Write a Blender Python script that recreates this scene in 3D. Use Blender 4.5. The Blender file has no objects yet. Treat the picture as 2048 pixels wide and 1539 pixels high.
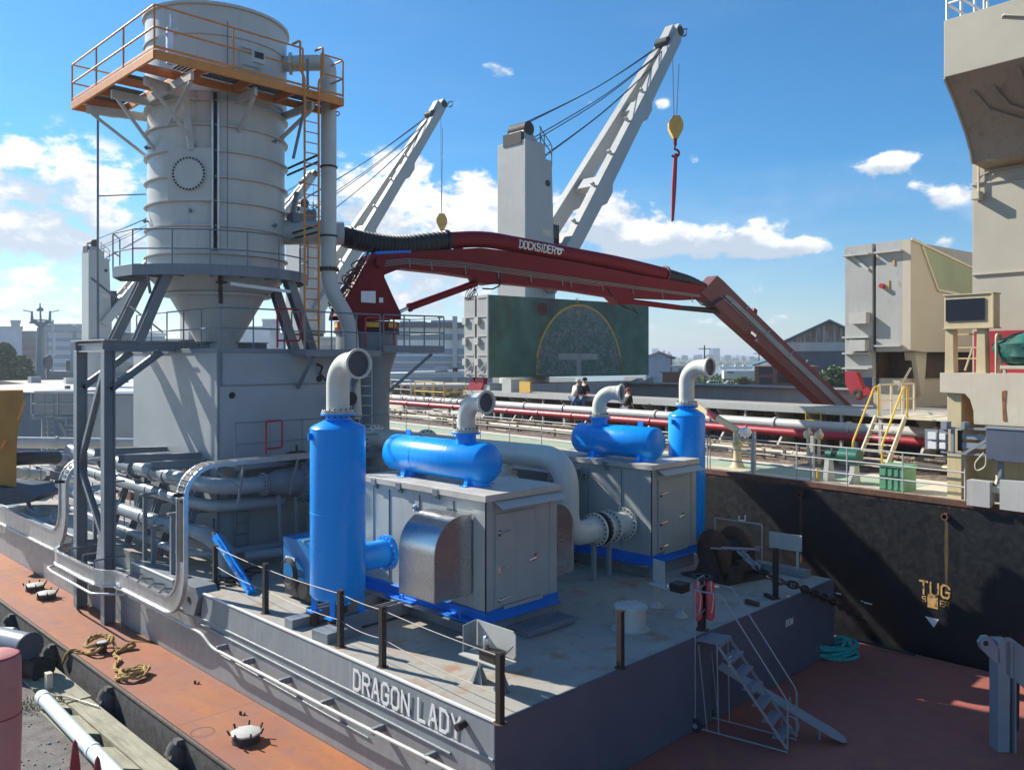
import bpy, bmesh, math, random
from mathutils import Vector, Matrix
random.seed(7)
V = Vector
RAD = math.radians
scene = bpy.context.scene
COL = scene.collection
# ---------------------------------------------------------------- camera
# world frame: x, y = the two horizontal axes of the grey barge, z up, z = 0 is its deck
EYE = 5.4; FPX = 1680.0; HZ = 720.0; CXP = 1024.0; Q = math.sqrt(2)
cam_d = bpy.data.cameras.new("camera"); cam = bpy.data.objects.new("camera", cam_d); COL.objects.link(cam)
cam.location = (0, 0, EYE)
cam.rotation_euler = (RAD(90), 0, RAD(-45))
cam_d.sensor_width = 36.0; cam_d.lens = 36.0 * FPX / 2048.0
cam_d.shift_y = -(769.5 - HZ) / 2048.0
cam_d.clip_start = 0.1; cam_d.clip_end = 20000
scene.camera = cam
# ---------------------------------------------------------------- light
SUN = V((-0.40, 1.48, 1.07)).normalized()
sun_el = math.asin(SUN.z); sun_az = math.atan2(SUN.x, SUN.y)
sd = bpy.data.lights.new("sun", 'SUN'); sd.energy = 5.0; sd.angle = RAD(0.5); sd.color = (1.0, 0.94, 0.84)
so = bpy.data.objects.new("sun", sd); COL.objects.link(so)
so.rotation_euler = SUN.to_track_quat('Z', 'Y').to_euler()
scene.view_settings.view_transform = 'Standard'; scene.view_settings.look = 'None'
scene.view_settings.exposure = 0.80; scene.view_settings.gamma = 1.0
scene.render.engine = 'CYCLES'
scene.cycles.max_bounces = 6; scene.cycles.volume_bounces = 0
scene.cycles.volume_step_rate = 5; scene.cycles.volume_preview_step_rate = 5

# photograph pixel (2048 x 1539) -> point where its ray meets a plane of the place
def Pd(px, py, d):
    k = (px - CXP) / FPX
    return V((d * (1 + k) / Q, d * (1 - k) / Q, EYE + (HZ - py) / FPX * d))
def Pz(px, py, z): return Pd(px, py, (EYE - z) * FPX / (py - HZ))
def PX(px, py, X):
    k = (px - CXP) / FPX; return Pd(px, py, X * Q / (1 + k))
def PY(px, py, Y):
    k = (px - CXP) / FPX; return Pd(px, py, Y * Q / (1 - k))
def Ppl(px, py, o, n):          # vertical plane through o with horizontal normal n
    a = Pd(px, py, 1.0); c = V((0, 0, EYE)); r = a - c
    t = (V((o[0], o[1], 0)) - V((0, 0, 0))).dot(n) / V((r.x, r.y, 0)).dot(n)
    return c + r * t

# ---------------------------------------------------------------- world
w = bpy.data.worlds.new("World"); scene.world = w; w.use_nodes = True
nt = w.node_tree; N = nt.nodes; L = nt.links
for n in list(N): N.remove(n)
def wn(t, **kw):
    n = N.new(t)
    for k, v in kw.items(): setattr(n, k, v)
    return n
def wm(op, a, b=None, c=None, clamp=False):
    n = wn('ShaderNodeMath', operation=op); n.use_clamp = clamp
    for i, x in enumerate((a, b, c)):
        if x is None: continue
        if isinstance(x, (int, float)): n.inputs[i].default_value = x
        else: L.new(x, n.inputs[i])
    return n.outputs[0]
sky = wn('ShaderNodeTexSky', sky_type='NISHITA'); sky.sun_disc = False
sky.sun_elevation = sun_el; sky.sun_rotation = sun_az
sky.air_density = 1.0; sky.dust_density = 0.25; sky.ozone_density = 3.0; sky.altitude = 20
tc = wn('ShaderNodeTexCoord'); sep = wn('ShaderNodeSeparateXYZ'); L.new(tc.outputs['Generated'], sep.inputs[0])
az = wm('ARCTAN2', sep.outputs[0], sep.outputs[1]); el = wm('ARCSINE', sep.outputs[2])
def dirof(px, py):
    d = (Pd(px, py, 1) - V((0, 0, EYE))).normalized(); return math.atan2(d.x, d.y), math.asin(d.z)
nz = wn('ShaderNodeTexNoise'); nz.inputs['Scale'].default_value = 11; nz.inputs['Detail'].default_value = 9; nz.inputs['Roughness'].default_value = 0.62
mp = wn('ShaderNodeMapping'); mp.inputs['Scale'].default_value = (1, 1, 1.7); L.new(tc.outputs['Generated'], mp.inputs[0]); L.new(mp.outputs[0], nz.inputs[0])
nz2 = wn('ShaderNodeTexNoise'); nz2.inputs['Scale'].default_value = 32; nz2.inputs['Detail'].default_value = 8; nz2.inputs['Roughness'].default_value = 0.6; L.new(mp.outputs[0], nz2.inputs[0])
# cumulus banks: centre (as seen from the barge), half widths in pixels of 1/1680 rad, strength
clouds = [(95, 345, 190, 62, 1), (60, 460, 170, 46, .8), (215, 430, 120, 60, .95), (40, 590, 190, 62, .85), (150, 640, 180, 45, .6), (95, 350, 60, 75, .9), (-170, 400, 160, 90, 1),
          (735, 395, 105, 74, .92), (830, 440, 95, 80, .92), (905, 490, 115, 48, .8), (960, 415, 68, 72, .95), (1000, 480, 110, 60, .9), (700, 545, 240, 50, .75), (850, 600, 190, 36, .55),
          (1215, 400, 85, 44, .92), (1190, 450, 100, 30, .75), (1370, 475, 150, 34, .88), (1470, 480, 95, 30, .8), (1280, 480, 80, 30, .8), (1620, 487, 50, 18, .75), (1560, 500, 60, 14, .6),
          (1750, 335, 75, 20, .95), (1790, 322, 50, 14, .8), (1885, 387, 50, 20, .85), (1825, 370, 20, 12, .6), (1895, 485, 20, 10, .7), (993, 135, 26, 16, .9), (1020, 145, 12, 8, .5),
          (1325, 208, 14, 9, .75), (1390, 320, 16, 9, .6), (900, 190, 18, 26, .45), (15, 250, 16, 14, .7), (845, 322, 50, 14, .6), (1180, 205, 9, 6, .6),
          (1410, 645, 100, 16, .5), (1560, 640, 30, 14, .6), (1330, 660, 110, 12, .45), (1480, 580, 120, 18, .28), (2300, 420, 300, 90, .8), (-4254, 380, 1500, 300, 1.1), (-2700, 380, 800, 260, 1), (4200, 380, 700, 280, 1.1)]  # final, widest banks: unseen, added to brighten faces turned to the camera
field = None; low = None
for (px, py, rx, ry, st) in clouds:
    if -300 < px < 2400: a0, e0 = dirof(px, py)
    else: a0, e0 = RAD(45) + (px - 1024) / FPX, (HZ - py) / FPX
    cc = math.cos(a0 - RAD(45)) ** 2 if abs(a0 - RAD(45)) < 1 else .5
    dx = wm('DIVIDE', wm('SUBTRACT', az, a0), rx / FPX * cc); dy = wm('DIVIDE', wm('SUBTRACT', el, e0), ry / FPX * math.sqrt(cc))
    r2 = wm('ADD', wm('MULTIPLY', dx, dx), wm('MULTIPLY', dy, dy))
    g = wm('MULTIPLY', wm('EXPONENT', wm('MULTIPLY', r2, -0.9)), st)
    field = g if field is None else wm('ADD', field, g)
    lw = wm('MULTIPLY', g, dy); low = lw if low is None else wm('ADD', low, lw)
nn = wm('ADD', wm('MULTIPLY', wm('SUBTRACT', nz.outputs[0], .5), 2.1), wm('ADD', wm('MULTIPLY', wm('SUBTRACT', nz2.outputs[0], .5), 1.1), 1.0))
dens = wm('ADD', wm('MULTIPLY', wm('MINIMUM', field, 1.12), 0.54), wm('SUBTRACT', nn, 1.0))
mr = wn('ShaderNodeMapRange', interpolation_type='SMOOTHSTEP'); L.new(dens, mr.inputs[0])
mr.inputs['From Min'].default_value = 0.20; mr.inputs['From Max'].default_value = 0.55
wisp = wn('ShaderNodeTexNoise'); wisp.inputs['Scale'].default_value = 4; wisp.inputs['Detail'].default_value = 8
mp3 = wn('ShaderNodeMapping'); mp3.inputs['Scale'].default_value = (1, 1, 5); L.new(tc.outputs['Generated'], mp3.inputs[0]); L.new(mp3.outputs[0], wisp.inputs[0])
mw = wn('ShaderNodeMapRange'); L.new(wisp.outputs[0], mw.inputs[0]); mw.inputs['From Min'].default_value = .5; mw.inputs['From Max'].default_value = .8; mw.inputs['To Max'].default_value = .20
mh = wn('ShaderNodeMapRange'); L.new(el, mh.inputs[0]); mh.inputs['From Min'].default_value = .06; mh.inputs['From Max'].default_value = .26; mh.inputs['To Min'].default_value = 1; mh.inputs['To Max'].default_value = .22
mf = wn('ShaderNodeMapRange', interpolation_type='SMOOTHSTEP'); L.new(field, mf.inputs[0]); mf.inputs['From Min'].default_value = .08; mf.inputs['From Max'].default_value = .42
cmask = wm('MAXIMUM', wm('MULTIPLY', mr.outputs[0], mf.outputs[0]), wm('MULTIPLY', mw.outputs[0], mh.outputs[0]))
mlo = wn('ShaderNodeMapRange', interpolation_type='SMOOTHSTEP'); L.new(wm('ADD', low, wm('MULTIPLY', wm('SUBTRACT', nz2.outputs[0], .5), 2.6)), mlo.inputs[0])
mlo.inputs['From Min'].default_value = -0.40; mlo.inputs['From Max'].default_value = 0.55
ccol = wn('ShaderNodeMix', data_type='RGBA'); L.new(mlo.outputs[0], ccol.inputs['Factor'])
ccol.inputs['A'].default_value = (4.2, 4.9, 5.8, 1); ccol.inputs['B'].default_value = (8.2, 8.2, 8.2, 1)
tm = wn('ShaderNodeMapRange'); L.new(el, tm.inputs[0]); tm.inputs['From Min'].default_value = .02; tm.inputs['From Max'].default_value = .22
tcol = wn('ShaderNodeMix', data_type='RGBA'); L.new(tm.outputs[0], tcol.inputs['Factor']); tcol.inputs['A'].default_value = (.80, .88, .96, 1); tcol.inputs['B'].default_value = (.34, .82, 1.08, 1)
tint = wn('ShaderNodeMix', data_type='RGBA', blend_type='MULTIPLY'); tint.inputs['Factor'].default_value = 1
L.new(sky.outputs[0], tint.inputs['A']); L.new(tcol.outputs['Result'], tint.inputs['B'])
mix = wn('ShaderNodeMix', data_type='RGBA'); L.new(cmask, mix.inputs['Factor']); L.new(tint.outputs['Result'], mix.inputs['A']); L.new(ccol.outputs['Result'], mix.inputs['B'])
bg = wn('ShaderNodeBackground'); bg.inputs[1].default_value = 0.082; L.new(mix.outputs['Result'], bg.inputs[0])
wo = wn('ShaderNodeOutputWorld'); L.new(bg.outputs[0], wo.inputs[0])
w.cycles.sampling_method = 'MANUAL'; w.cycles.sample_map_resolution = 1024

# ---------------------------------------------------------------- materials
MATS = {}
BEVEL = {'grey_hull': .02, 'grey_hull_shaded': .02, 'enclosure': .012, 'enclosure_roof': .015, 'house_grey': .02, 'grey_steel': .008, 'orange': .012, 'beige': .03, 'cream_yellow': .02, 'cream': .02, 'stainless': .012, 'red': .02, 'red_far': .02, 'skid_blue': .01, 'hatch_grey': .03, 'crane_grey': .05, 'timber': .02}
def pm(name, col, rough=.55, metal=0.0, var=.12, scale=2.5, streak=0.0, streakcol=None, rust=0.0, rustcol=(.17, .06, .025), rscale=3.0, bump=0.0, bscale=30, spec=.5, extra=None, alpha=None, coat=0):
    m = bpy.data.materials.new(name); m.use_nodes = True; t = m.node_tree; n = t.nodes; l = t.links
    b = n['Principled BSDF']
    b.inputs['Metallic'].default_value = metal; b.inputs['Roughness'].default_value = rough; b.inputs['Specular IOR Level'].default_value = spec
    if coat: b.inputs['Coat Weight'].default_value = coat; b.inputs['Coat Roughness'].default_value = .12
    tc = n.new('ShaderNodeTexCoord').outputs['Object']
    def noise(sc, det=5, ro=.6, stretch=None):
        x = n.new('ShaderNodeTexNoise'); x.inputs['Scale'].default_value = sc; x.inputs['Detail'].default_value = det; x.inputs['Roughness'].default_value = ro
        if stretch:
            mp = n.new('ShaderNodeMapping'); mp.inputs['Scale'].default_value = stretch; l.new(tc, mp.inputs[0]); l.new(mp.outputs[0], x.inputs[0])
        else: l.new(tc, x.inputs[0])
        return x.outputs[0]
    def ramp(x, a, bb, lo=0.0, hi=1.0):
        r = n.new('ShaderNodeMapRange'); r.inputs['From Min'].default_value = a; r.inputs['From Max'].default_value = bb
        r.inputs['To Min'].default_value = lo; r.inputs['To Max'].default_value = hi; l.new(x, r.inputs[0]); return r.outputs[0]
    def mixc(f, A, B, mode='MIX'):
        x = n.new('ShaderNodeMix'); x.data_type = 'RGBA'; x.blend_type = mode
        for s, v in (('Factor', f), ('A', A), ('B', B)):
            i = x.inputs[s] if s == 'Factor' else [q for q in x.inputs if q.name == s and q.type == 'RGBA'][0]
            if isinstance(v, (int, float)): i.default_value = v
            elif isinstance(v, tuple): i.default_value = (*v[:3], 1)
            else: l.new(v, i)
        return [q for q in x.outputs if q.type == 'RGBA'][0]
    c = mixc(ramp(noise(scale), .3, .7), tuple(x * (1 - var) for x in col), tuple(min(1, x * (1 + var)) for x in col))
    if streak:
        s = ramp(noise(3.2, 4, .6, (2.2, 2.2, .16)), .52, .72, 0, streak)
        c = mixc(s, c, streakcol or tuple(x * .6 for x in col))
    rf = None
    if rust:
        rf = ramp(noise(rscale, 9, .68), .70 - rust * .3, .78 - rust * .3)
        c = mixc(rf, c, mixc(noise(25, 3), rustcol, tuple(x * 1.9 for x in rustcol)))
    if extra: c = extra(n, l, tc, c, noise, ramp, mixc)
    l.new(c, b.inputs['Base Color'])
    rr = ramp(noise(scale * (1 if metal > .3 else 4), 3), .3, .7, max(.03, rough - (.015 if metal > .3 or rough < .4 else .08)), min(1, rough + (.03 if metal > .3 or rough < .4 else .1)))
    l.new(rr, b.inputs['Roughness'])
    if bump:
        bp = n.new('ShaderNodeBump'); bp.inputs['Strength'].default_value = bump; bp.inputs['Distance'].default_value = .02
        l.new(noise(bscale, 6, .7), bp.inputs['Height']); l.new(bp.outputs[0], b.inputs['Normal'])
    if name in BEVEL:
        bv = n.new('ShaderNodeBevel'); bv.samples = 3; bv.inputs['Radius'].default_value = BEVEL[name]
        if bump: l.new(bv.outputs[0], bp.inputs['Normal'])
        else: l.new(bv.outputs[0], b.inputs['Normal'])
    MATS[name] = m
    return m

def ex_brick(sc, w_, h_, mort, col2, strength=1.0, rot=(0, 0, 0), loc=(0, 0, 0)):
    """thin seams on a regular grid (plates, blocks)"""
    def f(n, l, tc, c, noise, ramp, mixc):
        mp = n.new('ShaderNodeMapping'); mp.inputs['Rotation'].default_value = rot; mp.inputs['Location'].default_value = loc; l.new(tc, mp.inputs[0])
        b = n.new('ShaderNodeTexBrick'); b.inputs['Scale'].default_value = sc; b.inputs['Brick Width'].default_value = w_; b.inputs['Row Height'].default_value = h_
        b.inputs['Mortar Size'].default_value = mort; b.inputs['Mortar Smooth'].default_value = .3; l.new(mp.outputs[0], b.inputs[0])
        return mixc(ramp(b.outputs['Fac'], 0, 1, 0, strength), c, col2)
    return f
def chain_ex(*fs):
    def f(n, l, tc, c, noise, ramp, mixc):
        for g in fs: c = g(n, l, tc, c, noise, ramp, mixc)
        return c
    return f
def ex_stain(col, sc, a, b, stretch=None, amt=1.0, det=8):
    def f(n, l, tc, c, noise, ramp, mixc):
        return mixc(ramp(noise(sc, det, .65, stretch), a, b, 0, amt), c, col)
    return f
def ex_windows(sx, sz, col, wfrac=.6, hfrac=.5):
    """rows of windows in the plane x+y / z (far buildings only)"""
    def f(n, l, tc, c, noise, ramp, mixc):
        s = n.new('ShaderNodeSeparateXYZ'); l.new(tc, s.inputs[0])
        def M(op, a, b=None):
            x = n.new('ShaderNodeMath'); x.operation = op
            for i, v in enumerate((a, b)):
                if v is None: continue
                if isinstance(v, (int, float)): x.inputs[i].default_value = v
                else: l.new(v, x.inputs[i])
            return x.outputs[0]
        u = M('FRACT', M('DIVIDE', M('ADD', s.outputs[0], s.outputs[1]), sx)); v = M('FRACT', M('DIVIDE', s.outputs[2], sz))
        k = M('MULTIPLY', M('LESS_THAN', u, wfrac), M('LESS_THAN', v, hfrac))
        return mixc(k, c, col)
    return f

pm('grey_steel', (.185, .21, .235), .42, .0, .12, 1.6, streak=.35, streakcol=(.10, .115, .13), rust=.10, rscale=4, bump=.05)
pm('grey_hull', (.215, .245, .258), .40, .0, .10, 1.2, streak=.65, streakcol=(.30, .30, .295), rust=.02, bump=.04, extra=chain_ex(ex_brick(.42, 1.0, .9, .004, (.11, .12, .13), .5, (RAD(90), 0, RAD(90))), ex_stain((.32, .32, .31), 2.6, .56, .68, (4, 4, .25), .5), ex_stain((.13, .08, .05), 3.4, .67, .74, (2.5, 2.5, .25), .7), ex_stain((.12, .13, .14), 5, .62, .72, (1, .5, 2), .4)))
pm('grey_hull_shaded', (.085, .105, .145), .45, .0, .12, 1.0, streak=.5, streakcol=(.09, .11, .15), rust=.03, rscale=1.3)  # hull grey made darker and bluer: the bow's shade is in the colour
pm('house_grey', (.33, .355, .37), .45, .0, .08, .8, streak=.6, streakcol=(.34, .36, .36), extra=ex_stain((.12, .12, .12), 3, .68, .8, (2, 2, .3), .5))
pm('light_grey', (.47, .47, .44), .42, .0, .07, 1.3, streak=.45, streakcol=(.37, .37, .35), bump=.03)
pm('silo_grey', (.54, .525, .475), .38, .0, .06, .8, streak=.7, streakcol=(.47, .45, .40), extra=chain_ex(ex_stain((.40, .36, .30), 1.6, .60, .76, (3, 3, .10), .5), ex_stain((.5, .5, .47), 5, .62, .74, (1, 1, .5), .3), ex_stain((.16, .10, .06), 7, .70, .76, (1, 1, .4), .6)))
pm('vent_grey', (.60, .60, .53), .40, .0, .05, 2, streak=.3, streakcol=(.42, .43, .38), bump=.03)
pm('pipe_grey', (.235, .268, .30), .36, .0, .08, 2, streak=.3, streakcol=(.2, .22, .24))
pm('galv', (.52, .53, .54), .34, .85, .14, 5, streak=.3, streakcol=(.36, .37, .38))
pm('enclosure', (.44, .47, .455), .42, .30, .06, 1.5, streak=.5, streakcol=(.36, .385, .375))
pm('enclosure_roof', (.54, .51, .45), .5, .15, .12, 2, extra=ex_stain((.36, .33, .28), 2.4, .5, .75, None, .6))
pm('stainless', (.58, .555, .54), .26, .9, .03, 3, streak=.3, streakcol=(.5, .48, .47), extra=ex_stain((.25, .23, .22), 7, .74, .78, (1, 1, 2), .6, 4))
pm('blue', (.003, .31, .90), .28, 0, .04, .8, streak=.3, streakcol=(.003, .20, .66), spec=.4, extra=ex_stain((.06, .22, .50), 2.2, .60, .8, (2, 2, .4), .4))
pm('skid_blue', (.004, .17, .66), .34, 0, .06, 2)
pm('welder_blue', (.008, .17, .42), .4, 0, .1, 4)
pm('orange', (.66, .235, .035), .5, 0, .12, 4, rust=.06, rustcol=(.2, .07, .02))
pm('orange_shaded', (.48, .15, .03), .55, 0, .15, 4)  # darker copy of the orange: shade under the platform painted in
pm('red', (.18, .010, .015), .5, 0, .12, 2, streak=.4, streakcol=(.16, .010, .014), spec=.18, extra=ex_stain((.19, .05, .04), 4, .64, .85, None, .4))
pm('red_far', (.135, .030, .028), .55, 0, .12, 2, extra=ex_stain((.11, .055, .05), 1.4, .4, .7, None, .7))
pm('pipe_red', (.33, .022, .035), .45, 0, .12, 2, extra=ex_stain((.2, .05, .03), 6, .6, .8, None, .4))
pm('black_rubber', (.017, .019, .023), .5, 0, .2, 5, bump=.1)
pm('black_post', (.022, .016, .014), .6, 0, .3, 8, rust=.22, rscale=8, rustcol=(.05, .022, .015))
pm('dark', (.02, .02, .022), .7, 0, .2, 5)
pm('mesh_dark', (.085, .09, .10), .75, 0, .2, 40)
pm('rust', (.12, .05, .028), .8, 0, .35, 4, bump=.25, extra=ex_stain((.05, .035, .03), 6, .45, .7, None, .8))
pm('rust_dark', (.055, .036, .028), .75, 0, .35, 6, bump=.25)
pm('chrome', (.75, .75, .75), .12, 1.0, .05, 5)
pm('white_paint', (.78, .78, .76), .45, 0, .06, 3, streak=.15)
pm('letter_white', (.72, .73, .72), .5, 0, .10, 6, extra=ex_stain((.35, .36, .37), 14, .60, .72, None, .7))
pm('yellow', (.62, .40, .03), .5, 0, .12, 4)
pm('hook_yellow', (.62, .36, .06), .5, 0, .15, 2, rust=.1)
pm('cream', (.56, .50, .38), .5, 0, .07, 1.2, streak=.35, streakcol=(.46, .40, .30), rust=.02, extra=ex_stain((.42, .16, .04), 2.2, .70, .78, (2, 2, .3), .7))
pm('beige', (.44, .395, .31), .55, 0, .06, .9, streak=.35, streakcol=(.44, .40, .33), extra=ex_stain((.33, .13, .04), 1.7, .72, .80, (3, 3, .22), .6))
pm('beige_shaded', (.30, .235, .17), .6, 0, .12, .9, streak=.6, streakcol=(.21, .16, .115), extra=ex_stain((.15, .09, .05), 2.2, .58, .72, None, .7))  # beige browned for the shade beneath the bridge wing, plus dirt stains
pm('cream_yellow', (.56, .46, .27), .5, 0, .07, 2, streak=.3, rust=.03)
pm('ship_grey', (.42, .42, .40), .5, 0, .07, 1.2, streak=.45, streakcol=(.33, .32, .30), rust=.035, rscale=2)
pm('crane_grey', (.40, .40, .38), .48, 0, .06, .5, streak=.4, streakcol=(.31, .31, .295), rust=.0, extra=ex_stain((.27, .16, .10), 1.1, .70, .76, None, .6))
pm('hatch_grey', (.335, .34, .33), .6, 0, .08, 1.0, streak=.5, streakcol=(.27, .26, .24), rust=.06, rscale=2, extra=ex_stain((.16, .08, .045), 2.6, .62, .70, (1, 1, .5), .7))
pm('rust_orange', (.27, .095, .03), .85, 0, .4, 6, extra=ex_stain((.10, .04, .02), 7, .5, .62, None, .8))
pm('coaming', (.40, .385, .345), .6, 0, .12, .9, streak=.5, streakcol=(.29, .27, .24), rust=.05)
pm('coaming_top', (.33, .315, .28), .6, 0, .12, 1.5, extra=ex_stain((.40, .33, .20), 2, .5, .75, None, .6))
pm('green_paint', (.10, .28, .16), .5, 0, .15, 4, rust=.03)
pm('dark_green', (.015, .11, .075), .35, 0, .15, 4)
pm('sling_red', (.42, .03, .05), .7, 0, .25, 5)
pm('vest', (.55, .08, .10), .7, 0, .2, 6)
pm('rope_teal', (.02, .34, .33), .8, 0, .25, 12, bump=.4)
pm('rope_tan', (.42, .28, .09), .85, 0, .3, 12, bump=.4)
pm('wire', (.26, .25, .23), .5, .3, .1, 5)
pm('cable', (.06, .07, .10), .5, .3, .1, 5)
pm('timber', (.34, .325, .235), .85, 0, .22, 2, bump=.5, bscale=14, extra=chain_ex(ex_stain((.19, .17, .12), 2, .48, .68, (9, .5, 9), .85), ex_stain((.05, .045, .035), 1.6, .64, .67, (16, .35, 16), .9), ex_stain((.12, .14, .06), 2.5, .62, .74, None, .5)))
pm('pile_wood', (.085, .08, .078), .9, 0, .3, 4, bump=.6, bscale=12, extra=ex_stain((.03, .03, .03), 5, .5, .7, None, .8))
pm('pvc', (.66, .74, .74), .38, 0, .05, 3, extra=ex_stain((.35, .42, .36), 3, .62, .75, None, .8))
pm('cap_blue', (.055, .075, .105), .6, 0, .15, 5)
pm('faded_red', (.52, .205, .19), .55, 0, .08, 2, streak=.2, extra=ex_stain((.32, .08, .07), 3, .55, .8, None, .6))
pm('spike_red', (.30, .03, .03), .5, 0, .15, 4)
pm('mustard', (.36, .19, .035), .7, 0, .15, 2.5, bump=.2, bscale=8)
pm('concrete', (.30, .295, .275), .85, 0, .15, 1, bump=.3)
pm('worn_yellow', (.50, .30, .10), .7, 0, .3, 6, extra=ex_stain((.03, .02, .015), 9, .50, .60, None, .95))
pm('gravel', (.145, .13, .12), .95, 0, .35, 3, bump=1.0, bscale=22, extra=chain_ex(ex_stain((.26, .24, .21), 14, .58, .68, None, .8), ex_stain((.06, .055, .05), 9, .58, .66, None, .7)))
pm('weed', (.07, .10, .03), .9, 0, .4, 8)
pm('tarp_green', (.012, .10, .075), .5, 0, .6, 3, extra=ex_stain((.18, .42, .34), 2.2, .58, .64, None, .85))
pm('glass_dark', (.008, .009, .018), .14, 0, .05, 2, spec=.35)
pm('skin', (.40, .22, .15), .6, 0, .05, 5); pm('shirt_white', (.62, .58, .50), .8, 0, .1, 5); pm('shirt_black', (.02, .02, .024), .8, 0, .2, 5)
pm('jeans', (.09, .15, .26), .85, 0, .2, 9); pm('hair_dark', (.03, .02, .015), .8); pm('hair_grey', (.5, .45, .38), .8); pm('backpack', (.07, .075, .085), .8, 0, .2, 6); pm('cap_red', (.20, .03, .03), .7)
# barge deck: painted plate, plate seams, dirt and rust
pm('barge_deck', (.345, .33, .285), .62, 0, .10, 1.0, bump=.12, bscale=18,
   extra=chain_ex(ex_brick(.35, 1.0, .62, .0035, (.17, .13, .10), .5), ex_stain((.28, .275, .25), .8, .45, .7, None, .7), ex_stain((.33, .17, .09), 1.5, .53, .66, None, .8), ex_stain((.24, .10, .05), 5, .62, .70, None, .75), ex_stain((.14, .13, .12), 2.0, .58, .72, None, .55), ex_stain((.10, .09, .085), 11, .64, .70, None, .5)))
def ex_zone(n, l, tc, c, noise, ramp, mixc):      # the deck turns maroon inboard of its orange side strip
    s = n.new('ShaderNodeSeparateXYZ'); l.new(tc, s.inputs[0]); a = n.new('ShaderNodeMath'); a.operation = 'ADD'; l.new(s.outputs[0], a.inputs[0]); l.new(noise(.9, 5), a.inputs[1])
    d = mixc(ramp(noise(.7, 8), .45, .6), (.34, .095, .080), mixc(ramp(noise(3, 8), .5, .66), (.27, .085, .07), (.36, .125, .06)))
    return mixc(ramp(a.outputs[0], 9.4, 9.9, 0, .85), c, d)
pm('red_deck', (.29, .098, .044), .68, 0, .10, .8, bump=.15, bscale=20,
   extra=chain_ex(ex_stain((.26, .108, .072), .55, .42, .58, None, .95), ex_stain((.36, .125, .035), .8, .48, .66, (1.5, .4, 1), .9), ex_stain((.20, .075, .04), 2.2, .56, .72, None, .8), ex_stain((.38, .22, .16), 3.5, .60, .76, None, .5), ex_stain((.12, .06, .045), 9, .62, .70, None, .55), ex_stain((.16, .10, .08), 1.1, .62, .70, (2.5, .7, 1), .5), ex_brick(.11, 1.0, .9, .0012, (.10, .05, .03), .9), ex_zone))
def ex_hull(n, l, tc, c, noise, ramp, mixc):
    c = mixc(ramp(noise(1.3, 8, .7, (1.3, 1.3, .22)), .58, .72, 0, .6), c, (.028, .016, .011))
    c = mixc(ramp(noise(1.9, 9, .75, (3.2, 3.2, .12)), .63, .70, 0, .55), c, (.10, .042, .016))
    c = mixc(ramp(noise(3.0, 9, .75), .66, .71, 0, .7), c, (.13, .05, .02))
    c = mixc(ramp(noise(9.0, 6, .7), .70, .735, 0, .5), c, (.20, .19, .17))
    s = n.new('ShaderNodeSeparateXYZ'); l.new(tc, s.inputs[0])
    top = ramp(s.outputs[2], 1.55, 2.0, -.35, .42)
    ad = n.new('ShaderNodeMath'); ad.operation = 'ADD'; l.new(top, ad.inputs[0]); l.new(noise(2.4, 7, .7, (1, 1, .6)), ad.inputs[1])
    return mixc(ramp(ad.outputs[0], .60, .78, 0, .85), c, (.15, .052, .032))
pm('rust_streak', (.075, .045, .012), .8, 0, .3, 4, extra=ex_stain((.03, .025, .02), 9, .5, .62, (1, 1, .3), .9))
pm('ship_hull', (.0075, .009, .0115), .42, 0, .3, 1.5, bump=.25, bscale=7, extra=ex_hull)
pm('ship_deck', (.55, .50, .40), .6, 0, .10, 1.5, extra=chain_ex(ex_stain((.38, .30, .2), 3, .55, .75, None, .7), ex_stain((.2, .12, .07), 5, .66, .75, None, .7)))
pm('ship_green', (.31, .39, .28), .6, 0, .12, 2, extra=ex_stain((.5, .48, .38), 3, .60, .7, None, .6))
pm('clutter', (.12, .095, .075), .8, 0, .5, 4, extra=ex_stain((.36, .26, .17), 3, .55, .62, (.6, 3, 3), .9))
pm('hatch_green', (.080, .165, .112), .7, 0, .35, .8, extra=chain_ex(ex_stain((.075, .07, .06), .35, .5, .68, (1, 1, .5), .9), ex_stain((.16, .17, .155), 7, .68, .72, None, .7), ex_stain((.14, .065, .04), .45, .56, .70, (1, 1, .5), .8)))
pm('hatch_worn', (.20, .215, .21), .7, 0, .12, 2, extra=chain_ex(ex_stain((.080, .165, .112), 5.5, .50, .53, None, .95, 12), ex_stain((.080, .165, .112), 1.3, .52, .58, None, .8, 12)))
pm('hatch_green_light', (.27, .31, .19), .6, 0, .1, .8, streak=.3)
pm('hatch_yellow', (.55, .33, .06), .6, 0, .15, 4); pm('hatch_patch', (.33, .34, .32), .6, 0, .12, 3)
# distance
pm('water', (.015, .04, .055), .12, 0, .1, .05, bump=.6, bscale=.8, spec=.6)
pm('ground', (.16, .15, .13), .95, 0, .3, .05, extra=ex_stain((.10, .13, .06), .03, .5, .62, None, .8))
pm('far_shore', (.09, .11, .08), .95, 0, .4, .01)
pm('b_white', (.78, .79, .78), .6, 0, .08, .2, extra=ex_windows(3.2, 3.4, (.32, .36, .42), .62, .40))
pm('b_blue', (.42, .50, .57), .6, 0, .1, .2, extra=ex_windows(3.0, 3.0, (.20, .27, .33), .5, .45))
pm('b_dark', (.24, .30, .36), .5, 0, .1, .2, extra=ex_windows(2.6, 3.1, (.18, .24, .30), .5, .45))
pm('b_tan', (.40, .36, .30), .7, 0, .15, .2, extra=ex_windows(3.4, 3.2, (.27, .27, .26), .5, .45))
pm('b_brick', (.22, .10, .075), .8, 0, .15, 1)
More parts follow.
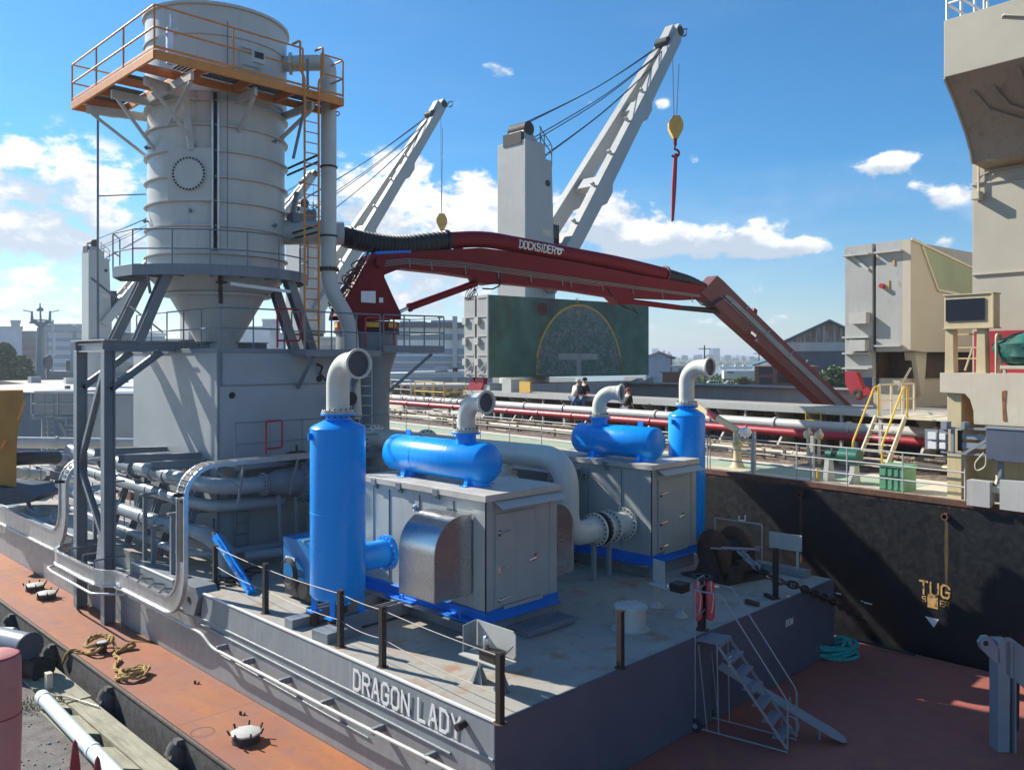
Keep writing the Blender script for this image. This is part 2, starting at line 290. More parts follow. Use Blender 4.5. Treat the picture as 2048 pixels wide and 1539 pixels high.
pm('shed_grey', (.30, .30, .30), .7, 0, .1, .5, streak=.3); pm('shed_rust', (.25, .17, .13), .8, 0, .2, .6, extra=ex_stain((.42, .41, .38), .9, .5, .56, (3, 3, .2), .9))
pm('shed_dark', (.12, .13, .15), .8, 0, .15, .6); pm('roof_blue', (.085, .17, .21), .6, 0, .1, .5); pm('shed_blue', (.28, .36, .46), .6, 0, .1, .5)
pm('leaf', (.095, .14, .045), .8, 0, .35, .8); pm('bark', (.09, .07, .05), .9, 0, .3, 3)
pm('naval_grey', (.27, .29, .30), .6, 0, .1, .5); pm('boat_white', (.66, .66, .62), .5, 0, .06, .5, streak=.3); pm('roof_light', (.50, .50, .47), .6, 0, .1, .5)
pm('car_white', (.6, .6, .6), .3, 0, .02, 1); pm('car_blue', (.04, .09, .2), .3, 0, .02, 1); pm('car_red', (.3, .02, .02), .3, 0, .02, 1)

# ---------------------------------------------------------------- mesh helpers
SPLIT = {k: k for k in 'corner_panel outrigger fitting joist stiffener bracket cross_beam clip conduit leg_brace lifting_lug tie_down saddle rope_guide chock foundation window ledge_bracket leg_brace stand hanger lug feature kick_plate weld_band guard post beam label_plate draft_marks panel handle weld_seam waterway_bar rubbing_strake guard_pipe edge_strip hatch_mark mark wing_brace cross_bar hinge inlet walkway_line inner_beam stud'.split()}
SPLIT.update({'rungs': 'rung', 'dog': 'dog', 'jib_sheave': 'jib_sheave', 'drop_leg': 'drop_leg', 'deck_gear': 'deck_gear', 'plastic_pads': 'pad', 'treads': 'tread', 'slot': 'slot', 'hoses': 'hose', 'underside_pipes': 'underside_beam', 'end_frame': 'end_frame', 'truss': 'truss_bar', 'draft_marks': 'draft_mark', 'stick_lines': 'stick_line', 'hydraulic_lines': 'hydraulic_line', 'hose_bundle': 'hose', 'warning_patch': 'warning_patch'})
class MB:
    def __init__(s, M=None): s.v = []; s.f = []; s.M = M; s.k = []
    def _a(s, pts):
        i = len(s.v)
        for p in pts:
            p = V(p); s.v.append(s.M @ p if s.M else p)
        return i
    def hexa(s, p):     # 8 points: bottom ring 4, top ring 4
        s.k.append(len(s.f))
        i = s._a(p)
        for q in ((3, 2, 1, 0), (4, 5, 6, 7), (0, 1, 5, 4), (1, 2, 6, 5), (2, 3, 7, 6), (3, 0, 4, 7)): s.f.append([i + k for k in q])
        return s
    def box(s, a, b):
        x0, x1 = sorted((a[0], b[0])); y0, y1 = sorted((a[1], b[1])); z0, z1 = sorted((a[2], b[2]))
        return s.hexa([(x0, y0, z0), (x1, y0, z0), (x1, y1, z0), (x0, y1, z0), (x0, y0, z1), (x1, y0, z1), (x1, y1, z1), (x0, y1, z1)])
    def cbox(s, c, sz): return s.box([c[i] - sz[i] / 2 for i in range(3)], [c[i] + sz[i] / 2 for i in range(3)])
    def bar(s, a, b, w=.1, h=None, up=(0, 0, 1)):
        a = V(a); b = V(b); h = w if h is None else h; t = (b - a)
        if t.length < 1e-6: return s
        t.normalize(); u = V(up)
        if abs(t.dot(u)) > .98: u = V((0, 1, 0)) if abs(t.y) < .9 else V((1, 0, 0))
        r = t.cross(u).normalized() * w / 2; q = r.normalized().cross(t).normalized() * h / 2
        return s.hexa([a - r - q, a + r - q, b + r - q, b - r - q, a - r + q, a + r + q, b + r + q, b - r + q])
    def tube(s, pts, r, seg=12, closed=False, caps=True):
        s.k.append(len(s.f))
        pts = [V(p) for p in pts]; n = len(pts); R = r if isinstance(r, (list, tuple)) else [r] * n
        if not closed:
            tan = [(pts[min(i + 1, n - 1)] - pts[max(i - 1, 0)]).normalized() for i in range(n)]
        else: tan = [(pts[(i + 1) % n] - pts[i - 1]).normalized() for i in range(n)]
        t = tan[0]; u = V((0, 0, 1)) if abs(t.z) < .9 else V((1, 0, 0)); u = (u - t * u.dot(t)).normalized()
        base = []
        for i in range(n):
            t = tan[i]; u = (u - t * u.dot(t))
            if u.length < 1e-5: u = t.orthogonal()
            u.normalize(); vv = t.cross(u)
            base.append(s._a([pts[i] + (u * math.cos(a) + vv * math.sin(a)) * R[i] for a in [2 * math.pi * k / seg for k in range(seg)]]))
        rng = range(n if closed else n - 1)
        for i in rng:
            p, q = base[i], base[(i + 1) % n]
            for k in range(seg): s.f.append([p + k, p + (k + 1) % seg, q + (k + 1) % seg, q + k])
        if caps and not closed:
            s.f.append([base[0] + k for k in reversed(range(seg))]); s.f.append([base[-1] + k for k in range(seg)])
        return s
    def cyl(s, a, b, r, r2=None, seg=20, caps=True): return s.tube([a, b], [r, r if r2 is None else r2], seg, caps=caps)
    def lathe(s, c, prof, seg=32, axis=(0, 0, 1), cap0=False, cap1=False, arc=None):
        s.k.append(len(s.f))
        c = V(c); t = V(axis).normalized(); u = V((1, 0, 0)) if abs(t.z) > .7 else V((0, 0, 1)); u = (u - t * u.dot(t)).normalized(); vv = t.cross(u)
        rows = []
        for r, h in prof:
            rows.append(s._a([c + t * h + (u * math.cos(a) + vv * math.sin(a)) * r for a in [2 * math.pi * k / seg for k in range(seg)]]))
        for p, q in zip(rows, rows[1:]):
            for k in range(seg): s.f.append([p + k, p + (k + 1) % seg, q + (k + 1) % seg, q + k])
        if cap0: s.f.append([rows[0] + k for k in reversed(range(seg))])
        if cap1: s.f.append([rows[-1] + k for k in range(seg)])
        return s
    def prism(s, poly, ext):    # polygon (3-D points) swept by vector ext
        s.k.append(len(s.f))
        n = len(poly); e = V(ext); i = s._a(poly); j = s._a([V(p) + e for p in poly])
        s.f.append([i + k for k in reversed(range(n))]); s.f.append([j + k for k in range(n)])
        for k in range(n): s.f.append([i + k, i + (k + 1) % n, j + (k + 1) % n, j + k])
        return s
    def bolts(s, c, axis, R, n, r=.02, h=.03, seg=6):
        c = V(c); t = V(axis).normalized(); u = t.orthogonal().normalized(); vv = t.cross(u)
        for k in range(n):
            a = 2 * math.pi * k / n; p = c + (u * math.cos(a) + vv * math.sin(a)) * R
            s.cyl(p - t * h / 2, p + t * h / 2, r, seg=seg)
        return s
    def build(s, name, mat, parent=None, smooth=True, angle=38):
        if parent and name in SPLIT and 1 < len(s.k) <= 60:      # loose pieces of one kind: one part each
            o = None; ks = s.k + [len(s.f)]
            for a, b_ in zip(ks, ks[1:]):
                used = sorted({i for f in s.f[a:b_] for i in f}); ix = {i: j for j, i in enumerate(used)}
                c = MB(); c.v = [s.v[i] for i in used]; c.f = [[ix[i] for i in f] for f in s.f[a:b_]]
                if c.f: o = c.build(SPLIT[name], mat, parent, smooth, angle)
            return o
        me = bpy.data.meshes.new(name); me.from_pydata([tuple(p) for p in s.v], [], s.f); me.update()
        bm = bmesh.new(); bm.from_mesh(me); bmesh.ops.recalc_face_normals(bm, faces=bm.faces); bm.to_mesh(me); bm.free()
        me.materials.append(MATS[mat] if isinstance(mat, str) else mat)
        if smooth:
            for p in me.polygons: p.use_smooth = True
            me.set_sharp_from_angle(angle=RAD(angle))
        o = bpy.data.objects.new(name, me); COL.objects.link(o)
        if parent: adopt(o, parent)
        return o
def adopt(o, parent):
    o.parent = parent
    if parent.type == 'EMPTY': o.matrix_parent_inverse = Matrix.Translation(-parent.location)
    return o
def thing(name, label, cat, loc=(0, 0, 0), group=None):
    o = bpy.data.objects.new(name, None); o.empty_display_size = .2; COL.objects.link(o); o.location = loc
    o['label'] = label; o['category'] = cat
    if group: o['group'] = group
    return o
def tag(o, label, cat, group=None):
    o['label'] = label; o['category'] = cat
    if group: o['group'] = group
    return o
def kind(o, k='structure', label=None, cat=None):
    o['kind'] = k
    if label: o['label'] = label
    if cat: o['category'] = cat
    return o
def dup(root, delta=(0, 0, 0), rotz=0, label=None, group=None):
    r = root.copy(); COL.objects.link(r); r.location = V(root.location) + V(delta); r.rotation_euler = (0, 0, root.rotation_euler.z + rotz)
    if label: r['label'] = label
    if group: r['group'] = group
    def rec(src, dst):
        for ch in [c for c in ALLCH(src)]:
            c = ch.copy(); COL.objects.link(c); c.parent = dst; c.matrix_parent_inverse = ch.matrix_parent_inverse.copy(); rec(ch, c)
    rec(root, r); return r
def ALLCH(o): return [c for c in COL.objects if c.parent == o]
def arc(c, u, v, r, a0, a1, n=8):
    c = V(c); u = V(u); v = V(v)
    return [c + (u * math.cos(RAD(a0 + (a1 - a0) * i / n)) + v * math.sin(RAD(a0 + (a1 - a0) * i / n))) * r for i in range(n + 1)]
def fillet(pts, r, n=6):
    pts = [V(p) for p in pts]; out = [pts[0]]
    for a, b, c in zip(pts, pts[1:], pts[2:]):
        d1 = (a - b); d2 = (c - b); rr = min(r, d1.length * .48, d2.length * .48)
        p = b + d1.normalized() * rr; q = b + d2.normalized() * rr
        for i in range(n + 1):
            t = i / n; out.append(p * (1 - t) ** 2 + b * 2 * t * (1 - t) + q * t * t)
    out.append(pts[-1]); return out
def catm(pts, n=8):
    pts = [V(p) for p in pts]; P = [pts[0]] + pts + [pts[-1]]; out = []
    for i in range(1, len(P) - 2):
        a, b, c, d = P[i - 1:i + 3]
        for k in range(n):
            t = k / n
            out.append(.5 * ((2 * b) + (c - a) * t + (2 * a - 5 * b + 4 * c - d) * t * t + (3 * b - a - 3 * c + d) * t ** 3))
    out.append(pts[-1]); return out
def railing(name, label, path, h=1.05, mids=(.52,), r=.022, pitch=1.2, mat='grey_steel', group=None, kick=0, closed=False, mode='thing', parent=None, rpost=None, offs=None, cat='railing'):
    """railing along a floor-level path: rails + every post its own part"""
    path = [V(p) for p in path]
    if mode == 'thing': root = thing(name, label, cat, path[0], group)
    else: root = parent
    m = MB(); up = V((0, 0, 1))
    for hh in (h,) + tuple(mids):
        m.tube(fillet([p + up * hh for p in path], .08, 3) if len(path) > 2 else [p + up * hh for p in path], r, 8, closed=closed)
    if kick:
        for a, b in zip(path, path[1:]): m.bar(a + up * kick / 2, b + up * kick / 2, .012, kick)
    m.build('rail', mat, root)
    proto = None
    spots = []
    for j, (a, b) in enumerate(zip(path, path[1:])):
        nseg = max(1, round((b - a).length / pitch))
        for i in range(nseg + (1 if j == len(path) - 2 else 0)): spots.append(a + (b - a) * (i / nseg))
    for p in spots:
        mb = MB(); mb.cyl(p, p + up * (h - r), rpost or r, seg=8); mb.build('post', mat, root)
    return root
def ladder(mb_rails, mb_rungs, a, b, side, w, r=.02, step=.3, rr=None):
    a = V(a); b = V(b); s = V(side).normalized() * w / 2; L_ = (b - a).length
    for sg in (-1, 1): mb_rails.tube([a + s * sg, b + s * sg], r, 8)
    for i in range(1, int(L_ / step)):
        p = a + (b - a) * (i * step / L_); mb_rungs.cyl(p - s, p + s, rr or r * .8, seg=6)
# stroke letters on a 4 x 6 cell
GL = {'D': [[(0, 0), (0, 6), (2.6, 6), (4, 4.8), (4, 1.2), (2.6, 0), (0, 0)]], 'R': [[(0, 0), (0, 6), (3, 6), (4, 5.2), (4, 3.9), (3, 3), (0, 3)], [(2.3, 3), (4, 0)]],
      'A': [[(0, 0), (1.7, 6), (2.3, 6), (4, 0)], [(.7, 2), (3.3, 2)]], 'G': [[(4, 4.6), (4, 5), (3, 6), (1, 6), (0, 5), (0, 1), (1, 0), (3, 0), (4, 1), (4, 2.7), (2.4, 2.7)]],
      'O': [[(1, 0), (0, 1), (0, 5), (1, 6), (3, 6), (4, 5), (4, 1), (3, 0), (1, 0)]], 'N': [[(0, 0), (0, 6), (4, 0), (4, 6)]], 'L': [[(0, 6), (0, 0), (3.6, 0)]],
      'Y': [[(0, 6), (2, 3), (4, 6)], [(2, 3), (2, 0)]], 'C': [[(4, 5), (3, 6), (1, 6), (0, 5), (0, 1), (1, 0), (3, 0), (4, 1)]], 'K': [[(0, 0), (0, 6)], [(4, 6), (0, 2.8)], [(1.4, 3.8), (4, 0)]],
      'S': [[(4, 5), (3, 6), (1, 6), (0, 5), (0, 4), (1, 3), (3, 3), (4, 2), (4, 1), (3, 0), (1, 0), (0, 1)]], 'I': [[(1, 0), (1, 6)]], 'E': [[(4, 0), (0, 0), (0, 6), (4, 6)], [(0, 3), (3.2, 3)]],
      'T': [[(0, 6), (4, 6)], [(2, 6), (2, 0)]], 'U': [[(0, 6), (0, 1), (1, 0), (3, 0), (4, 1), (4, 6)]], 'B': [[(0, 0), (0, 6), (3, 6), (4, 5.2), (4, 3.8), (3, 3), (0, 3)], [(3, 3), (4, 2.2), (4, .8), (3, 0), (0, 0)]],
      'W': [[(0, 6), (1, 0), (2, 4), (3, 0), (4, 6)]], 'M': [[(0, 0), (0, 6), (2, 2.5), (4, 6), (4, 0)]], 'P': [[(0, 0), (0, 6), (3, 6), (4, 5.2), (4, 3.9), (3, 3), (0, 3)]], 'F': [[(4, 6), (0, 6), (0, 0)], [(0, 3), (3.2, 3)]]}
ADV = {'I': 2.0, ' ': 4.5}
def text(mb, s, fn, h, t=.8, gap=1.5, wide=1.0, sub=1):
    """fn(u, v, w): metres along the line, up, out of the surface -> point; flat strokes 6 mm thick"""
    x = 0; q = h / 6
    for ch in s:
        for ln in GL.get(ch, []):
            for i, (a, b) in enumerate(zip(ln, ln[1:])):
                a = V((a[0] * wide, a[1])); b = V((b[0] * wide, b[1])); d = (b - a).normalized(); nn = V((-d.y, d.x)) * t / 2; e = d * t * .42; w_ = .006 + .0004 * i
                A_, B_ = a - e, b + e
                for j in range(sub):
                  a2 = A_.lerp(B_, j / sub); b2 = A_.lerp(B_, (j + 1) / sub); P = [a2 - nn, b2 - nn, b2 + nn, a2 + nn]
                  lo = [fn((x + p.x) * q, p.y * q, .0) for p in P]; hi = [fn((x + p.x) * q, p.y * q, w_) for p in P]
                  mb.hexa(lo + hi)
        x += ADV.get(ch, 4 * wide) + gap if ch != ' ' else 3.2
    return x * q
# ================================================================ SETTING
ZR = -1.80      # red deck barge under everything
def sheet(name, mat, pts, k='structure'):
    m = MB(); m._a(pts); m.f.append(list(range(len(pts)))); return kind(m.build(name, mat, None, False), k)
sheet('water', 'water', [(-3000, -3000, -3.6), (9000, -3000, -3.6), (9000, 9000, -3.6), (-3000, 9000, -3.6)])
def fv(d, px, z): k = (px - CXP) / FPX; return V((d * (1 + k) / Q, d * (1 - k) / Q, z))
# shipyard land beyond the ship (a slab with a quay face), far shore
m = MB(); m.prism([fv(62, 1180, -8), fv(62, 3200, -8), fv(420, 3200, -8), fv(380, 1500, -8), fv(330, 1250, -8)], (0, 0, 6.9)); kind(m.build('ground', 'ground'))
m = MB(); m.prism([fv(190, 500, -8), fv(150, 1150, -8), fv(330, 1150, -8), fv(500, 200, -8), fv(500, -900, -8), fv(210, -900, -8), fv(170, -200, -8)], (0, 0, 6.4)); kind(m.build('ground', 'ground'))
m = MB(); m.prism([fv(1700, -1500, -8), fv(1500, 600, -8), fv(1650, 1500, -8), fv(1500, 3500, -8), fv(6000, 3500, -8), fv(6000, -1500, -8)], (0, 0, 5.4)); kind(m.build('ground', 'far_shore'))
rnd = random.Random(3)
m = MB()
for i in range(90):     # low wooded hills behind the far shore
    px = -300 + i * 34 + rnd.uniform(-20, 20); d = rnd.uniform(2600, 3600); c = fv(d, px, -4); h = rnd.uniform(12, 30)
    m.lathe(c, [(rnd.uniform(90, 200), 0), (rnd.uniform(60, 90), h * .7), (25, h), (0.1, h * 1.05)], 9)
kind(m.build('hills', 'far_shore'))
# ---- wharf at the lower left
m = MB(); m.prism([(-2, -2, -6), (5.93, -2, -6), (5.93, 60, -6), (-30, 60, -6), (-30, -2, -6)], (0, 0, 3.72)); kind(m.build('ground', 'gravel'))
# ---- red deck barge
t = thing('deck_barge', 'flat barge with a worn orange red steel deck lying under the grey barge', 'barge', (14, 10, ZR))
m = MB(); m.box((6.95, -4, -5), (21.6, 62, ZR - .03)); m.build('hull', 'pile_wood', t)
m = MB(); m.box((7.02, -4, ZR - .03), (21.55, 62, ZR)); m.build('deck', 'red_deck', t)
m = MB()
m.tube([(6.97, -4, ZR - .02), (6.97, 62, ZR - .02)], .045, 8); m.build('edge_rail', 'rust_dark', t)
# ================================================================ GREY BARGE
X0, X1, Y0 = 8.68, 20.28, 9.05
b = thing('barge', 'grey steel barge carrying the unloading plant, name lettered on its side', 'barge', (14.5, 9.1, ZR))
SEG = [(Y0, 18.8), (20.45, 23.1), (26.9, 52)]
m = MB()
m.box((X0 + .02, Y0 + .02, ZR + .01), (X1, 52, -.56)); m.build('lower_hull', 'grey_hull', b)
m = MB(); m.box((X0 + .5, Y0 + .02, -.555), (X1, 52, -.012)); m.build('upper_hull', 'grey_hull', b)
for y0, y1 in SEG:
    m = MB()
    if y0 == Y0:
        m.hexa([(X0, Y0, -.57), (X0 + .499, Y0, -.57), (X0 + .499, y1 + .1, -.57), (X0, y1 + .1, -.57), (X0 + .02, Y0, 0), (X0 + .499, Y0, 0), (X0 + .499, y1, 0), (X0 + .02, y1, 0)])
    else:
        m.hexa([(X0 + .0, y0, -.57), (X0 + .499, y0, -.57), (X0 + .499, y1 + .2, -.57), (X0, y1 + .2, -.57), (X0 + .02, y0, .0), (X0 + .499, y0, .0), (X0 + .499, y1, .0), (X0 + .02, y1, .0)])
    m.build('side_plate', 'grey_hull', b)
m = MB()
m.box((X0 + .51, Y0 + .03, -.012), (X1 - .02, 52, 0)); m.box((X0 + .03, Y0 + .03, .001), (X0 + .512, 18.78, .004)); m.build('deck', 'barge_deck', b)
m = MB()      # white edge strip and turned-up lip on the side
m.box((X0 + .0, Y0 + .01, -.012), (X0 + .05, 18.8, .018)); m.box((X0 + .0, 20.45, -.01), (X0 + .05, 23.1, .02)); m.box((X0, 26.9, -.01), (X0 + .05, 52, .02)); m.build('edge_strip', 'white_paint', b)
m = MB(); m.box((X0, Y0 - .012, ZR + .01), (X1 + .0, Y0 + .019, .012)); m.build('bow_plate', 'grey_hull_shaded', b)
m = MB()      # knuckle and ledges along the side
m.tube([(X0 + .01, Y0 + .02, -.58), (X0 + .01, 52, -.58)], .03, 8)
m.tube([(X0 - .0, Y0 + 1.0, -.80), (X0 - .0, 18.9, -.72)], .022, 8)
m.tube([(X0 - .0, Y0 + 3.2, -1.25), (X0 - .0, 18.0, -1.18)], .014, 8)
m.build('rubbing_strake', 'grey_hull', b)
m = MB()
rp = fillet([(X0 - .0, Y0 - .0, -1.02), (X0 - .20, Y0 + .5, -.90), (X0 - .20, 12.45, -.95), (X0 - .2, 17.9, -.98), (X0 - .2, 18.4, -.78), (X0 - .2, 22.7, -.78)], .2, 4)
m.tube(rp, .035, 10)
m.tube([(X0 - .2, 27.0, -.55), (X0 - .2, 50, -.55)], .035, 10); m.build('guard_pipe', 'light_grey', b)
m = MB()
for y in (10.4, 11.8, 13.4, 14.9, 16.4, 17.6): m.box((X0 - .22, y, -1.0), (X0 + .02, y + .07, -.88))
for y in range(28, 50, 2): m.box((X0 - .22, y, -.62), (X0 + .02, y + .07, -.5))
m.build('bracket', 'grey_hull', b)
# lettering
m = MB(); A = PX(703, 1385, X0)
yl = PX(708, 1388, X0 - .01).y; yr = PX(928, 1490, X0 - .01).y
def side(u, v, w_): return (X0 - .010 + (v - .2) * .02 - w_, yl - u, -.49 + v)
def sc_text(mb, s, fn, h, W, t=.9, gap=1.6):
    w0 = text(MB(), s, lambda u, v, w_: (u, v, w_), h, t, gap); k = W / w0
    return text(mb, s, lambda u, v, w_: fn(u * k, v, w_), h, t, gap)
sc_text(m, 'DRAGON LADY', side, .33, yl - yr, 1.0, 1.9); m.build('lettering', 'letter_white', b, False)
m = MB(); p = PY(1572, 1252, Y0 - .013)
text(m, 'BOW', lambda u, v, w_: (p.x + u, Y0 - .013 - w_, p.z + v), .13, .9); m.build('bow_lettering', 'letter_white', b, False)
# round plug with its own lamp near the bow corner
t = tag(MB().cyl((X0 - .16, 9.72, -.24), (X0 + .01, 9.72, -.22), .062, seg=16).build('side_lamp', 'black_post'), 'black round lamp sticking out of the barge side after the lettering', 'lamp')
t = tag(MB().cyl((X0 - .10, 19.35, -.22), (X0 + .2, 19.35, -.22), .07, seg=16).build('side_plug', 'black_post'), 'black round plug on the grey side bracket beside the curved cable tray', 'plug')
m = MB(); m.prism([(X0 - .08, 19.9, .12), (X0 - .08, 19.0, .12), (X0 - .08, 18.85, -.1), (X0 - .08, 19.1, -.55), (X0 - .08, 19.6, -.6), (X0 - .08, 20.1, -.2)], (.5, 0, 0)); tag(m.build('chock', 'grey_steel'), 'grey rounded steel chock on the barge edge behind the curved cable tray', 'chock')

# ================================================================ SUPPORT PORTALS outboard (two legs with beams)
ZT = 5.8
def channel(m, a, b_, w_=.24, up=(0, 0, 1)):
    """wide-flange beam between two points"""
    a = V(a); b_ = V(b_); t = (b_ - a).normalized(); u = V(up)
    if abs(t.dot(u)) > .95: u = V((0, 1, 0))
    r = t.cross(u).normalized(); q = r.cross(t).normalized(); nk = len(m.k)
    m.bar(a, b_, .03, w_ - .04, q); 
    for sg in (-1, 1): m.bar(a + q * sg * w_ / 2, b_ + q * sg * w_ / 2, w_, .03, q)
    del m.k[nk + 1:]
fr = thing('support_frame', 'tall grey portal frame standing outboard and carrying the silo legs', 'frame', (8.45, 24.1, ZR))
for y in (24.1, 26.3):
    m = MB(); channel(m, (8.45, y, ZR), (8.45, y, ZT - .14), .27, (1, 0, 0)); m.build('leg', 'grey_steel', fr)
    m = MB(); channel(m, (8.30, y, ZT), (13.2, y, ZT), .27); m.build('beam', 'grey_steel', fr)
    m = MB(); channel(m, (8.5, y, 4.6), (9.9, y, 5.65), .16); m.build('knee_brace', 'grey_steel', fr)
m = MB(); m.bar((8.45, 23.9, ZT + .16), (8.45, 26.6, ZT + .16), .34, .03); channel(m, (8.45, 24.2, ZT - .05), (8.45, 26.2, ZT - .05), .2); m.build('cap_plate', 'light_grey', fr)
m = MB(); channel(m, (8.45, 24.2, 5.4), (8.45, 26.35, 2.3), .13, (1, 0, 0)); m.build('brace', 'grey_steel', fr)
m = MB(); channel(m, (8.45, 26.3, 2.3), (8.45, 24.2, .3), .13, (1, 0, 0)); m.build('brace', 'grey_steel', fr)
m = MB(); m.hexa([(8.3, 24.3, -.6), (8.62, 24.3, -.6), (8.62, 24.7, -.6), (8.3, 24.7, -.6), (8.4, 24.3, .6), (8.62, 24.3, .6), (8.62, 24.7, .6), (8.4, 24.7, .6)]); m.build('gusset', 'grey_steel', fr)

# ================================================================ HOUSING under the silo
HX0, HX1, HY0, HY1 = 10.3, 14.6, 21.4, 27.2
h = thing('plant_housing', 'big grey plated housing beneath the silo hopper', 'housing', (12, 24, 0))
m = MB(); m.box((HX0, HY0, 2.7), (HX1, HY1, 5.65)); m.build('upper_wall', 'house_grey', h)
m = MB(); m.box((HX0 + .02, HY0 + .02, 0), (HX1, HY1, 2.699)); m.build('lower_wall', 'house_grey', h)
m = MB()
m.box((HX0 - .03, HY0 - .03, 5.6), (HX1 + .03, HY1 + .03, 5.72)); m.bar((HX0 + .1, HY0 - .02, 4.72), (HX1 - .8, HY0 - .02, 4.72), .04, .03); m.bar((HX0 + .1, HY0 - .02, 4.72), (HX0 + .1, HY0 - .02, 5.6), .04, .03)
for x in (HX0, HX1): m.bar((x, HY0 - .005, 0), (x, HY0 - .005, 5.6), .06, .06)
m.build('trim', 'grey_steel', h)
m = MB()
for (x, z) in ((10.7, 4.45), (13.4, 4.85)):
    m.lathe((x, HY0, z), [(.09, 0), (.09, -.02), (.05, -.03), (.05, -.05)][::-1], 12, (0, 1, 0), True, True)
m.tube([(13.3, HY0 - .05, 5.3), (13.45, HY0 - .1, 5.2), (13.4, HY0 - .06, 5.0), (13.6, HY0 - .08, 4.8)], .035, 8); m.build('fitting', 'dark', h)
# sloped stiffener frames at the foot of the housing on the pipe side
m = MB()
for i, y in enumerate((22.0, 24.3)):
    channel(m, (8.9, y + .3, 2.62), (10.25, y, 2.62), .2); channel(m, (HX0 + .02, y, 2.6), (HX0 - .9, y - .15, .1), .16, (0, 1, 0))
for y in (23.1, 25.4, 26.8): channel(m, (HX0 - .02, y, 2.55), (HX0 - .85, y, .05), .14, (0, 1, 0))
for y in (22.0, 23.1, 24.3, 25.4): m.bar((HX0 - .45, y, 1.3), (HX0 - .02, y, 1.3), .05)
m.build('stiffener', 'grey_steel', h)
m = MB(); channel(m, (8.6, 23.3, 2.75), (10.3, 22.4, 2.75), .2); channel(m, (8.6, 25.6, 2.75), (10.3, 24.7, 2.75), .2); m.build('outrigger', 'grey_steel', h)
# walkway ledge with railing on the bow side
m = MB(); m.box((HX0, 20.4, 2.62), (15.3, HY0 - .031, 2.72)); m.box((HX0, 20.37, 2.55), (15.3, 20.4, 2.75)); m.build('ledge', 'grey_steel', h)
m = MB()
for x in (10.6, 12.4, 14.2): m.bar((x, 20.5, 2.6), (x, HY0 + .0, 1.7), .07)
m.build('ledge_bracket', 'grey_steel', h)
railing('railing', 'grey handrail on the low ledge of the plated housing', [(HX0, 20.42, 2.72), (15.2, 20.42, 2.72)], 1.05, (.5,), .02, .95)
m = MB(); g = [(11.75, 20.5, 2.8), (11.75, 20.5, 3.75), (12.15, 20.48, 3.8), (12.15, 20.48, 2.85)]
m.tube(fillet([(11.15, 20.38, 2.9), (11.15, 20.38, 3.78), (11.62, 20.38, 3.78), (11.62, 20.38, 3.05), (11.15, 20.38, 3.05)], .08, 3), .028, 8)
tag(m.build('safety_gate', 'sling_red'), 'small red safety gate in the low ledge handrail', 'gate')
# top walkway railing of the housing
top = [(HX0 + .1, HY1, 5.72), (HX0 + .1, HY0 + .05, 5.72), (12.3, HY0 + .05, 5.72)]
railing('railing', 'grey handrail around the roof of the plated housing under the hopper', top, 1.1, (.55,), .022, 1.1)
rp_ = thing('side_platform', 'small grey landing with handrail at the foot of the orange ladder', 'platform', (13.3, 20.9, 5.4))
m = MB(); m.box((12.45, 20.55, 5.55), (15.0, 21.36, 5.66)); m.bar((12.45, 20.55, 5.6), (15.0, 20.55, 5.6), .05, .18); m.build('floor', 'grey_steel', rp_)
m = MB(); m.bar((12.7, 20.6, 5.5), (12.7, 21.4, 4.6), .08); m.bar((14.6, 20.6, 5.5), (14.6, 21.4, 4.6), .08); m.build('bracket', 'grey_steel', rp_)
railing('', '', [(12.45, 21.3, 5.66), (12.45, 20.58, 5.66), (15.0, 20.58, 5.66)], 1.1, (.55,), .022, .8, mode='part', parent=rp_)
m = MB(); m.tube(fillet([(12.0, 21.3, 5.75), (12.0, 21.3, 6.85), (12.7, 21.25, 6.85), (12.7, 21.25, 5.95), (12.0, 21.3, 5.95)], .12, 4), .03, 8)
tag(m.build('safety_gate', 'sling_red'), 'red tubular gate on the housing roof beside the hopper cone', 'gate')

# ================================================================ SILO
SC = V((11.79, 24.51, 0)); R0 = 1.98
s = thing('silo', 'tall beige grey ribbed steel silo with cone bottom above the housing', 'silo', (SC.x, SC.y, 5.8))
m = MB(); m.lathe(SC, [(R0, 8.0), (R0, 12.95), (R0 + .06, 13.0), (R0 + .06, 15.5), (R0 - .1, 15.5), (R0 - .1, 12)], 72); m.build('shell', 'silo_grey', s)
for z in (8.42, 9.2, 9.9, 10.59, 11.32, 12.04, 12.74, 14.6):
    rr = R0 + (.10 if z < 13 else .11)
    m = MB(); m.lathe(SC, [(R0 - .01 + (0 if z < 13 else .06), z - .018), (rr, z - .018), (rr, z + .018), (R0 - .01 + (0 if z < 13 else .06), z + .018)], 72)
    m.build('rib', 'silo_grey', s)
m = MB(); m.lathe(SC, [(R0 + .05, 15.42), (R0 + .14, 15.42), (R0 + .14, 15.5), (R0 - .1, 15.5)], 72); m.build('rim', 'silo_grey', s)
m = MB(); m.lathe(SC, [(1.98, 8.05), (1.98, 7.85), (1.47, 7.36)], 60); m.lathe(SC, [(1.40, 7.34), (.62, 5.95), (.62, 5.72)], 60); m.build('cone', 'light_grey', s)
m = MB(); m.lathe(SC, [(1.38, 7.30), (1.56, 7.30), (1.56, 7.38), (1.38, 7.38)], 60); m.build('cone_flange', 'light_grey', s)
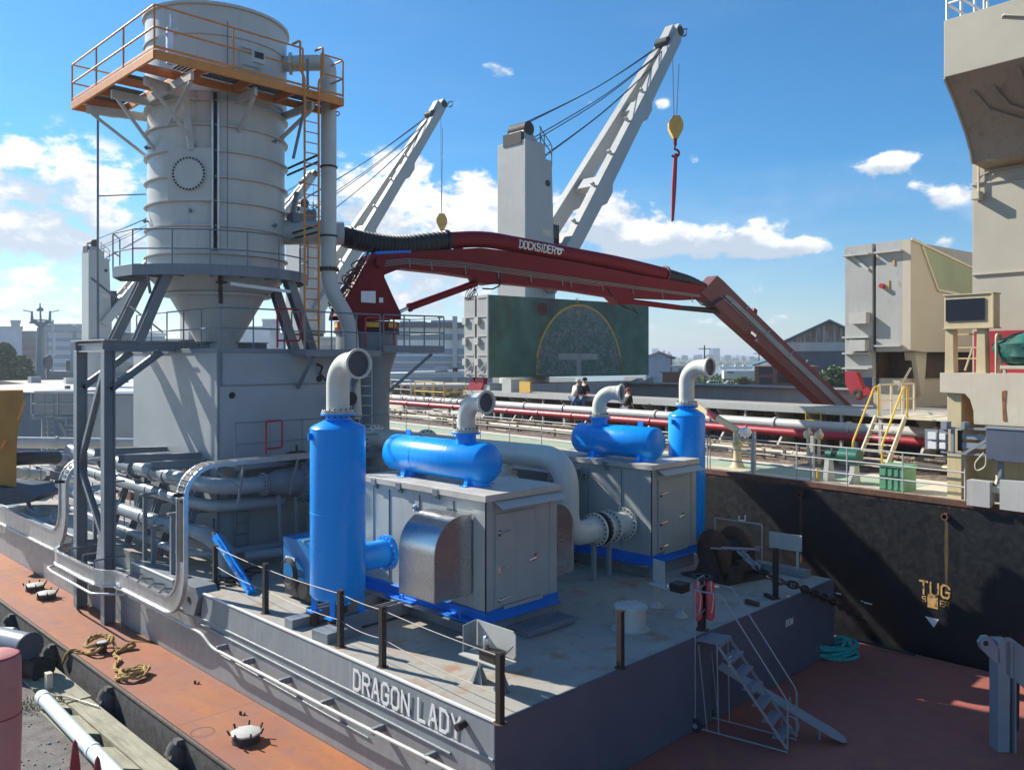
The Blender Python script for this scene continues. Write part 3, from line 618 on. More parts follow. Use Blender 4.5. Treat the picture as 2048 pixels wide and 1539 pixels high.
# manhole with bolts facing the camera-left side
def onr(px, z, r=R0):   # point on the silo shell seen at pixel column px
    k = (px - CXP) / FPX; dr = V((1 + k, 1 - k, 0)).normalized(); oc = -V((SC.x, SC.y, 0)); bb = oc.dot(dr); cc = oc.dot(oc) - r * r
    tt = -bb - math.sqrt(max(0, bb * bb - cc)); p = dr * tt; return V((p.x, p.y, z))
c = onr(382, 10.62); nrm = (c - V((SC.x, SC.y, c.z))).normalized()
m = MB(); tg = V((0, 0, 1)).cross(nrm); m.prism([c + tg * sx * .62 + V((0, 0, sz * .74)) - nrm * .02 for sx, sz in ((-1, -1), (1, -1), (1, 1), (-1, 1))], nrm * .11); m.build('manhole_pad', 'silo_grey', s)
m = MB(); m.cyl(c + nrm * .08, c + nrm * .17, .455, seg=40); mh = m.build('manhole_cover', 'silo_grey', s)
m = MB(); m.bolts(c + nrm * .17, nrm, .44, 30, .030, .04); m.build('bolt', 'dark', mh)
# galvanised conduit pair down the front
m = MB()
for px in (424, 436):
    a = onr(px, 13.0, R0 + .13); m.bar(V((a.x, a.y, 8.5)), V((a.x, a.y, 12.95)), .055, .05)
m.build('conduit', 'galv', s)
a = onr(430, 13, R0 + .09); m = MB(); m.bar(V((a.x, a.y, 8.5)), V((a.x, a.y, 12.95)), .13, .02, (0, 1, 0)); m.build('conduit_cover', 'dark', s)
m = MB(); a = onr(455, 13, R0 + .12); m.tube([(a.x, a.y, 8.6), (a.x, a.y, 15.0)], .009, 6); m.build('cable', 'dark', s)
m = MB()
for px, z in ((300, 11.55), (297, 9.45), (545, 11.9), (545, 9.4), (383, 9.6)):
    a = onr(px, z); q = (a - V((SC.x, SC.y, z))).normalized(); m.cyl(a, a + q * .16, .03, seg=8); m.bar(a + q * .1 + V((0, 0, -.06)), a + q * .1 + V((0, 0, .06)), .05)
m.build('lug', 'grey_steel', s)
# framed access door near the top
m = MB(); c1 = onr(500, 14.05, R0 + .07); nn_ = (c1 - V((SC.x, SC.y, c1.z))).normalized(); tg = V((0, 0, 1)).cross(nn_)
m.tube(fillet([c1 + tg * x + V((0, 0, z)) + nn_ * .04 for x, z in ((-.3, .3), (.3, .3), (.3, -.32), (-.3, -.32), (-.3, .28))], .1, 4), .02, 8)
for z in (.2, -.18): m.bar(c1 + tg * -.22 + V((0, 0, z)) + nn_ * .05, c1 + tg * .35 + V((0, 0, z)) + nn_ * .05, .03)
m.build('access_door_frame', 'silo_grey', s)
# legs (splayed, wide flange)
for a, b_ in (((9.35, 26.3, ZT + .13), (10.07, 25.7, 7.9)), ((9.24, 24.1, ZT + .13), (9.8, 23.4, 7.9)), ((14.3, 24.3, 5.72), (13.2, 23.8, 7.9)), ((14.0, 22.8, 5.72), (13.0, 22.5, 7.9)), ((13.4, 26.8, 5.72), (12.9, 26.1, 7.9))):
    m = MB(); channel(m, a, b_, .26, (0, 1, 0)); m.build('leg', 'grey_steel', s)
m = MB()
m.bar((8.85, 26.6, 7.85), (9.5, 26.2, 7.2), .07); m.bar((9.3, 23.6, 7.85), (9.55, 24.0, 7.3), .07); m.bar((9.6, 25.6, 7.0), (9.9, 24.0, 6.2), .04); m.bar((13.6, 23.4, 7.8), (13.9, 23.6, 7.2), .07)
m.build('leg_brace', 'grey_steel', s)
m = MB()
for z, x in ((7.6, .0), (7.0, .1)): pass
a = onr(440, 7.6, 2.0); m.bar((a.x, a.y, 7.85), (a.x + .05, a.y + .05, 7.0), .10, .07); m.bar((a.x - .05, a.y, 7.62), (a.x + .15, a.y, 7.6), .3, .05); m.build('hanger', 'rust_dark', s)
m = MB(); m.bar((11.1, 22.3, 7.55), (12.9, 22.15, 7.42), .05, .09); m.build('conveyor_light', 'white_paint', s)
# lower ring walkway
CN = []
for ang, r in ((150, 2.75), (172, 2.95), (196, 2.95), (218, 2.65), (240, 2.6), (262, 2.6), (284, 2.62), (306, 2.66), (328, 2.68), (350, 2.6)):
    CN.append(V((SC.x + math.cos(RAD(ang)) * r, SC.y + math.sin(RAD(ang)) * r, 7.92)))
wk = thing('ring_walkway', 'grey ring walkway with handrail around the foot of the silo', 'walkway', (SC.x, SC.y, 7.9))
m = MB(); inner = [V((SC.x + (p.x - SC.x) * (2.06 / (p - SC).to_2d().length), SC.y + (p.y - SC.y) * (2.06 / (p - SC).to_2d().length), 7.92)) for p in CN]
for i in range(len(CN) - 1): m.hexa([CN[i] + V((0, 0, -.05)), CN[i + 1] + V((0, 0, -.05)), inner[i + 1] + V((0, 0, -.05)), inner[i] + V((0, 0, -.05)), CN[i], CN[i + 1], inner[i + 1], inner[i]])
m.build('floor', 'grey_steel', wk)
m = MB()
for p, q_ in zip(CN, CN[1:]): m.bar(p + V((0, 0, -.02)), q_ + V((0, 0, -.02)), .03, .30)
m.build('fascia', 'grey_steel', wk)
m = MB()
for p, q_ in zip(CN, inner): m.bar(p + V((0, 0, -.12)), q_ + V((0, 0, -.12)), .06, .12)
m.build('joist', 'grey_steel', wk)
railing('', '', CN, 1.08, (.55,), .021, 1.3, mode='part', parent=wk)
# ================================================================ ORANGE MAINTENANCE PLATFORM
zp = 13.2; ax, bx, ay, by = 8.54, 14.1, 21.2, 27.3
t = thing('maintenance_platform', 'orange steel platform with handrail wrapped around the silo top', 'platform', (ax, ay, zp))
def obeam(a, b_, nm='edge_beam', mt='orange', w_=.07, h_=.22):
    m = MB(); m.bar(a, b_, w_, h_); m.build(nm, mt, t)
obeam((ax, ay, zp - .14), (ax, by, zp - .14)); obeam((ax, ay, zp - .14), (bx, ay, zp - .14)); obeam((9.75, 22.4, zp - .14), (9.75, by, zp - .14)); obeam((ax, by, zp - .14), (9.75, by, zp - .14)); obeam((bx, ay, zp - .14), (bx, 22.4, zp - .14)); obeam((9.75, 22.38, zp - .14), (bx, 22.38, zp - .14))
for y in (22.4, 23.8, 25.2, 26.4): obeam((ax, y, zp - .15), (9.75, y, zp - .15), 'cross_beam', 'orange_shaded')
for x in (9.9, 11.2, 12.5, 13.4): obeam((x, ay, zp - .15), (x, 22.38, zp - .15), 'cross_beam', 'orange_shaded')
m = MB()      # open grating strips: gaps show the sky
def grate(x0, x1, y0, y1, along='x', n=10, holes=()):
    for i in range(n):
        if along == 'x': xx = x0 + (x1 - x0) * i / n; m.box((xx, y0, zp - .02), (xx + (x1 - x0) / n * .82, y1, zp + .005))
        else:
            yy = y0 + (y1 - y0) * i / n
            if any(a <= yy < b_ for a, b_ in holes): continue
            m.box((x0, yy, zp - .02), (x1, yy + (y1 - y0) / n * .82, zp + .005))
grate(ax + .9, bx - .05, ay + .05, 22.3, 'x', 44)
m.build('grating', 'mesh_dark', t); m = MB()
grate(ax + .05, 9.7, 22.45, by - .05, 'y', 46, ((22.9, 23.5), (24.3, 24.8), (25.6, 26.0)))
m.build('grating', 'mesh_dark', t)
m = MB(); m.box((ax, ay - .01, zp + .02), (bx, ay + .01, zp + .085)); m.box((ax - .01, ay, zp + .02), (ax + .01, by, zp + .085)); m.build('kick_plate', 'orange', t)
railing('', '', [(bx, 22.4, zp), (bx, ay, zp), (13.35, ay, zp)], 1.1, (.55,), .026, 1.2, 'orange', mode='part', parent=t)
railing('', '', [(12.75, ay, zp), (ax, ay, zp), (ax, by, zp), (9.75, by, zp)], 1.1, (.55,), .026, 1.9, 'orange', mode='part', parent=t)
for y, sx in ((22.6, ax + .3), (24.4, ax + .1), (26.4, ax + .1)):   # grey brackets under the left wing
    m = MB(); ye = max(-1.45, min(1.45, y - SC.y)); xe = SC.x - math.sqrt(R0 ** 2 - ye ** 2) + .03; m.bar((sx, y, zp - .40), (xe, SC.y + ye, zp - .40), .10, .24); m.bar((sx + .15, y, zp - .5), (xe, SC.y + ye, 11.45), .08, .08); m.build('bracket', 'light_grey', t)
for x in (9.6, 11.4, 13.2):
    k = onr(300, 0) if 0 else None; yy = SC.y - math.sqrt(max(.1, R0 ** 2 - (x - SC.x) ** 2)) + .05
    m = MB(); m.bar((x, ay + .2, zp - .38), (x, yy, zp - .38), .09, .22); m.bar((x, ay + .3, zp - .5), (SC.x + (x - SC.x) * .8, yy, 11.9), .09, .09); m.build('bracket', 'light_grey', t)
m = MB(); m.bar((10.05, 22.9, 12.8), (10.3, 23.05, 11.3), .16, .10); m.build('bracket_pad', 'light_grey', t)
m = MB(); m.box((11.15, ay - .12, zp + .30), (11.5, ay - .03, zp + .62)); fl = m.build('floodlight', 'light_grey'); tag(fl, 'grey box floodlight fixed to the orange platform handrail', 'floodlight')
m = MB(); m.box((11.19, ay - .13, zp + .42), (11.46, ay - .121, zp + .59)); m.build('lens', 'glass_dark', fl)
m = MB(); m.box((9.2, 22.0, zp + .0), (9.36, 22.1, zp + .95)); m.bar((9.0, 22.05, zp + .62), (9.5, 22.05, zp + .98), .06); m.cyl((9.3, 22.0, zp + .95), (9.3, 22.0, zp + 1.3), .03); tag(m.build('hoist_bracket', 'galv'), 'galvanised hoist bracket standing behind the orange handrail', 'bracket')
# thin drain line on the left of the silo
m = MB(); m.tube([(9.0, 26.5, zp - .3), (9.0, 26.5, 6.0)], .035, 8); m.tube([(9.0, 26.5, 10.3), (9.9, 25.2, 10.3)], .02, 6); tag(m.build('drain_pipe', 'grey_steel'), 'thin grey drain pipe hanging from the orange platform left of the silo', 'pipe')
# ================================================================ LADDER
lx, ly = 12.95, 21.06
t = thing('ladder', 'long orange ladder rising to the silo platform', 'ladder', (lx, ly, 5.7))
for sx in (-.23, .23):
    m = MB(); zt = zp + (1.3 if sx < 0 else 1.0)
    if sx < 0: pts = [(lx + sx, ly, 5.7), (lx + sx, ly, zp - .1), (lx + sx, ly, zp + .25), (lx + sx - .14, ly, zp + .4), (lx + sx - .14, ly, zp + 1.25), (lx + sx - .14, ly + .4, zp + 1.25)]
    else: pts = [(lx + sx, ly, 5.7), (lx + sx, ly, zp - .1), (lx + sx, ly, zp + .25), (lx + sx + .14, ly, zp + .4), (lx + sx + .14, ly, zp + 1.25), (lx + sx + .14, ly + .4, zp + 1.25)]
    m.tube(fillet(pts, .1, 3), .033, 8); m.build('rail', 'orange', t)
for i in range(26):
    z = 5.95 + i * .298
    if z < zp: MB().cyl((lx - .23, ly, z), (lx + .23, ly, z), .017, seg=6).build('rung', 'orange', t)
m = MB()
for z in (11.35, 11.15, 9.3, 9.12): m.tube([(SC.x + 1.75, SC.y - 1.1, z), (lx + .3, ly + .1, z), (lx + .75, ly + .85, z - .05)], .035, 8)
t = thing('pipe_bracket', 'black bracket bars tying the orange ladder and tall pipe to the silo', 'bracket', (lx, ly, 9)); m.build('bracket', 'black_post', t)
m = MB(); m.tube([(lx + .05, ly + .25, zp), (lx - .3, ly + .5, 11.2)], .045, 8); m.tube([(lx + .05, ly + .3, zp + .9), (lx + .05, ly + .3, zp - .4)], .04, 8); tag(m.build('hose_stay', 'grey_steel'), 'grey slanting stay behind the orange ladder', 'stay')
# ================================================================ TALL DUST PIPE
t = thing('dust_pipe', 'tall beige grey pipe beside the orange ladder with elbow at the silo top', 'pipe', (14.1, 22.07, 4))
PXc = V((14.15, 22.05, 0)); zt = 14.45
pts = [V((SC.x + 1.2, SC.y - 1.05, zt + .0)), V((SC.x + 1.95, SC.y - 2.05, zt)), V((14.15, 22.05, zt)), V((14.15, 22.05, 7.6)), V((14.72, 21.75, 6.6)), V((14.85, 21.7, 3.6))]
m = MB(); m.tube(fillet(pts, .62, 8), .235, 24); m.build('pipe', 'silo_grey', t)
for z in (11.25, 9.15):
    MB().lathe((14.15, 22.05, z), [(.235, 0), (.265, 0), (.265, .05), (.235, .05)], 24).build('clamp', 'dark', t)
m = MB(); m.lathe((14.15, 22.05, 8.12), [(.235, 0), (.31, 0), (.31, .09), (.235, .09)], 24); m.bolts((14.15, 22.05, 8.17), (0, 0, 1), .29, 16, .022, .13); m.build('flange', 'rust_dark', t)
m = MB(); m.lathe((SC.x + 1.55, SC.y - 1.55, zt), [(.235, 0), (.33, 0), (.33, .08), (.235, .08)], 24, (1, -.75, 0)); m.build('flange', 'silo_grey', t)
m = MB(); m.lathe((14.33, 21.85, 12.9), [(.05, -.01), (.075, -.01), (.075, .01), (.05, .01)], 12, (1, 1, 0)); m.build('lug', 'dark', t)
# silo side outlet to the hose
t = thing('silo_outlet', 'beige grey outlet duct between the silo and the black corrugated hose', 'duct', (13.8, 23.2, 9))
m = MB(); o1 = V((13.2, 23.6, 9.35)); m.tube(fillet([o1, V((14.0, 23.1, 9.38)), V((14.9, 22.6, 9.40)), V((15.0, 22.55, 9.4))], .3, 5), .38, 24); m.build('duct', 'light_grey', t)
m = MB(); m.box((13.5, 23.0, 9.65), (14.3, 23.4, 9.95)); m.cyl((14.0, 23.2, 9.95), (14.3, 23.0, 10.0), .14); m.bar((13.6, 23.2, 9.95), (13.7, 23.1, 10.6), .2, .12); m.build('valve_motor', 'grey_steel', t)
# ================================================================ PIPEWORK ON THE PIPE SIDE
def pipe(name, label, pts, r, mat='pipe_grey', fr_=.5, flanges=(), posts=(), couple=(), group=None, seg=20):
    P = fillet(pts, fr_, 7) if len(pts) > 2 else [V(p) for p in pts]
    root = thing(name, label, 'pipe', P[0], group)
    m = MB(); m.tube(P, r, seg); m.build('tube', mat, root)
    for c, ax_ in flanges:
        c = V(c); a = V(ax_).normalized(); m = MB(); m.lathe(c - a * .04, [(r, -.005), (r * 1.42, 0), (r * 1.42, .035), (r * 1.02, .04), (r * 1.02, .05), (r * 1.42, .055), (r * 1.42, .09), (r, .095)], 28, a)
        f = m.build('flange', mat, root); m = MB(); m.bolts(c + a * .005, a, r * 1.27, 16, r * .06 + .006, .14); m.build('bolt', 'dark', f)
    for c, ax_ in couple:
        m = MB(); m.lathe(V(c), [(r, -.07), (r * 1.13, -.06), (r * 1.13, .06), (r, .07)], 20, ax_); m.build('coupling', mat, root)
    for p, zb in posts:
        p = V(p); m = MB(); m.bar((p.x, p.y, zb), p, .09, .09); m.bar(p + V((-.12, 0, 0)), p + V((.12, 0, 0)), .08, .05); m.build('post', 'grey_steel', root)
    return root
yv = (0, 1, 0); xv = (1, 0, 0); zv = (0, 0, 1)
pipe('transfer_pipe', 'upper big grey pipe beside the housing bending towards the reducer', [(9.8, 31.5, 2.27), (9.8, 21.6, 2.16), (9.95, 20.45, 2.15), (10.95, 20.2, 2.15)], .215, flanges=[((9.8, 28.0, 2.2), yv), ((9.8, 25.6, 2.18), yv), ((10.95, 20.2, 2.15), xv)], couple=[((9.8, 23.4, 2.16), yv), ((9.8, 24.3, 2.17), yv)])
t = thing('reducer', 'wide grey reducer with large flange joining the bent pipe to the housing', 'reducer', (11.6, 20.2, 2.1))
m = MB(); m.lathe((11.0, 20.2, 2.15), [(.215, 0), (.33, .35), (.40, .95), (.40, 1.0)], 28, xv); m.tube([(12.05, 20.2, 2.12), (12.9, 20.6, 2.1), (13.5, 21.4, 2.1)], .36, 24); m.build('body', 'grey_steel', t)
m = MB(); m.lathe((11.98, 20.2, 2.13), [(.38, 0), (.56, 0), (.56, .05), (.40, .055), (.40, .065), (.56, .07), (.56, .12), (.38, .12)], 36, xv); f = m.build('flange', 'grey_steel', t)
MB().bolts((12.04, 20.2, 2.13), xv, .5, 20, .018, .16).build('bolt', 'dark', f)
m = MB(); m.bar((11.75, 19.75, 0), (11.8, 20.0, 1.75), .07); m.bar((11.3, 19.8, 0), (11.3, 20.0, 1.85), .07); m.bar((11.3, 19.85, .75), (11.78, 19.85, .75), .06); m.build('stand', 'grey_steel', t)
m = MB(); m.box((11.75, 19.95, 2.66), (12.1, 20.25, 2.95)); m.bar((11.9, 20.1, 2.95), (11.9, 20.1, 3.12), .05); m.box((11.3, 19.9, 2.72), (11.7, 20.1, 2.76)); m.tube([(11.75, 20, 2.9), (11.5, 19.95, 2.95), (11.4, 19.95, 2.75)], .015, 6); tag(m.build('valve', 'rust_dark'), 'dark valve with a small wooden tag on top of the wide reducer flange', 'valve')
pipe('transfer_pipe', 'second grey pipe running just under the upper big pipe', [(9.75, 31, 1.75), (9.75, 21.9, 1.62), (10.05, 20.75, 1.6), (11.7, 20.45, 1.62)], .16, couple=[((9.75, 24.6, 1.65), yv), ((9.75, 22.6, 1.63), yv), ((9.75, 28.6, 1.7), yv)], posts=())
pipe('transfer_pipe', 'low grey pipe curving down onto the deck behind the cable tray', [(9.5, 30.5, .98), (9.5, 21.9, .93), (9.95, 20.9, .9), (10.05, 20.35, .05)], .19, fr_=.9, couple=[((9.5, 26.5, .96), yv), ((9.5, 24.3, .94), yv), ((9.5, 23.2, .93), yv), ((9.5, 22.4, .93), yv)])
pipe('transfer_pipe', 'lowest thin grey pipe along the deck edge near the portal frame', [(9.25, 30, .55), (9.25, 21.2, .48), (9.9, 20.5, .45), (11.5, 20.3, .45)], .1, couple=[((9.25, 26, .52), yv), ((9.25, 24.9, .51), yv), ((9.25, 23.9, .5), yv), ((9.25, 22.9, .5), yv), ((9.25, 22.1, .49), yv)])
# tapered discharge shoe seen beside the tray
m = MB(); m.tube(catm([(9.35, 20.75, 1.05), (9.6, 20.35, .95), (9.8, 19.95, .6), (9.85, 19.75, 0)], 5), [.13, .15, .18, .20, .21, .22, .225, .23, .23, .23, .23, .23, .23, .23, .23, .23], 18); tag(m.build('discharge_elbow', 'pipe_grey'), 'bulky grey elbow reaching down to the deck behind the galvanised tray', 'pipe')
m = MB(); m.tube(fillet([(10.3, 19.9, .42), (12.6, 19.3, .42), (13.4, 19.3, .42)], .3, 4), .13, 14); tag(m.build('deck_pipe', 'pipe_grey'), 'grey pipe lying low across the deck behind the blue jack', 'pipe')
PP = [(9.05, 23.1), (9.05, 22.55), (8.95, 21.1), (9.05, 26.9), (8.95, 25.1), (9.3, 28.6)]
for i, (x, y) in enumerate(PP):
    q = thing('pipe_post', ['grey post standing on the side plate beside the second tall portal leg', 'shorter grey post right beside its taller neighbour on the deck edge', 'grey post behind the vertical run of the curved tray', 'grey post left of the portal frame', 'grey post between the two portal legs', 'grey post at the far end of the pipes'][i], 'post', (x, y, 0), 'pipe posts along the deck edge')
    hh = [1.75, .95, 1.5, 1.0, 1.9, 1.2][i]
    MB().box((x - .05, y - .05, .004), (x + .05, y + .05, hh)).build('upright', 'grey_steel', q); MB().box((x - .12, y - .06, hh + .001), (x + .3, y + .06, hh + .05)).build('arm', 'grey_steel', q)
# a ladder on the housing foot
t = thing('wall_ladder', 'short grey ladder on the lower housing wall behind the blue jack', 'ladder', (11.2, 21.2, 0)); a_ = MB(); c_ = MB(); ladder(a_, c_, (10.9, 21.25, .1), (10.9, 21.25, 2.5), xv, .35, .022, .3); a_.build('rail', 'grey_steel', t); c_.build('rungs', 'grey_steel', t)

# ================================================================ CURVED CABLE TRAYS
def tray(name, label, path, broads, wd=.40, th=.10):
    """path points with the direction of the wide side given at each"""
    root = thing(name, label, 'cable tray', path[0])
    n = len(path); P = [V(p) for p in path]; B = [V(b_).normalized() for b_ in broads]
    m = MB(); g = MB(); ru = MB(); prev = None
    for i in range(n):
        tg = (P[min(i + 1, n - 1)] - P[max(i - 1, 0)]).normalized(); bd = (B[i] - tg * B[i].dot(tg)).normalized(); nm = tg.cross(bd)
        cur = (P[i], bd * wd / 2, nm * th / 2)
        if prev:
            for sg in (-1, 1):
                e0 = prev[0] + prev[1] * sg; e1 = cur[0] + cur[1] * sg; s0 = prev[1].normalized() * .022; s1 = cur[1].normalized() * .022
                m.hexa([e0 - s0 - prev[2], e0 + s0 - prev[2], e1 + s1 - cur[2], e1 - s1 - cur[2], e0 - s0 + prev[2], e0 + s0 + prev[2], e1 + s1 + cur[2], e1 - s1 + cur[2]])
            if i > 0: g.hexa([prev[0] - prev[1] * .9 - prev[2] * .1, prev[0] + prev[1] * .9 - prev[2] * .1, cur[0] + cur[1] * .9 - cur[2] * .1, cur[0] - cur[1] * .9 - cur[2] * .1, prev[0] - prev[1] * .9 + prev[2] * .1, prev[0] + prev[1] * .9 + prev[2] * .1, cur[0] + cur[1] * .9 + cur[2] * .1, cur[0] - cur[1] * .9 + cur[2] * .1])
        prev = cur
    m.build('side_rail', 'galv', root); return root, g
# tray 1: along the hull (wide side upright), up in front of the pipes, over the top towards the housing
hx = X0 - .32
H = [(hx - .0, y, -.42) for y in (23.0, 22.2, 21.4, 20.6, 20.1)]
U = arc((hx, 20.1, .50), (0, 0, -1), (0, -1, 0), .92, 0, 90, 9)[0:]
Vv = [(hx, 19.18, z) for z in (.9, 1.4, 1.9, 2.2)]
T = arc((hx + .72, 19.18, 2.2), (-1, 0, 0), (0, 0, 1), .72, 0, 90, 8)
W = [(x, 19.18 - .0 * (x - 9), 2.93) for x in (9.6, 10.4, 11.4, 12.4)]
path = [V(p) for p in H] + U[1:] + [V(p) for p in Vv[1:]] + T[1:] + [V(p) for p in W]
br = []
for i, p in enumerate(path):
    if i < len(H): br.append((0, 0, 1))
    elif i < len(H) + len(U) - 1:
        a = math.radians(90 * (i - len(H) + 1) / 9); br.append((0, math.sin(a), math.cos(a)))
    else: br.append((0, 1, 0))
rt, g = tray('cable_tray', 'curved galvanised cable tray looping up from the barge side and over the pipes', path, br)
g.build('cover', 'galv', rt)
# visible rungs over the top bend
m = MB()
for p in T + [V(q) for q in W[:1]]:
    c0 = V((hx + .72, 19.18, 2.2)); o_ = (V(p) - c0).normalized() * .055; m.bar(V(p) + o_ + V((0, -.2, 0)), V(p) + o_ + V((0, .2, 0)), .06, .015)
m.build('rungs', 'galv', rt)
m = MB()
for i in range(0, len(T) - 1):
    p = (V(T[i]) + V(T[i + 1])) / 2; o_ = (p - V((hx + .72, 19.18, 2.2))).normalized() * .05; d_ = (V(T[i + 1]) - V(T[i])) * .3; m.bar(p + o_ - d_, p + o_ + d_, .30, .012)
m.build('slot', 'dark', rt)
m = MB(); m.box((hx - .052, 19.03, .75), (hx - .045, 19.19, 2.2)); m.build('slot', 'dark', rt)
m = MB(); m.bar((9.9, 19.18, 2.88), (9.9, 19.5, 1.8), .05); m.bar((11.4, 19.18, 2.88), (11.4, 19.6, 1.9), .05); m.bar((9.2, 19.2, 2.75), (9.8, 19.2, 2.3), .04); m.build('hanger', 'grey_steel', rt)
m = MB()
for y in (22.4, 21.7, 21.0, 20.35): m.tube(fillet([(X0 + .05, y, -.2), (X0 - .25, y, -.12), (X0 - .38, y, -.2)], .03, 2), .022, 6)
m.build('bracket', 'grey_steel', rt)
# jog around the portal legs, joined to tray 2 and running on along the hull
pj = [(hx, 23.0, -.42), (hx - .02, 23.3, -.42), (hx - .2, 23.55, -.42), (hx - .33, 23.9, -.42), (hx - .36, 24.8, -.42), (hx - .36, 26.9, -.42), (hx - .3, 27.3, -.42), (hx - .02, 27.7, -.42)]
rt2, g = tray('cable_tray', 'galvanised tray stepping outward around the feet of the portal legs', pj, [(0, 0, 1)] * 8); g.build('cover', 'galv', rt2)
m = MB(); m.tube(fillet([(X0 + .0, 27.8, -.78), (hx - .42, 27.6, -.78), (hx - .5, 27.0, -.78), (hx - .5, 23.6, -.78), (X0 - .2, 22.9, -.78)], .15, 3), .032, 8); m.build('guard_pipe', 'galv', rt2)
m = MB()
for y in (24.0, 24.9, 26.0, 26.8): m.tube(fillet([(X0 + .2, y, .0), (hx - .3, y, .0), (hx - .3, y, -.3)], .05, 2), .028, 6)
m.build('bracket', 'grey_steel', rt2)
H2 = [(hx + .12, y, -.25) for y in (36, 33, 31, 29.6)]
U2 = arc((hx + .12, 29.0, .85), (0, 0, -1), (0, -1, 0), 1.1, 0, 90, 9)
V2 = [(hx + .12, 27.9, z) for z in (1.2, 1.6)]
T2 = arc((hx + .84, 27.9, 1.6), (-1, 0, 0), (0, 0, 1), .72, 0, 90, 7)
p2 = [V(p) for p in H2] + U2 + [V(p) for p in V2] + T2[1:] + [V((10.5, 27.9, 2.32))]
b2 = [(0, 0, 1)] * 4 + [(0, math.sin(RAD(10 * i)), math.cos(RAD(10 * i))) for i in range(10)] + [(0, 1, 0)] * 20
rt3, g = tray('cable_tray', 'second curved galvanised tray looping up left of the tall portal legs', p2, b2[:len(p2)], .62); g.build('cover', 'galv', rt3)
m = MB()
for i in range(0, len(T2) - 1):
    p = (V(T2[i]) + V(T2[i + 1])) / 2; o_ = (p - V((hx + .84, 27.9, 1.6))).normalized() * .055; d_ = (V(T2[i + 1]) - V(T2[i])) * .3; m.bar(p + o_ - d_, p + o_ + d_, .42, .012)
m.build('slot', 'dark', rt3)

# ================================================================ INTAKE ELBOW BUILDER
def elbow_vent(parent, x, y, z0, r, hgt, reach, ang=-90, flare=1.22):
    """riser, 90 degree bend and flared mouth with a wire screen; ang = heading of the mouth"""
    d = V((math.cos(RAD(ang)), math.sin(RAD(ang)), 0)); c = V((x, y, z0)); R = reach * .62
    P = [c, c + V((0, 0, hgt - R))] + [c + V((0, 0, hgt - R)) + d * (R - R * math.cos(a)) + V((0, 0, R * math.sin(a))) for a in [math.pi / 2 * i / 8 for i in range(1, 9)]]
    P += [c + V((0, 0, hgt)) + d * (reach * .82), c + V((0, 0, hgt)) + d * reach]
    rr = [r] * (len(P) - 2) + [r * 1.02, r * flare]
    m = MB(); m.tube(P, rr, 28, caps=False); e = c + V((0, 0, hgt)) + d * reach; m.lathe(e, [(r * flare, -.01), (r * flare + .02, 0), (r * flare + .02, .03), (r * flare - .03, .03), (r * flare - .03, -.12)], 28, d)
    el = m.build('elbow', 'vent_grey', parent)
    m = MB(); m.lathe(e - d * .03, [(.001, 0), (r * flare - .02, 0)], 28, d); m.build('screen', 'mesh_dark', el)
    m = MB(); m.lathe(c, [(r, -.03), (r * 1.42, -.03), (r * 1.42, .0), (r, .0)], 28); m.lathe(c, [(r, .012), (r * 1.38, .012), (r * 1.38, .04), (r, .04)], 28); f = m.build('flange', 'vent_grey', parent)
    MB().bolts(c + V((0, 0, .01)), zv, r * 1.25, 16, .016, .12).build('bolt', 'rust_dark', f)
# ================================================================ VERTICAL BLUE SILENCERS
def vtank(label, x, y, r, zb, zs, hgt, group, side=None):
    root = thing('air_receiver', label, 'tank', (x, y, 0), group)
    m = MB(); m.lathe((x, y, 0), [(.02, zb - .10), (r * .55, zb - .08), (r * .9, zb - .02), (r, zb + .06), (r, zs), (r * .93, zs + .045), (r * .45, zs + .17), (r * .45, zs + .26)], 56); m.build('body', 'blue', root)
    m = MB(); m.lathe((x, y, 0), [(r + .001, zs - .012), (r + .006, zs - .012), (r + .006, zs + .004), (r, zs + .004)], 56)
    m.lathe((x, y, 0), [(r, zb + 1.68), (r + .005, zb + 1.69), (r + .005, zb + 1.705), (r, zb + 1.715)], 56); m.build('weld_seam', 'blue', root)
    for a in (225, 315, 45, 135):
        p = V((x + math.cos(RAD(a)) * r * .86, y + math.sin(RAD(a)) * r * .86, 0)); m = MB(); m.bar((p.x, p.y, .30), (p.x, p.y, zb + .35), .10, .10, (1, 1, 0)); m.box((p.x - .12, p.y - .12, .275), (p.x + .12, p.y + .12, .30)); m.build('leg', 'blue', root)
    m = MB(); m.lathe((x, y, zs + .26), [(r * .42, 0), (r * .62, 0), (r * .62, .035), (r * .42, .035)], 32); f = m.build('flange', 'blue', root); MB().bolts((x, y, zs + .28), zv, r * .56, 16, .018, .12).build('bolt', 'rust_dark', f)
    q = V((x - r * .92, y + .1, zs - .15)); m = MB(); m.bar(q, q + V((-.12, 0, 0)), .03, .14); m.bar(q + V((.25, -r * .8, -.05)), q + V((.25, -r * .8 - .14, -.05)), .03, .14); m.build('lifting_lug', 'blue', root)
    elbow_vent(root, x, y, zs + .33, r * .42, hgt, .72)
    return root
T1 = (9.62, 14.65)
t1 = vtank('tall blue vertical tank with grey elbow nearest the barge side', *T1, .56, .62, 4.02, .98, 'tall vertical blue tanks')
m = MB(); m.tube([(T1[0] + .3, T1[1], 1.28), (10.78, T1[1], 1.28)], .29, 32); m.build('branch', 'blue', t1)
m = MB(); m.lathe((10.78, T1[1], 1.28), [(.27, 0), (.38, 0), (.38, .045), (.27, .045)], 36, xv); m.lathe((10.84, T1[1], 1.28), [(.27, 0), (.38, 0), (.38, .045), (.27, .045)], 36, xv); f = m.build('flange', 'blue', t1)
MB().bolts((10.835, T1[1], 1.28), xv, .345, 18, .02, .15).build('bolt', 'light_grey', f)
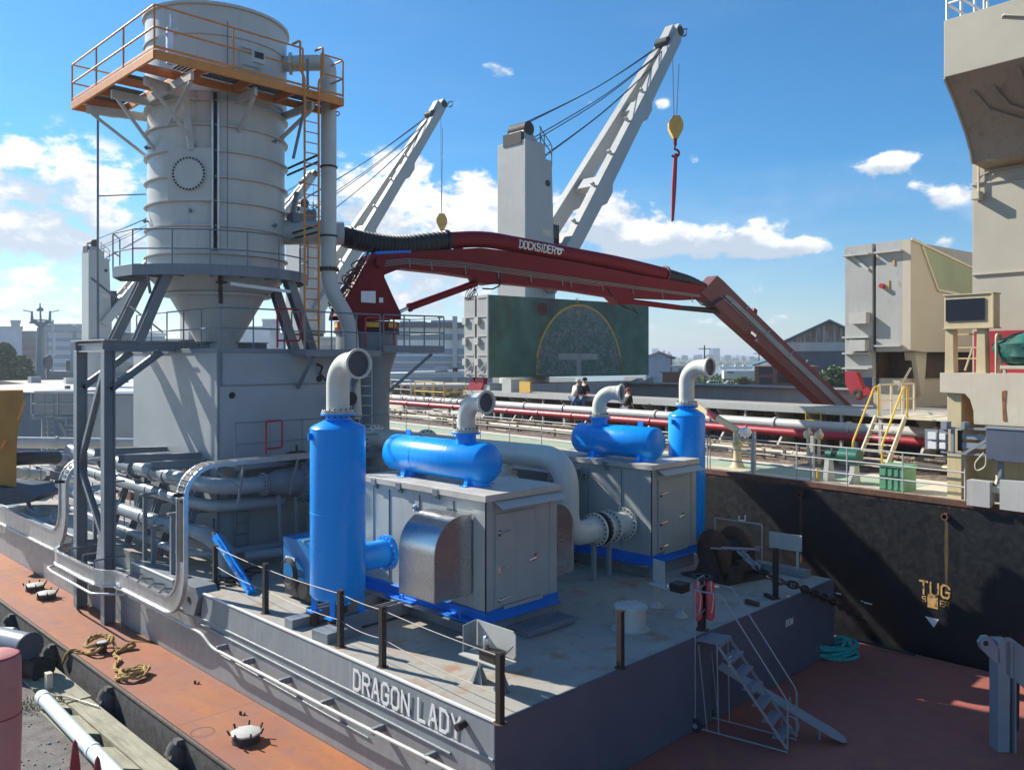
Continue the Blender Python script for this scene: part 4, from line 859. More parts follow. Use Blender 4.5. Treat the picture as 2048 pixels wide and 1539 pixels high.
t2 = vtank('blue vertical tank with grey elbow behind the farther metal enclosure', 19.75, 12.95, .50, .62, 3.88, 1.0, 'tall vertical blue tanks')
# deck supports under tank 1
sp = thing('tank_support', 'low grey channel supports under the near blue tank', 'support', (9.6, 14.6, 0))
for (a, b_) in (((9.22, 14.2, .12), (11.0, 14.2, .12)), ((9.22, 15.1, .12), (11.0, 15.1, .12))):
    m = MB(); m.bar(a, b_, .22, .03); m.bar(V(a) + V((0, -.11, .07)), V(b_) + V((0, -.11, .07)), .02, .27); m.bar(V(a) + V((0, .11, .07)), V(b_) + V((0, .11, .07)), .02, .27); m.build('channel', 'grey_steel', sp)
m = MB(); m.bar((8.78, 14.0, .1), (9.6, 14.05, .1), .5, .19); m.build('pad', 'grey_steel', sp); m = MB(); m.bar((8.78, 15.15, .1), (9.3, 15.15, .1), .3, .19); m.build('pad', 'grey_steel', sp)
for a in (225, 315, 45, 135):
    p = (9.62 + math.cos(RAD(a)) * .48, 14.65 + math.sin(RAD(a)) * .48)
    MB().cyl((p[0], p[1], .01), (p[0], p[1], .275), .10, seg=12).build('foot', 'rust_dark', sp)

# ================================================================ ENGINE ENCLOSURES
def enclosure(label, x0, x1, y0, y1, group, hood_at=None, ext=0):
    root = thing('engine_enclosure', label, 'enclosure', ((x0 + x1) / 2, (y0 + y1) / 2, 0), group)
    z0, z1 = .52, 2.66
    m = MB(); m.box((x0 + .02, y0 + .02, z0), (x1 - .02, y1 - .02, z1)); m.build('body', 'enclosure', root)
    m = MB()
    for (xa, xb) in ((x0, x0 + .20), (x1 - .22, x1)): m.box((xa, y0, z0), (xb, y0 + .02, z1))
    m.box((x0, y0, z0), (x0 + .02, y0 + .35, z1)); m.box((x0, y1 - .4, z0), (x0 + .02, y1, z1)); m.build('corner_panel', 'enclosure', root)
    m = MB(); m.box((x0 + .26, y0 - .028, z0 + .06), (x0 + 1.36 * (x1 - x0) / 2.06, y0 + .019, z1 - .28)); d = m.build('door', 'enclosure', root)
    xe = x0 + 1.36 * (x1 - x0) / 2.06
    for z in (2.02, 1.30, .70):
        m = MB(); m.tube([(x0 + .33, y0 - .03, z), (x0 + .33, y0 - .075, z), (x0 + .58, y0 - .085, z + .03)], .016, 8); m.box((x0 + .29, y0 - .05, z - .07), (x0 + .37, y0 - .029, z + .05)); m.build('hinge', 'chrome', d)
    m = MB(); m.tube([(xe - .02, y0 - .03, 1.38), (xe - .02, y0 - .08, 1.38), (xe - .24, y0 - .09, 1.36)], .017, 8); m.box((xe - .05, y0 - .05, 1.32), (xe + .03, y0 - .029, 1.46)); m.build('handle', 'chrome', d)
    m = MB(); m.box((x0 + .45, y0 - .06, z0 - .02), (xe + .2, y0 - .028, z0 + .05)); m.build('threshold', 'enclosure', root)
    m = MB(); m.box((x0 - .07, y0 - .07, z1 + .001), (x1 + .07, y1 + .07, z1 + .13)); rf = m.build('roof', 'enclosure_roof', root)
    m = MB(); m.hexa([(x0 + .22, y0 - .26, z1 - .15), (x1 + .02, y0 - .26, z1 - .15), (x1 + .02, y0 - .0, z1 - .03), (x0 + .22, y0 - .0, z1 - .03), (x0 + .22, y0 - .26, z1 - .13), (x1 + .02, y0 - .26, z1 - .13), (x1 + .02, y0, z1 - .005), (x0 + .22, y0, z1 - .005)]); m.build('drip_canopy', 'light_grey', root)
    for y in (y0 + 1.35, y0 + 2.6, y0 + 3.5):
        if y < y1 - .3: m = MB(); m.box((x0 - .085, y, z1 - .04), (x0 - .069, y + .17, z1 + .10)); m.box((x0 - .03, y + .03, z1 - .12), (x0 + .01, y + .14, z1 - .04)); m.build('latch', 'grey_steel', root)
    for y in (y0 + .95, y0 + 2.05, y0 + 3.1):
        if y < y1 - .3: MB().box((x0 - .004, y, z0 + .1), (x0 + .019, y + .012, z1 - .1)).build('panel_seam', 'grey_steel', root)
    m = MB(); m.lathe((x0 - .005, y0 + 2.15, 2.28), [(.035, 0), (.08, .0), (.08, .03), (.035, .04)], 20, (-1, 0, 0)); m.build('inspection_port', 'chrome', root)
    m = MB(); m.box((x0 - .02, y0 - .02, .30), (x1 + .02, y1 + .02, .50)); m.box((x0 - .10, y0 - .06, .30), (x1 + .06, y1 + .05, .325)); m.box((x0 - .06, y0 - .04, .495), (x1 + .04, y1 + .04, .518)); m.build('skid', 'skid_blue', root)
    for y in (y0 + .55, y0 + 2.35):
        m = MB(); m.box((x0 - .26, y - .35, .308), (x0 - .10, y + .55, .345)); m.tube(arc((x0 - .19, y + .05, .345), (0, 1, 0), (0, 0, 1), .075, 0, 180, 8), .022, 8); m.build('tie_down', 'skid_blue', root)
    m = MB(); m.box((x0 - .06, y0 + .0, .004), (x1 - .1, y1, .299)); m.bar((x0 - .18, y0 - .02, .285), (x0 - .18, y1, .285), .26, .02); m.build('foundation', 'grey_steel', root)
    return root
e1 = enclosure('near galvanised engine enclosure with rounded intake hood on its long side', 11.14, 13.2, 11.86, 15.95, 'galvanised engine enclosures')
e2 = enclosure('far galvanised engine enclosure beside the black ship hull', 17.28, 19.28, 12.35, 16.2, 'galvanised engine enclosures')
def hood(parent, xs, xo, y0, y1, z0, z1, mat='stainless'):
    """quarter-round rain hood standing off a wall at x = xs, outer face at x = xo"""
    s_ = 1 if xo > xs else -1; W_ = abs(xo - xs); R = min(.68, W_ * .72)
    prof = [(xs, z0), (xo, z0), (xo, z1 - R)] + [(xo - s_ * (R - R * math.cos(a)), z1 - R + R * math.sin(a)) for a in [math.pi / 2 * i / 10 for i in range(1, 11)]] + [(xs, z1)]
    m = MB(); m.prism([(x, y0, z) for x, z in prof], (0, y1 - y0, 0)); hd = m.build('intake_hood', mat, parent, angle=25)
    m = MB()
    for (x, z), (x2, z2) in zip(prof[1:], prof[2:]): m.bar((x - s_ * .006, y0 - .004, z), (x2 - s_ * .006, y0 - .004, z2), .02, .02)
    m.build('rim', mat, hd)
hood(e1, 11.12, 10.16, 12.24, 13.32, .81, 2.37)
hood(e1, 13.22, 14.0, 12.1, 13.3, .75, 2.3)
t = thing('step_grating', 'low grey grating step at the door of the near enclosure', 'step', (12.4, 11.5, 0))
m = MB()
for i in range(17): m.box((11.75 + i * .085, 11.28, .10), (11.80 + i * .085, 11.78, .13))
m.box((11.72, 11.25, .07), (13.2, 11.29, .14)); m.box((11.72, 11.76, .07), (13.2, 11.79, .14)); m.build('treads', 'grey_steel', t)
MB().box((11.8, 11.3, .004), (13.1, 11.74, .07)).build('base', 'grey_steel', t)
# horizontal silencers on the roofs
def htank(label, x, y0, y1, yn, r, group, ang=-90):
    zc = 2.79 + .07 + r
    root = thing('roof_silencer', label, 'tank', (x, (y0 + y1) / 2, 2.79), group)
    m = MB(); L_ = y1 - y0; m.lathe((x, y0, zc), [(.01, -.06), (r * .5, -.05), (r * .85, -.01), (r, .07), (r, L_ - .07), (r * .85, L_ + .01), (r * .5, L_ + .05), (.01, L_ + .06)], 48, yv); m.build('body', 'blue', root)
    m = MB()
    for q_ in (.32, .36, .68): m.lathe((x, y0 + L_ * q_, zc), [(r, -.008), (r + .004, -.006), (r + .004, .006), (r, .008)], 48, yv)
    m.build('weld_seam', 'blue', root)
    for yy in (y0 + .35, y1 - .75):
        m = MB(); m.prism([(x - r * .8, yy, 2.80), (x + r * .8, yy, 2.80), (x + r * .62, yy, zc - r * .6), (x - r * .62, yy, zc - r * .6)], (0, .10, 0)); m.box((x - r, yy - .05, 2.792), (x + r, yy + .15, 2.81)); m.build('saddle', 'blue', root)
    m = MB(); m.cyl((x, y0 + .3, 2.792), (x, y0 + .3, zc), r * .55, seg=24); m.cyl((x, y1 - .6, 2.792), (x, y1 - .6, zc), r * .6, seg=24); m.build('inlet', 'blue', root)
    m = MB(); m.cyl((x, yn, zc + r * .8), (x, yn, zc + r + .17), r * .52, seg=28); m.lathe((x, yn, zc + r + .15), [(r * .5, 0), (r * .75, 0), (r * .75, .03), (r * .5, .03)], 28); m.build('neck', 'blue', root)
    for yy in (y0 + .5, y1 - .55): m = MB(); m.bar((x - .03, yy, zc + r - .02), (x - .03, yy, zc + r + .13), .03, .16); m.build('lifting_lug', 'blue', root)
    elbow_vent(root, x, yn, zc + r + .22, r * .46, .62, .62, ang)
    return root
htank('blue horizontal tank with grey elbow on the near enclosure roof', 11.9, 12.55, 15.75, 13.28, .415, 'horizontal blue tanks on the roofs')
htank('blue horizontal tank with grey elbow on the far enclosure roof', 17.8, 12.55, 15.15, 14.45, .41, 'horizontal blue tanks on the roofs', -72)
# ================================================================ BIG GREY DUCT BETWEEN THE ENCLOSURES
BX, BY, BR = 15.0, 13.16, .29
root = pipe('blower_duct', 'big pale grey pipe arching between the two enclosures', [(BX, 23.0, 3.05), (BX, BY, 3.05), (BX, BY, 1.24), (16.2, BY, 1.24)], BR, 'vent_grey', .75, flanges=[((BX, 20.8, 3.05), yv), ((BX, 18.4, 3.05), yv)], seg=28)
m = MB(); m.cyl((BX, 15.2, 3.0), (BX, 15.2, 2.35), .13, seg=18); m.cyl((BX, 14.9, 2.35), (BX, 15.6, 2.35), .16, seg=18); m.build('drop_leg', 'vent_grey', root)
root = thing('check_valve', 'pale grey pipe spool with two bolted flanges entering the far enclosure', 'pipe', (16.4, BY, 1.24))
m = MB(); m.cyl((16.05, BY, 1.24), (17.3, BY, 1.24), BR, seg=28); m.build('tube', 'vent_grey', root)
for x in (16.05, 16.2, 16.33, 16.62, 17.2):
    m = MB(); m.lathe((x, BY, 1.24), [(BR, -.03), (BR * 1.4, -.03), (BR * 1.4, .03), (BR, .03)], 36, xv); f = m.build('flange', 'dark' if x in (16.2,) else 'vent_grey', root); MB().bolts((x, BY, 1.24), xv, BR * 1.26, 20, .02, .11).build('bolt', 'dark', f)
for x in (16.0, 16.6):
    m = MB(); m.bar((x, BY, .004), (x, BY, .98), .09, .09); m.box((x - .12, BY - .12, .002), (x + .12, BY + .12, .02)); m.build('stand', 'pipe_grey', root)
# grey electrical cabinets behind the duct
t = thing('cabinet', 'grey steel cabinet frame behind the arched pipe', 'cabinet', (16.4, 15.5, 0))
m = MB(); m.box((16.2, 14.9, .1), (17.1, 16.0, 2.45)); m.build('body', 'grey_steel', t); m = MB(); m.box((15.9, 14.6, 2.46), (17.2, 16.2, 2.52)); m.bar((15.95, 14.65, 0), (15.95, 14.65, 2.46), .07); m.bar((15.7, 14.7, 1.7), (17.1, 14.7, 1.75), .12, .05); m.prism([(15.9, 14.62, 2.45), (16.3, 14.62, 2.45), (16.3, 14.62, 2.0)], (0, .03, 0)); m.build('frame', 'grey_steel', t)
for (x, y, z) in ((15.5, 19.6, 2.4), (13.9, 18.9, 2.2)):
    pass
t = thing('railing_block', 'grey low machinery block behind the near blue tank', 'machinery', (13, 18, 0))
m = MB(); m.box((12.2, 18.4, .005), (16.8, 20.1, 1.5)); m.box((12.1, 18.3, 1.5), (16.9, 20.2, 1.6)); m.build('body', 'grey_steel', t); m = MB(); m.cyl((14, 18.8, 1.6), (14, 18.8, 2.1), .3, seg=18); m.cyl((15.9, 18.6, 1.6), (15.9, 18.6, 1.95), .22, seg=18); m.build('dome', 'grey_steel', t)
railing('railing', 'grey handrail on the machinery block behind the duct', [(12.2, 18.35, 1.6), (16.8, 18.35, 1.6), (16.8, 20.1, 1.6)], .95, (.48,), .018, 1.1)

# ================================================================ RED UNLOADING CRANE
TC = V((15.8, 22.4, 0)); ev = V((.979, -.203, 0)).normalized(); nv = V((ev.y, -ev.x, 0))   # nv points towards the camera side
def PA(px, py, off=0): return Ppl(px, py, TC + nv * off, nv)
cr = thing('unloading_crane', 'dark red hydraulic unloading crane reaching over the ship hold', 'crane', (TC.x, TC.y, 0))
m = MB(); m.lathe(TC, [(.74, 0), (.70, 3.2), (.76, 5.0), (.98, 5.7), (.98, 6.25)], 12); m.build('pedestal', 'grey_steel', cr)
m = MB(); m.lathe(TC, [(.98, 6.25), (1.04, 6.25), (1.04, 6.36), (.98, 6.36)], 48, cap0=True, cap1=True); m.build('slew_ring', 'dark', cr)
m = MB(); m.lathe(TC, [(1.02, 6.37), (1.02, 6.62), (.9, 6.63)], 48, cap1=True); m.build('slew_band', 'red', cr)
m = MB()
for a0 in range(150, 400, 42): m.lathe(TC, [(0, 0)], 3) if 0 else m.prism([TC + V((math.cos(RAD(a)) * rr_, math.sin(RAD(a)) * rr_, 6.43)) for rr_, aa in ((1.018, (a0, a0 + 11, a0 + 22)), (1.032, (a0 + 22, a0 + 11, a0))) for a in aa], (0, 0, .15))
m.build('warning_patch', 'yellow', cr)
def slab(nm, pix, half, mat='red', off=0, parent=cr):
    P = [PA(*q) for q in pix]; m = MB(); m.prism([p + nv * (half + off) for p in P], nv * (-2 * half)); return m.build(nm, mat, parent)
tur = [(668, 634), (676, 606), (697, 570), (716, 534), (735, 508), (755, 520), (757, 556), (772, 590), (790, 628), (790, 640), (668, 640)]
slab('turret_plate', tur, .035, off=.42); slab('turret_plate', tur, .035, off=-.42)
slab('turret_web', [(672, 632), (684, 600), (712, 560), (740, 545), (768, 600), (785, 632)], .38)
m = MB(); c = PA(746, 528); m.cyl(c + nv * .6, c - nv * .6, .16, seg=20); m.build('boom_pin', 'red', cr)
boom = [(733, 512), (750, 506), (816, 504), (900, 500), (953, 497), (1010, 504), (1156, 528), (1276, 552), (1399, 572), (1428, 585), (1424, 602), (1405, 598), (1367, 600), (1261, 596), (1250, 609), (1232, 609), (1216, 594), (1140, 582), (1060, 573), (997, 567), (971, 570), (948, 566), (943, 556), (880, 547), (795, 538), (757, 553), (742, 545)]
bo = slab('boom', boom, .27)
slab('boom_cap', [(733, 510), (748, 504), (815, 502), (815, 507), (750, 510), (735, 516)], .29, 'skid_blue', parent=bo)
m = MB()      # hydraulic lines clipped to the boom
for dy in (0, 3.2, 6.4, 9.6):
    m.tube([PA(752, 524 + dy, .29), PA(814, 517 + dy, .29), PA(930, 525 + dy, .29), PA(1000, 535 + dy, .29), PA(1200, 563 + dy * .8, .29), PA(1400, 590 + dy * .6, .29)] if dy < 7 else [PA(752, 524 + dy, .29), PA(814, 517 + dy, .29), PA(930, 525 + dy, .29), PA(1205, 572, .29)], .014, 6)
m.build('hydraulic_lines', 'wire', bo)
m = MB()
for px in (762, 818, 862, 930, 996, 1061, 1124, 1141, 1204, 1265, 1324, 1383):
    f = (px - 1000) / 200; yy = 515 + (0 if px < 820 else 0) + max(0, (px - 820)) * .132
    m.bar(PA(px, yy + 3, .31), PA(px + 2, yy + 21 - (px - 760) * .010, .31), .03, .02)
m.build('clip', 'wire', bo)
m = MB(); m.tube([PA(1000, 548, .3), PA(1003, 560, .32), PA(998, 572, .3), PA(985, 578, .25), PA(965, 577, .2)], .028, 8)
m.tube([PA(1400, 596, .3), PA(1414, 607, .34), PA(1428, 604, .34), PA(1440, 595, .34)], .03, 8); m.tube([PA(1392, 598, .3), PA(1404, 610, .34), PA(1422, 612, .34), PA(1450, 594, .34)], .025, 8)
m.tube([PA(1216, 576, .3), PA(1224, 590, .3), PA(1236, 604, .3)], .025, 8)
for k in range(4): m.tube([PA(940 + k * 5, 575, .2), PA(932 + k * 4, 586 + k * 2, .3), PA(930 + k * 3, 598, .3), PA(938 + k * 6, 590, .2), PA(950, 577, .2)], .014, 6)
for k in range(3): m.tube([PA(1235, 606, .2), PA(1248 + k * 4, 615, .3), PA(1272 + k * 3, 622 + k * 3, .3), PA(1262, 612, .3)], .02, 6)
m.build('hoses', 'black_rubber', bo)
m = MB(); rnd = random.Random(5)
for k in range(16):     # tangle of hoses on the back of the turret
    px = 676 + k * 3.8; py = 618 - k * 6.2; a_ = PA(px + 2, py + 10, .5); m.tube(catm([a_, PA(px - 8 - rnd.uniform(0, 16), py - rnd.uniform(0, 8), .55), PA(px + rnd.uniform(-6, 10), py - 20, .56), PA(px + 12, py - 30, .5)], 4), .022, 6)
m.tube(catm([PA(700, 582, .4), PA(672, 582, .4), PA(664, 574, .4), PA(680, 566, .4), PA(702, 576, .4)], 6), .02, 6); m.tube(catm([PA(705, 570, .4), PA(688, 565, .4), PA(685, 552, .4), PA(699, 556, .4), PA(700, 585, .4)], 6), .02, 6)
m.build('hose_bundle', 'black_rubber', cr)
m = MB(); m.prism([PA(722, 582, .465), PA(751, 582, .465), PA(751, 606, .465), PA(722, 604, .465)], nv * .012); m.build('sign_plate', 'white_paint', cr)
m = MB(); m.prism([PA(758, 595, .465), PA(766, 595, .465), PA(766, 605, .465), PA(758, 605, .465)], nv * .012); m.build('sign_plate', 'white_paint', cr)
# boom cylinder
m = MB(); m.cyl(PA(820, 614), PA(952, 566), .125, seg=20); m.lathe(PA(818, 615), [(.125, -.02), (.15, -.02), (.15, .07), (.125, .07)], 20, (PA(952, 566) - PA(820, 614))); cy = m.build('boom_cylinder', 'red', cr)
MB().cyl(PA(789, 628), PA(822, 613), .062, seg=16).build('piston_rod', 'chrome', cy)
m = MB(); m.cyl(PA(1246, 601, .0), PA(1358, 615, .0), .11, seg=20); cy = m.build('stick_cylinder', 'red', cr); MB().tube([PA(1357, 615), PA(1440, 622)], [.10, .13], 16).build('rod_boot', 'black_rubber', cy)
# stick
st = [(1424, 552), (1436, 562), (1500, 626), (1560, 684), (1680, 798), (1716, 832), (1664, 832), (1630, 801), (1540, 718), (1446, 634), (1426, 616), (1403, 597), (1390, 585), (1405, 573)]
sk = slab('stick', st, .30, 'red_far')
m = MB()
for (a, b_) in (((1440, 590), (1690, 822)), ((1452, 588), (1700, 818))): m.tube([PA(*a, .325), PA(*b_, .325)], .022, 6)
m.prism([PA(1447, 590, .31), PA(1460, 592, .31), PA(1712, 832, .31), PA(1694, 832, .31)], nv * .03); m.build('stick_lines', 'grey_steel', sk)
m = MB()
for (a, b_) in (((1468, 600), (1460, 610)), ((1492, 616), (1498, 612)), ((1540, 660), (1530, 668)), ((1586, 702), (1578, 711)), ((1616, 720), (1610, 726))): m.bar(PA(*a, .34), PA(*b_, .34), .05)
m.build('clip', 'wire', sk)
m = MB(); m.cyl(PA(1515, 678, .35), PA(1513, 680, .5), .08, seg=12); m.bar(PA(1500, 664, .35), PA(1510, 672, .35), .12); m.build('work_lamp', 'chrome', sk)
slab('stick_lug', [(1500, 622), (1502, 616), (1508, 620), (1507, 628)], .2, 'red', parent=sk)
# upper red pipe and hoses
cn = thing('suction_line', 'dark red suction pipe with black corrugated hoses above the crane boom', 'pipe', PA(895, 481))
RP = [PA(894, 481), PA(966, 477), PA(1060, 494), PA(1155, 512), PA(1238, 527), PA(1328, 549)]
m = MB(); m.tube(fillet(RP, 1.0, 5), [.285] * len(fillet(RP, 1.0, 5)), 28); rp1 = m.build('pipe', 'red', cn)
m = MB(); ax_ = (RP[1] - RP[0]); m.lathe(PA(893, 481), [(.28, -.04), (.37, -.04), (.37, .04), (.28, .04)], 28, ax_); m.bolts(PA(893, 481), ax_, .34, 16, .025, .14); m.build('flange', 'dark', cn)
ax_ = RP[5] - RP[4]; m = MB(); m.lathe(PA(1328, 549), [(.28, -.03), (.36, -.03), (.36, .06), (.28, .06)], 28, ax_); m.build('flange', 'red_far', cn)
m = MB()
for px, py in ((915, 494), (1153, 524), (1326, 566)):
    m.bar(PA(px, py - 4), PA(px + 1, py + 12), .25, .18); m.bar(PA(px + 6, py), PA(px + 8, py + 10), .12)
m.build('saddle', 'red', cn)
def corrugated(pts, r0, r1, n, nm='hose'):
    C = catm(pts, 40); tot = len(C) - 1; P = []; R = []
    for i in range(n * 4 + 1):
        f = i / (n * 4); j = f * tot; k = min(int(j), tot - 1); p = C[k].lerp(C[k + 1], j - k); P.append(p); r = r0 + (r1 - r0) * f; R.append(r * (1.0 if i % 4 in (1, 2) else .90))
    m = MB(); m.tube(P, R, 28); m.build(nm, 'black_rubber', cn, angle=25)
hs = V((15.0, 22.5, 9.4))
corrugated([hs, PA(700, 476, .0), PA(760, 488), PA(820, 490), PA(893, 481)], .34, .35, 34)
corrugated([PA(1330, 550), PA(1352, 555), PA(1380, 562), PA(1408, 574)], .30, .17, 13)
# DOCKSIDER lettering wrapped on the pipe face
FP = fillet(RP, 1.0, 5)
def onpipe(u, v, w_):
    f = (v - .13) / .285; a = math.asin(max(-.95, min(.95, f))); st_ = u0_ + u; acc = 0
    for p, q in zip(FP, FP[1:]):
        l_ = (q - p).length
        if acc + l_ >= st_ or q is FP[-1]: break
        acc += l_
    tg = (q - p).normalized(); c = p + tg * (st_ - acc); uu = V((0, 0, 1)); uu = (uu - tg * uu.dot(tg)).normalized()
    return c + uu * (math.sin(a) * (.292 + w_)) + nv * (math.cos(a) * (.292 + w_))
def along(px):      # arc length of the pipe axis at a pixel column
    acc = 0; k_ = (PA(px, 500) - TC).dot(ev)
    for p, q in zip(FP, FP[1:]):
        a_, b_ = (p - TC).dot(ev), (q - TC).dot(ev)
        if a_ <= k_ <= b_: return acc + (q - p).length * (k_ - a_) / (b_ - a_)
        acc += (q - p).length
u0_ = along(1031); Ln = along(1104) - u0_; kx = Ln / text(MB(), 'DOCKSIDER', lambda u, v, w_: (u, v, w_), .25, 1.1, 1.5, 1.0)
m = MB(); text(m, 'DOCKSIDER', lambda u, v, w_: onpipe(u * kx, v, w_), .25, 1.1, 1.5, 1.0, 6)
m.build('lettering', 'letter_white', rp1, False)
m = MB(); q0 = Ln + .02      # round emblem with wings
for i in range(14):
    a0 = 2 * math.pi * i / 14; a1 = 2 * math.pi * (i + 1) / 14
    def e(a, r): return (q0 + .11 + math.cos(a) * r, .10 + math.sin(a) * r)
    P = [e(a0, .05), e(a1, .05), e(a1, .11), e(a0, .11)]; m.hexa([onpipe(*p, 0) for p in P] + [onpipe(*p, .006) for p in P])
P = [(q0 - .06, .17), (q0 + .34, .17), (q0 + .26, .24), (q0 - .06, .24)]; m.hexa([onpipe(*p, 0) for p in P] + [onpipe(*p, .007) for p in P]); m.build('emblem', 'letter_white', rp1, False)
# crane service platform
t = thing('crane_platform', 'grey service platform with handrail around the crane pedestal', 'platform', (TC.x + 1, TC.y - 1, 5.7))
fl_ = [(TC.x - .3, TC.y - 1.3, 5.75), (TC.x + 1.75, TC.y - 1.75, 5.75), (TC.x + 2.2, TC.y - 1.0, 5.75), (TC.x + 2.2, TC.y + .6, 5.75), (TC.x - .2, TC.y + .9, 5.75)]
m = MB(); m.prism([V(p) - V((0, 0, .05)) for p in fl_], (0, 0, .05)); m.bar(fl_[0], fl_[1], .04, .22); m.bar(fl_[1], fl_[2], .04, .22); m.bar(fl_[2], fl_[3], .04, .22); m.build('floor', 'grey_steel', t)
railing('', '', fl_, 1.05, (.52,), .024, .75, mode='part', parent=t)
m = MB(); m.bar((TC.x + 1.7, TC.y - 1.2, 5.6), (TC.x + .5, TC.y - .5, 4.4), .09, .09); m.build('bracket', 'grey_steel', t)
m = MB(); m.tube(fillet([(TC.x - .9, TC.y - 1.2, 5.8), (TC.x - .9, TC.y - 1.2, 6.7), (TC.x + .1, TC.y - 1.3, 6.7), (TC.x + .1, TC.y - 1.3, 5.8)], .1, 3), .028, 8); tag(m.build('safety_gate', 'sling_red'), 'red hoop gate in front of the yellow banded crane slewing ring', 'gate')
t = thing('pedestal_ladder', 'caged grey ladder on the crane pedestal behind the blue tank elbow', 'ladder', (15.0, 21.6, 3)); a_ = MB(); c_ = MB(); ladder(a_, c_, (15.15, 21.55, 2.5), (15.15, 21.55, 5.7), (1, -.3, 0), .4, .02, .3); a_.build('rail', 'light_grey', t); c_.build('rungs', 'light_grey', t)
m = MB(); a = Pd(704, 797, 24.6); m.cyl(a, a + V((-.03, .25, 0)), .2, seg=20); tag(m.build('lamp', 'dark'), 'dark round lamp on the crane pedestal under the big grey elbow mouth', 'lamp')
# ================================================================ CARGO SHIP (moored alongside, turned about six degrees)
SO = V((22.2, 9.9, 0)); SU = V((.1089, .9940, 0)); ST = V((.9940, -.1089, 0)); SM = Matrix(((ST.x, SU.x, 0, SO.x), (ST.y, SU.y, 0, SO.y), (0, 0, 1, 0), (0, 0, 0, 1)))
def S(bb, a, z): return SM @ V((bb, a, z))          # bb inboard, a along (+ = away to the left), z up
def PS(px, py, bb): return Ppl(px, py, SO + ST * bb, ST)     # pixel -> plane bb metres inboard
def sa(px, bb): return (PS(px, 800, bb) - SO).dot(SU)
def sz(px, py, bb): return PS(px, py, bb).z
def SMB(): return MB(SM)
DZ = 2.0
ship = thing('cargo_ship', 'long cargo ship with rusty black hull moored beside the barge', 'ship', S(10, 20, -3.6))
m = SMB()
rows = []
m.prism([(0, -40, -5), (0, -40, DZ - .03), (26, -40, DZ - .03), (26, -40, -5)], (0, 190, 0)); m.build('hull', 'ship_hull', ship)
m = SMB(); m.box((.02, -40, DZ - .029), (9.0, 150, DZ)); m.box((20.0, -40, DZ - .029), (25.98, 150, DZ)); m.box((9, 27, DZ - .029), (20, 150, DZ)); m.build('deck', 'ship_deck', ship)
m = SMB(); m.box((-.03, -40, DZ - .10), (.14, 150, DZ + .03)); m.build('gunwale', 'rust', ship)
m = SMB(); m.box((.14, -40, DZ + .002), (.34, 150, DZ + .018)); m.build('waterway_bar', 'cream', ship)
m = SMB(); m.box((1.0, -1.5, DZ + .001), (2.5, 60, DZ + .006)); m.build('walkway_paint', 'ship_green', ship)
m = SMB(); m.box((3.2, -3, DZ + .001), (8.29, 60, DZ + .012)); m.build('dark_strip', 'clutter', ship)  # dark brown strip laid over the deck beneath the pipes
m = SMB(); m.box((.95, -1.5, DZ + .002), (1.0, 60, DZ + .009)); m.box((2.5, -1.5, DZ + .002), (2.55, 60, DZ + .009)); m.build('walkway_line', 'yellow', ship)
# hull writing, worn
m = SMB()
def hullp(u, v, w_, px, py): a = sa(px, 0); return (-.004 - w_, a - u, sz(px, py, 0) + v)
hT = .30
text(m, 'TUG', lambda u, v, w_: hullp(u * .92, v, w_, 1840, 1184), hT, .95, 1.7); m.build('lettering', 'worn_yellow', ship, False)
m = SMB(); text(m, 'S', lambda u, v, w_: hullp(u, v, w_, 1845, 1201), .13, 1.0, 1.2); text(m, 'ER', lambda u, v, w_: hullp(u, v, w_, 1881, 1211), .13, 1.0, 1.2); m.build('lettering', 'worn_yellow', ship, False)
m = SMB(); p0 = (-.006, sa(1855, 0), sz(1855, 1213, 0)); m.box(p0, (-.001, sa(1876, 0), sz(1876, 1191, 0))); m.build('worn_patch', 'worn_yellow', ship)
m = SMB(); q = [(1850, 1231), (1878, 1238), (1868, 1254)]; m.prism([(-.006, sa(x, 0), sz(x, y, 0)) for x, y in q], (.005, 0, 0)); m.build('worn_patch', 'white_paint', ship)
m = SMB()
for (x, y, wx) in ((1672, 1186, 10), (1728, 1205, 16), (1722, 1202, 4)): m.box((-.005, sa(x, 0), sz(x, y, 0)), (-.001, sa(x + wx, 0), sz(x, y, 0) + .03))
m.build('draft_marks', 'letter_white', ship)
for px, py in ((1602, 988), (1893, 1032)):
    a = sa(px, 0); z = sz(px, py, 0)
    m = SMB(); m.lathe((.02, a, z), [(.055, 0), (.085, 0), (.085, -.14), (.055, -.14)][::-1], 18, (1, 0, 0)); m.build('overboard_pipe', 'rust', ship)
    m = SMB(); m.prism([(-.003, a + .035, z - .05), (-.003, a + .05, z - .8), (-.003, a + .02, z - 1.9), (-.003, a - .02, z - 1.9), (-.003, a - .05, z - .8), (-.003, a - .035, z - .05)], (.002, 0, 0)); m.build('rust_streak', 'rust_streak' if 'rust_streak' in MATS else 'rust', ship)
# railing on the ship edge
def ship_rail(label, a0, a1, pitch, mat='ship_grey', thick=()):
    return railing('railing', label, [S(.12, a1, DZ), S(.12, a0, DZ)], 1.05, (.35, .70), .02, pitch, mat)
aR = sa(1930, .12)
ship_rail('cream grey ship handrail from the far blue tank to the green box', aR, sa(1420, .12), 1.45)
ship_rail('ship handrail seen between the grey elbows and beyond', sa(1415, .12), sa(770, .12), 1.9)
for px in (1508, 1625):
    a = sa(px, .3); m = SMB(); m.bar((.3, a, DZ), (.3, a, DZ + 1.28), .09, .09); tag(m.build('bollard_post', 'ship_grey'), ['thick pale post on the ship edge beside the cream davit', 'thick pale post on the ship edge beside the green winch'][px > 1600], 'post', 'thick pale posts on the ship edge')
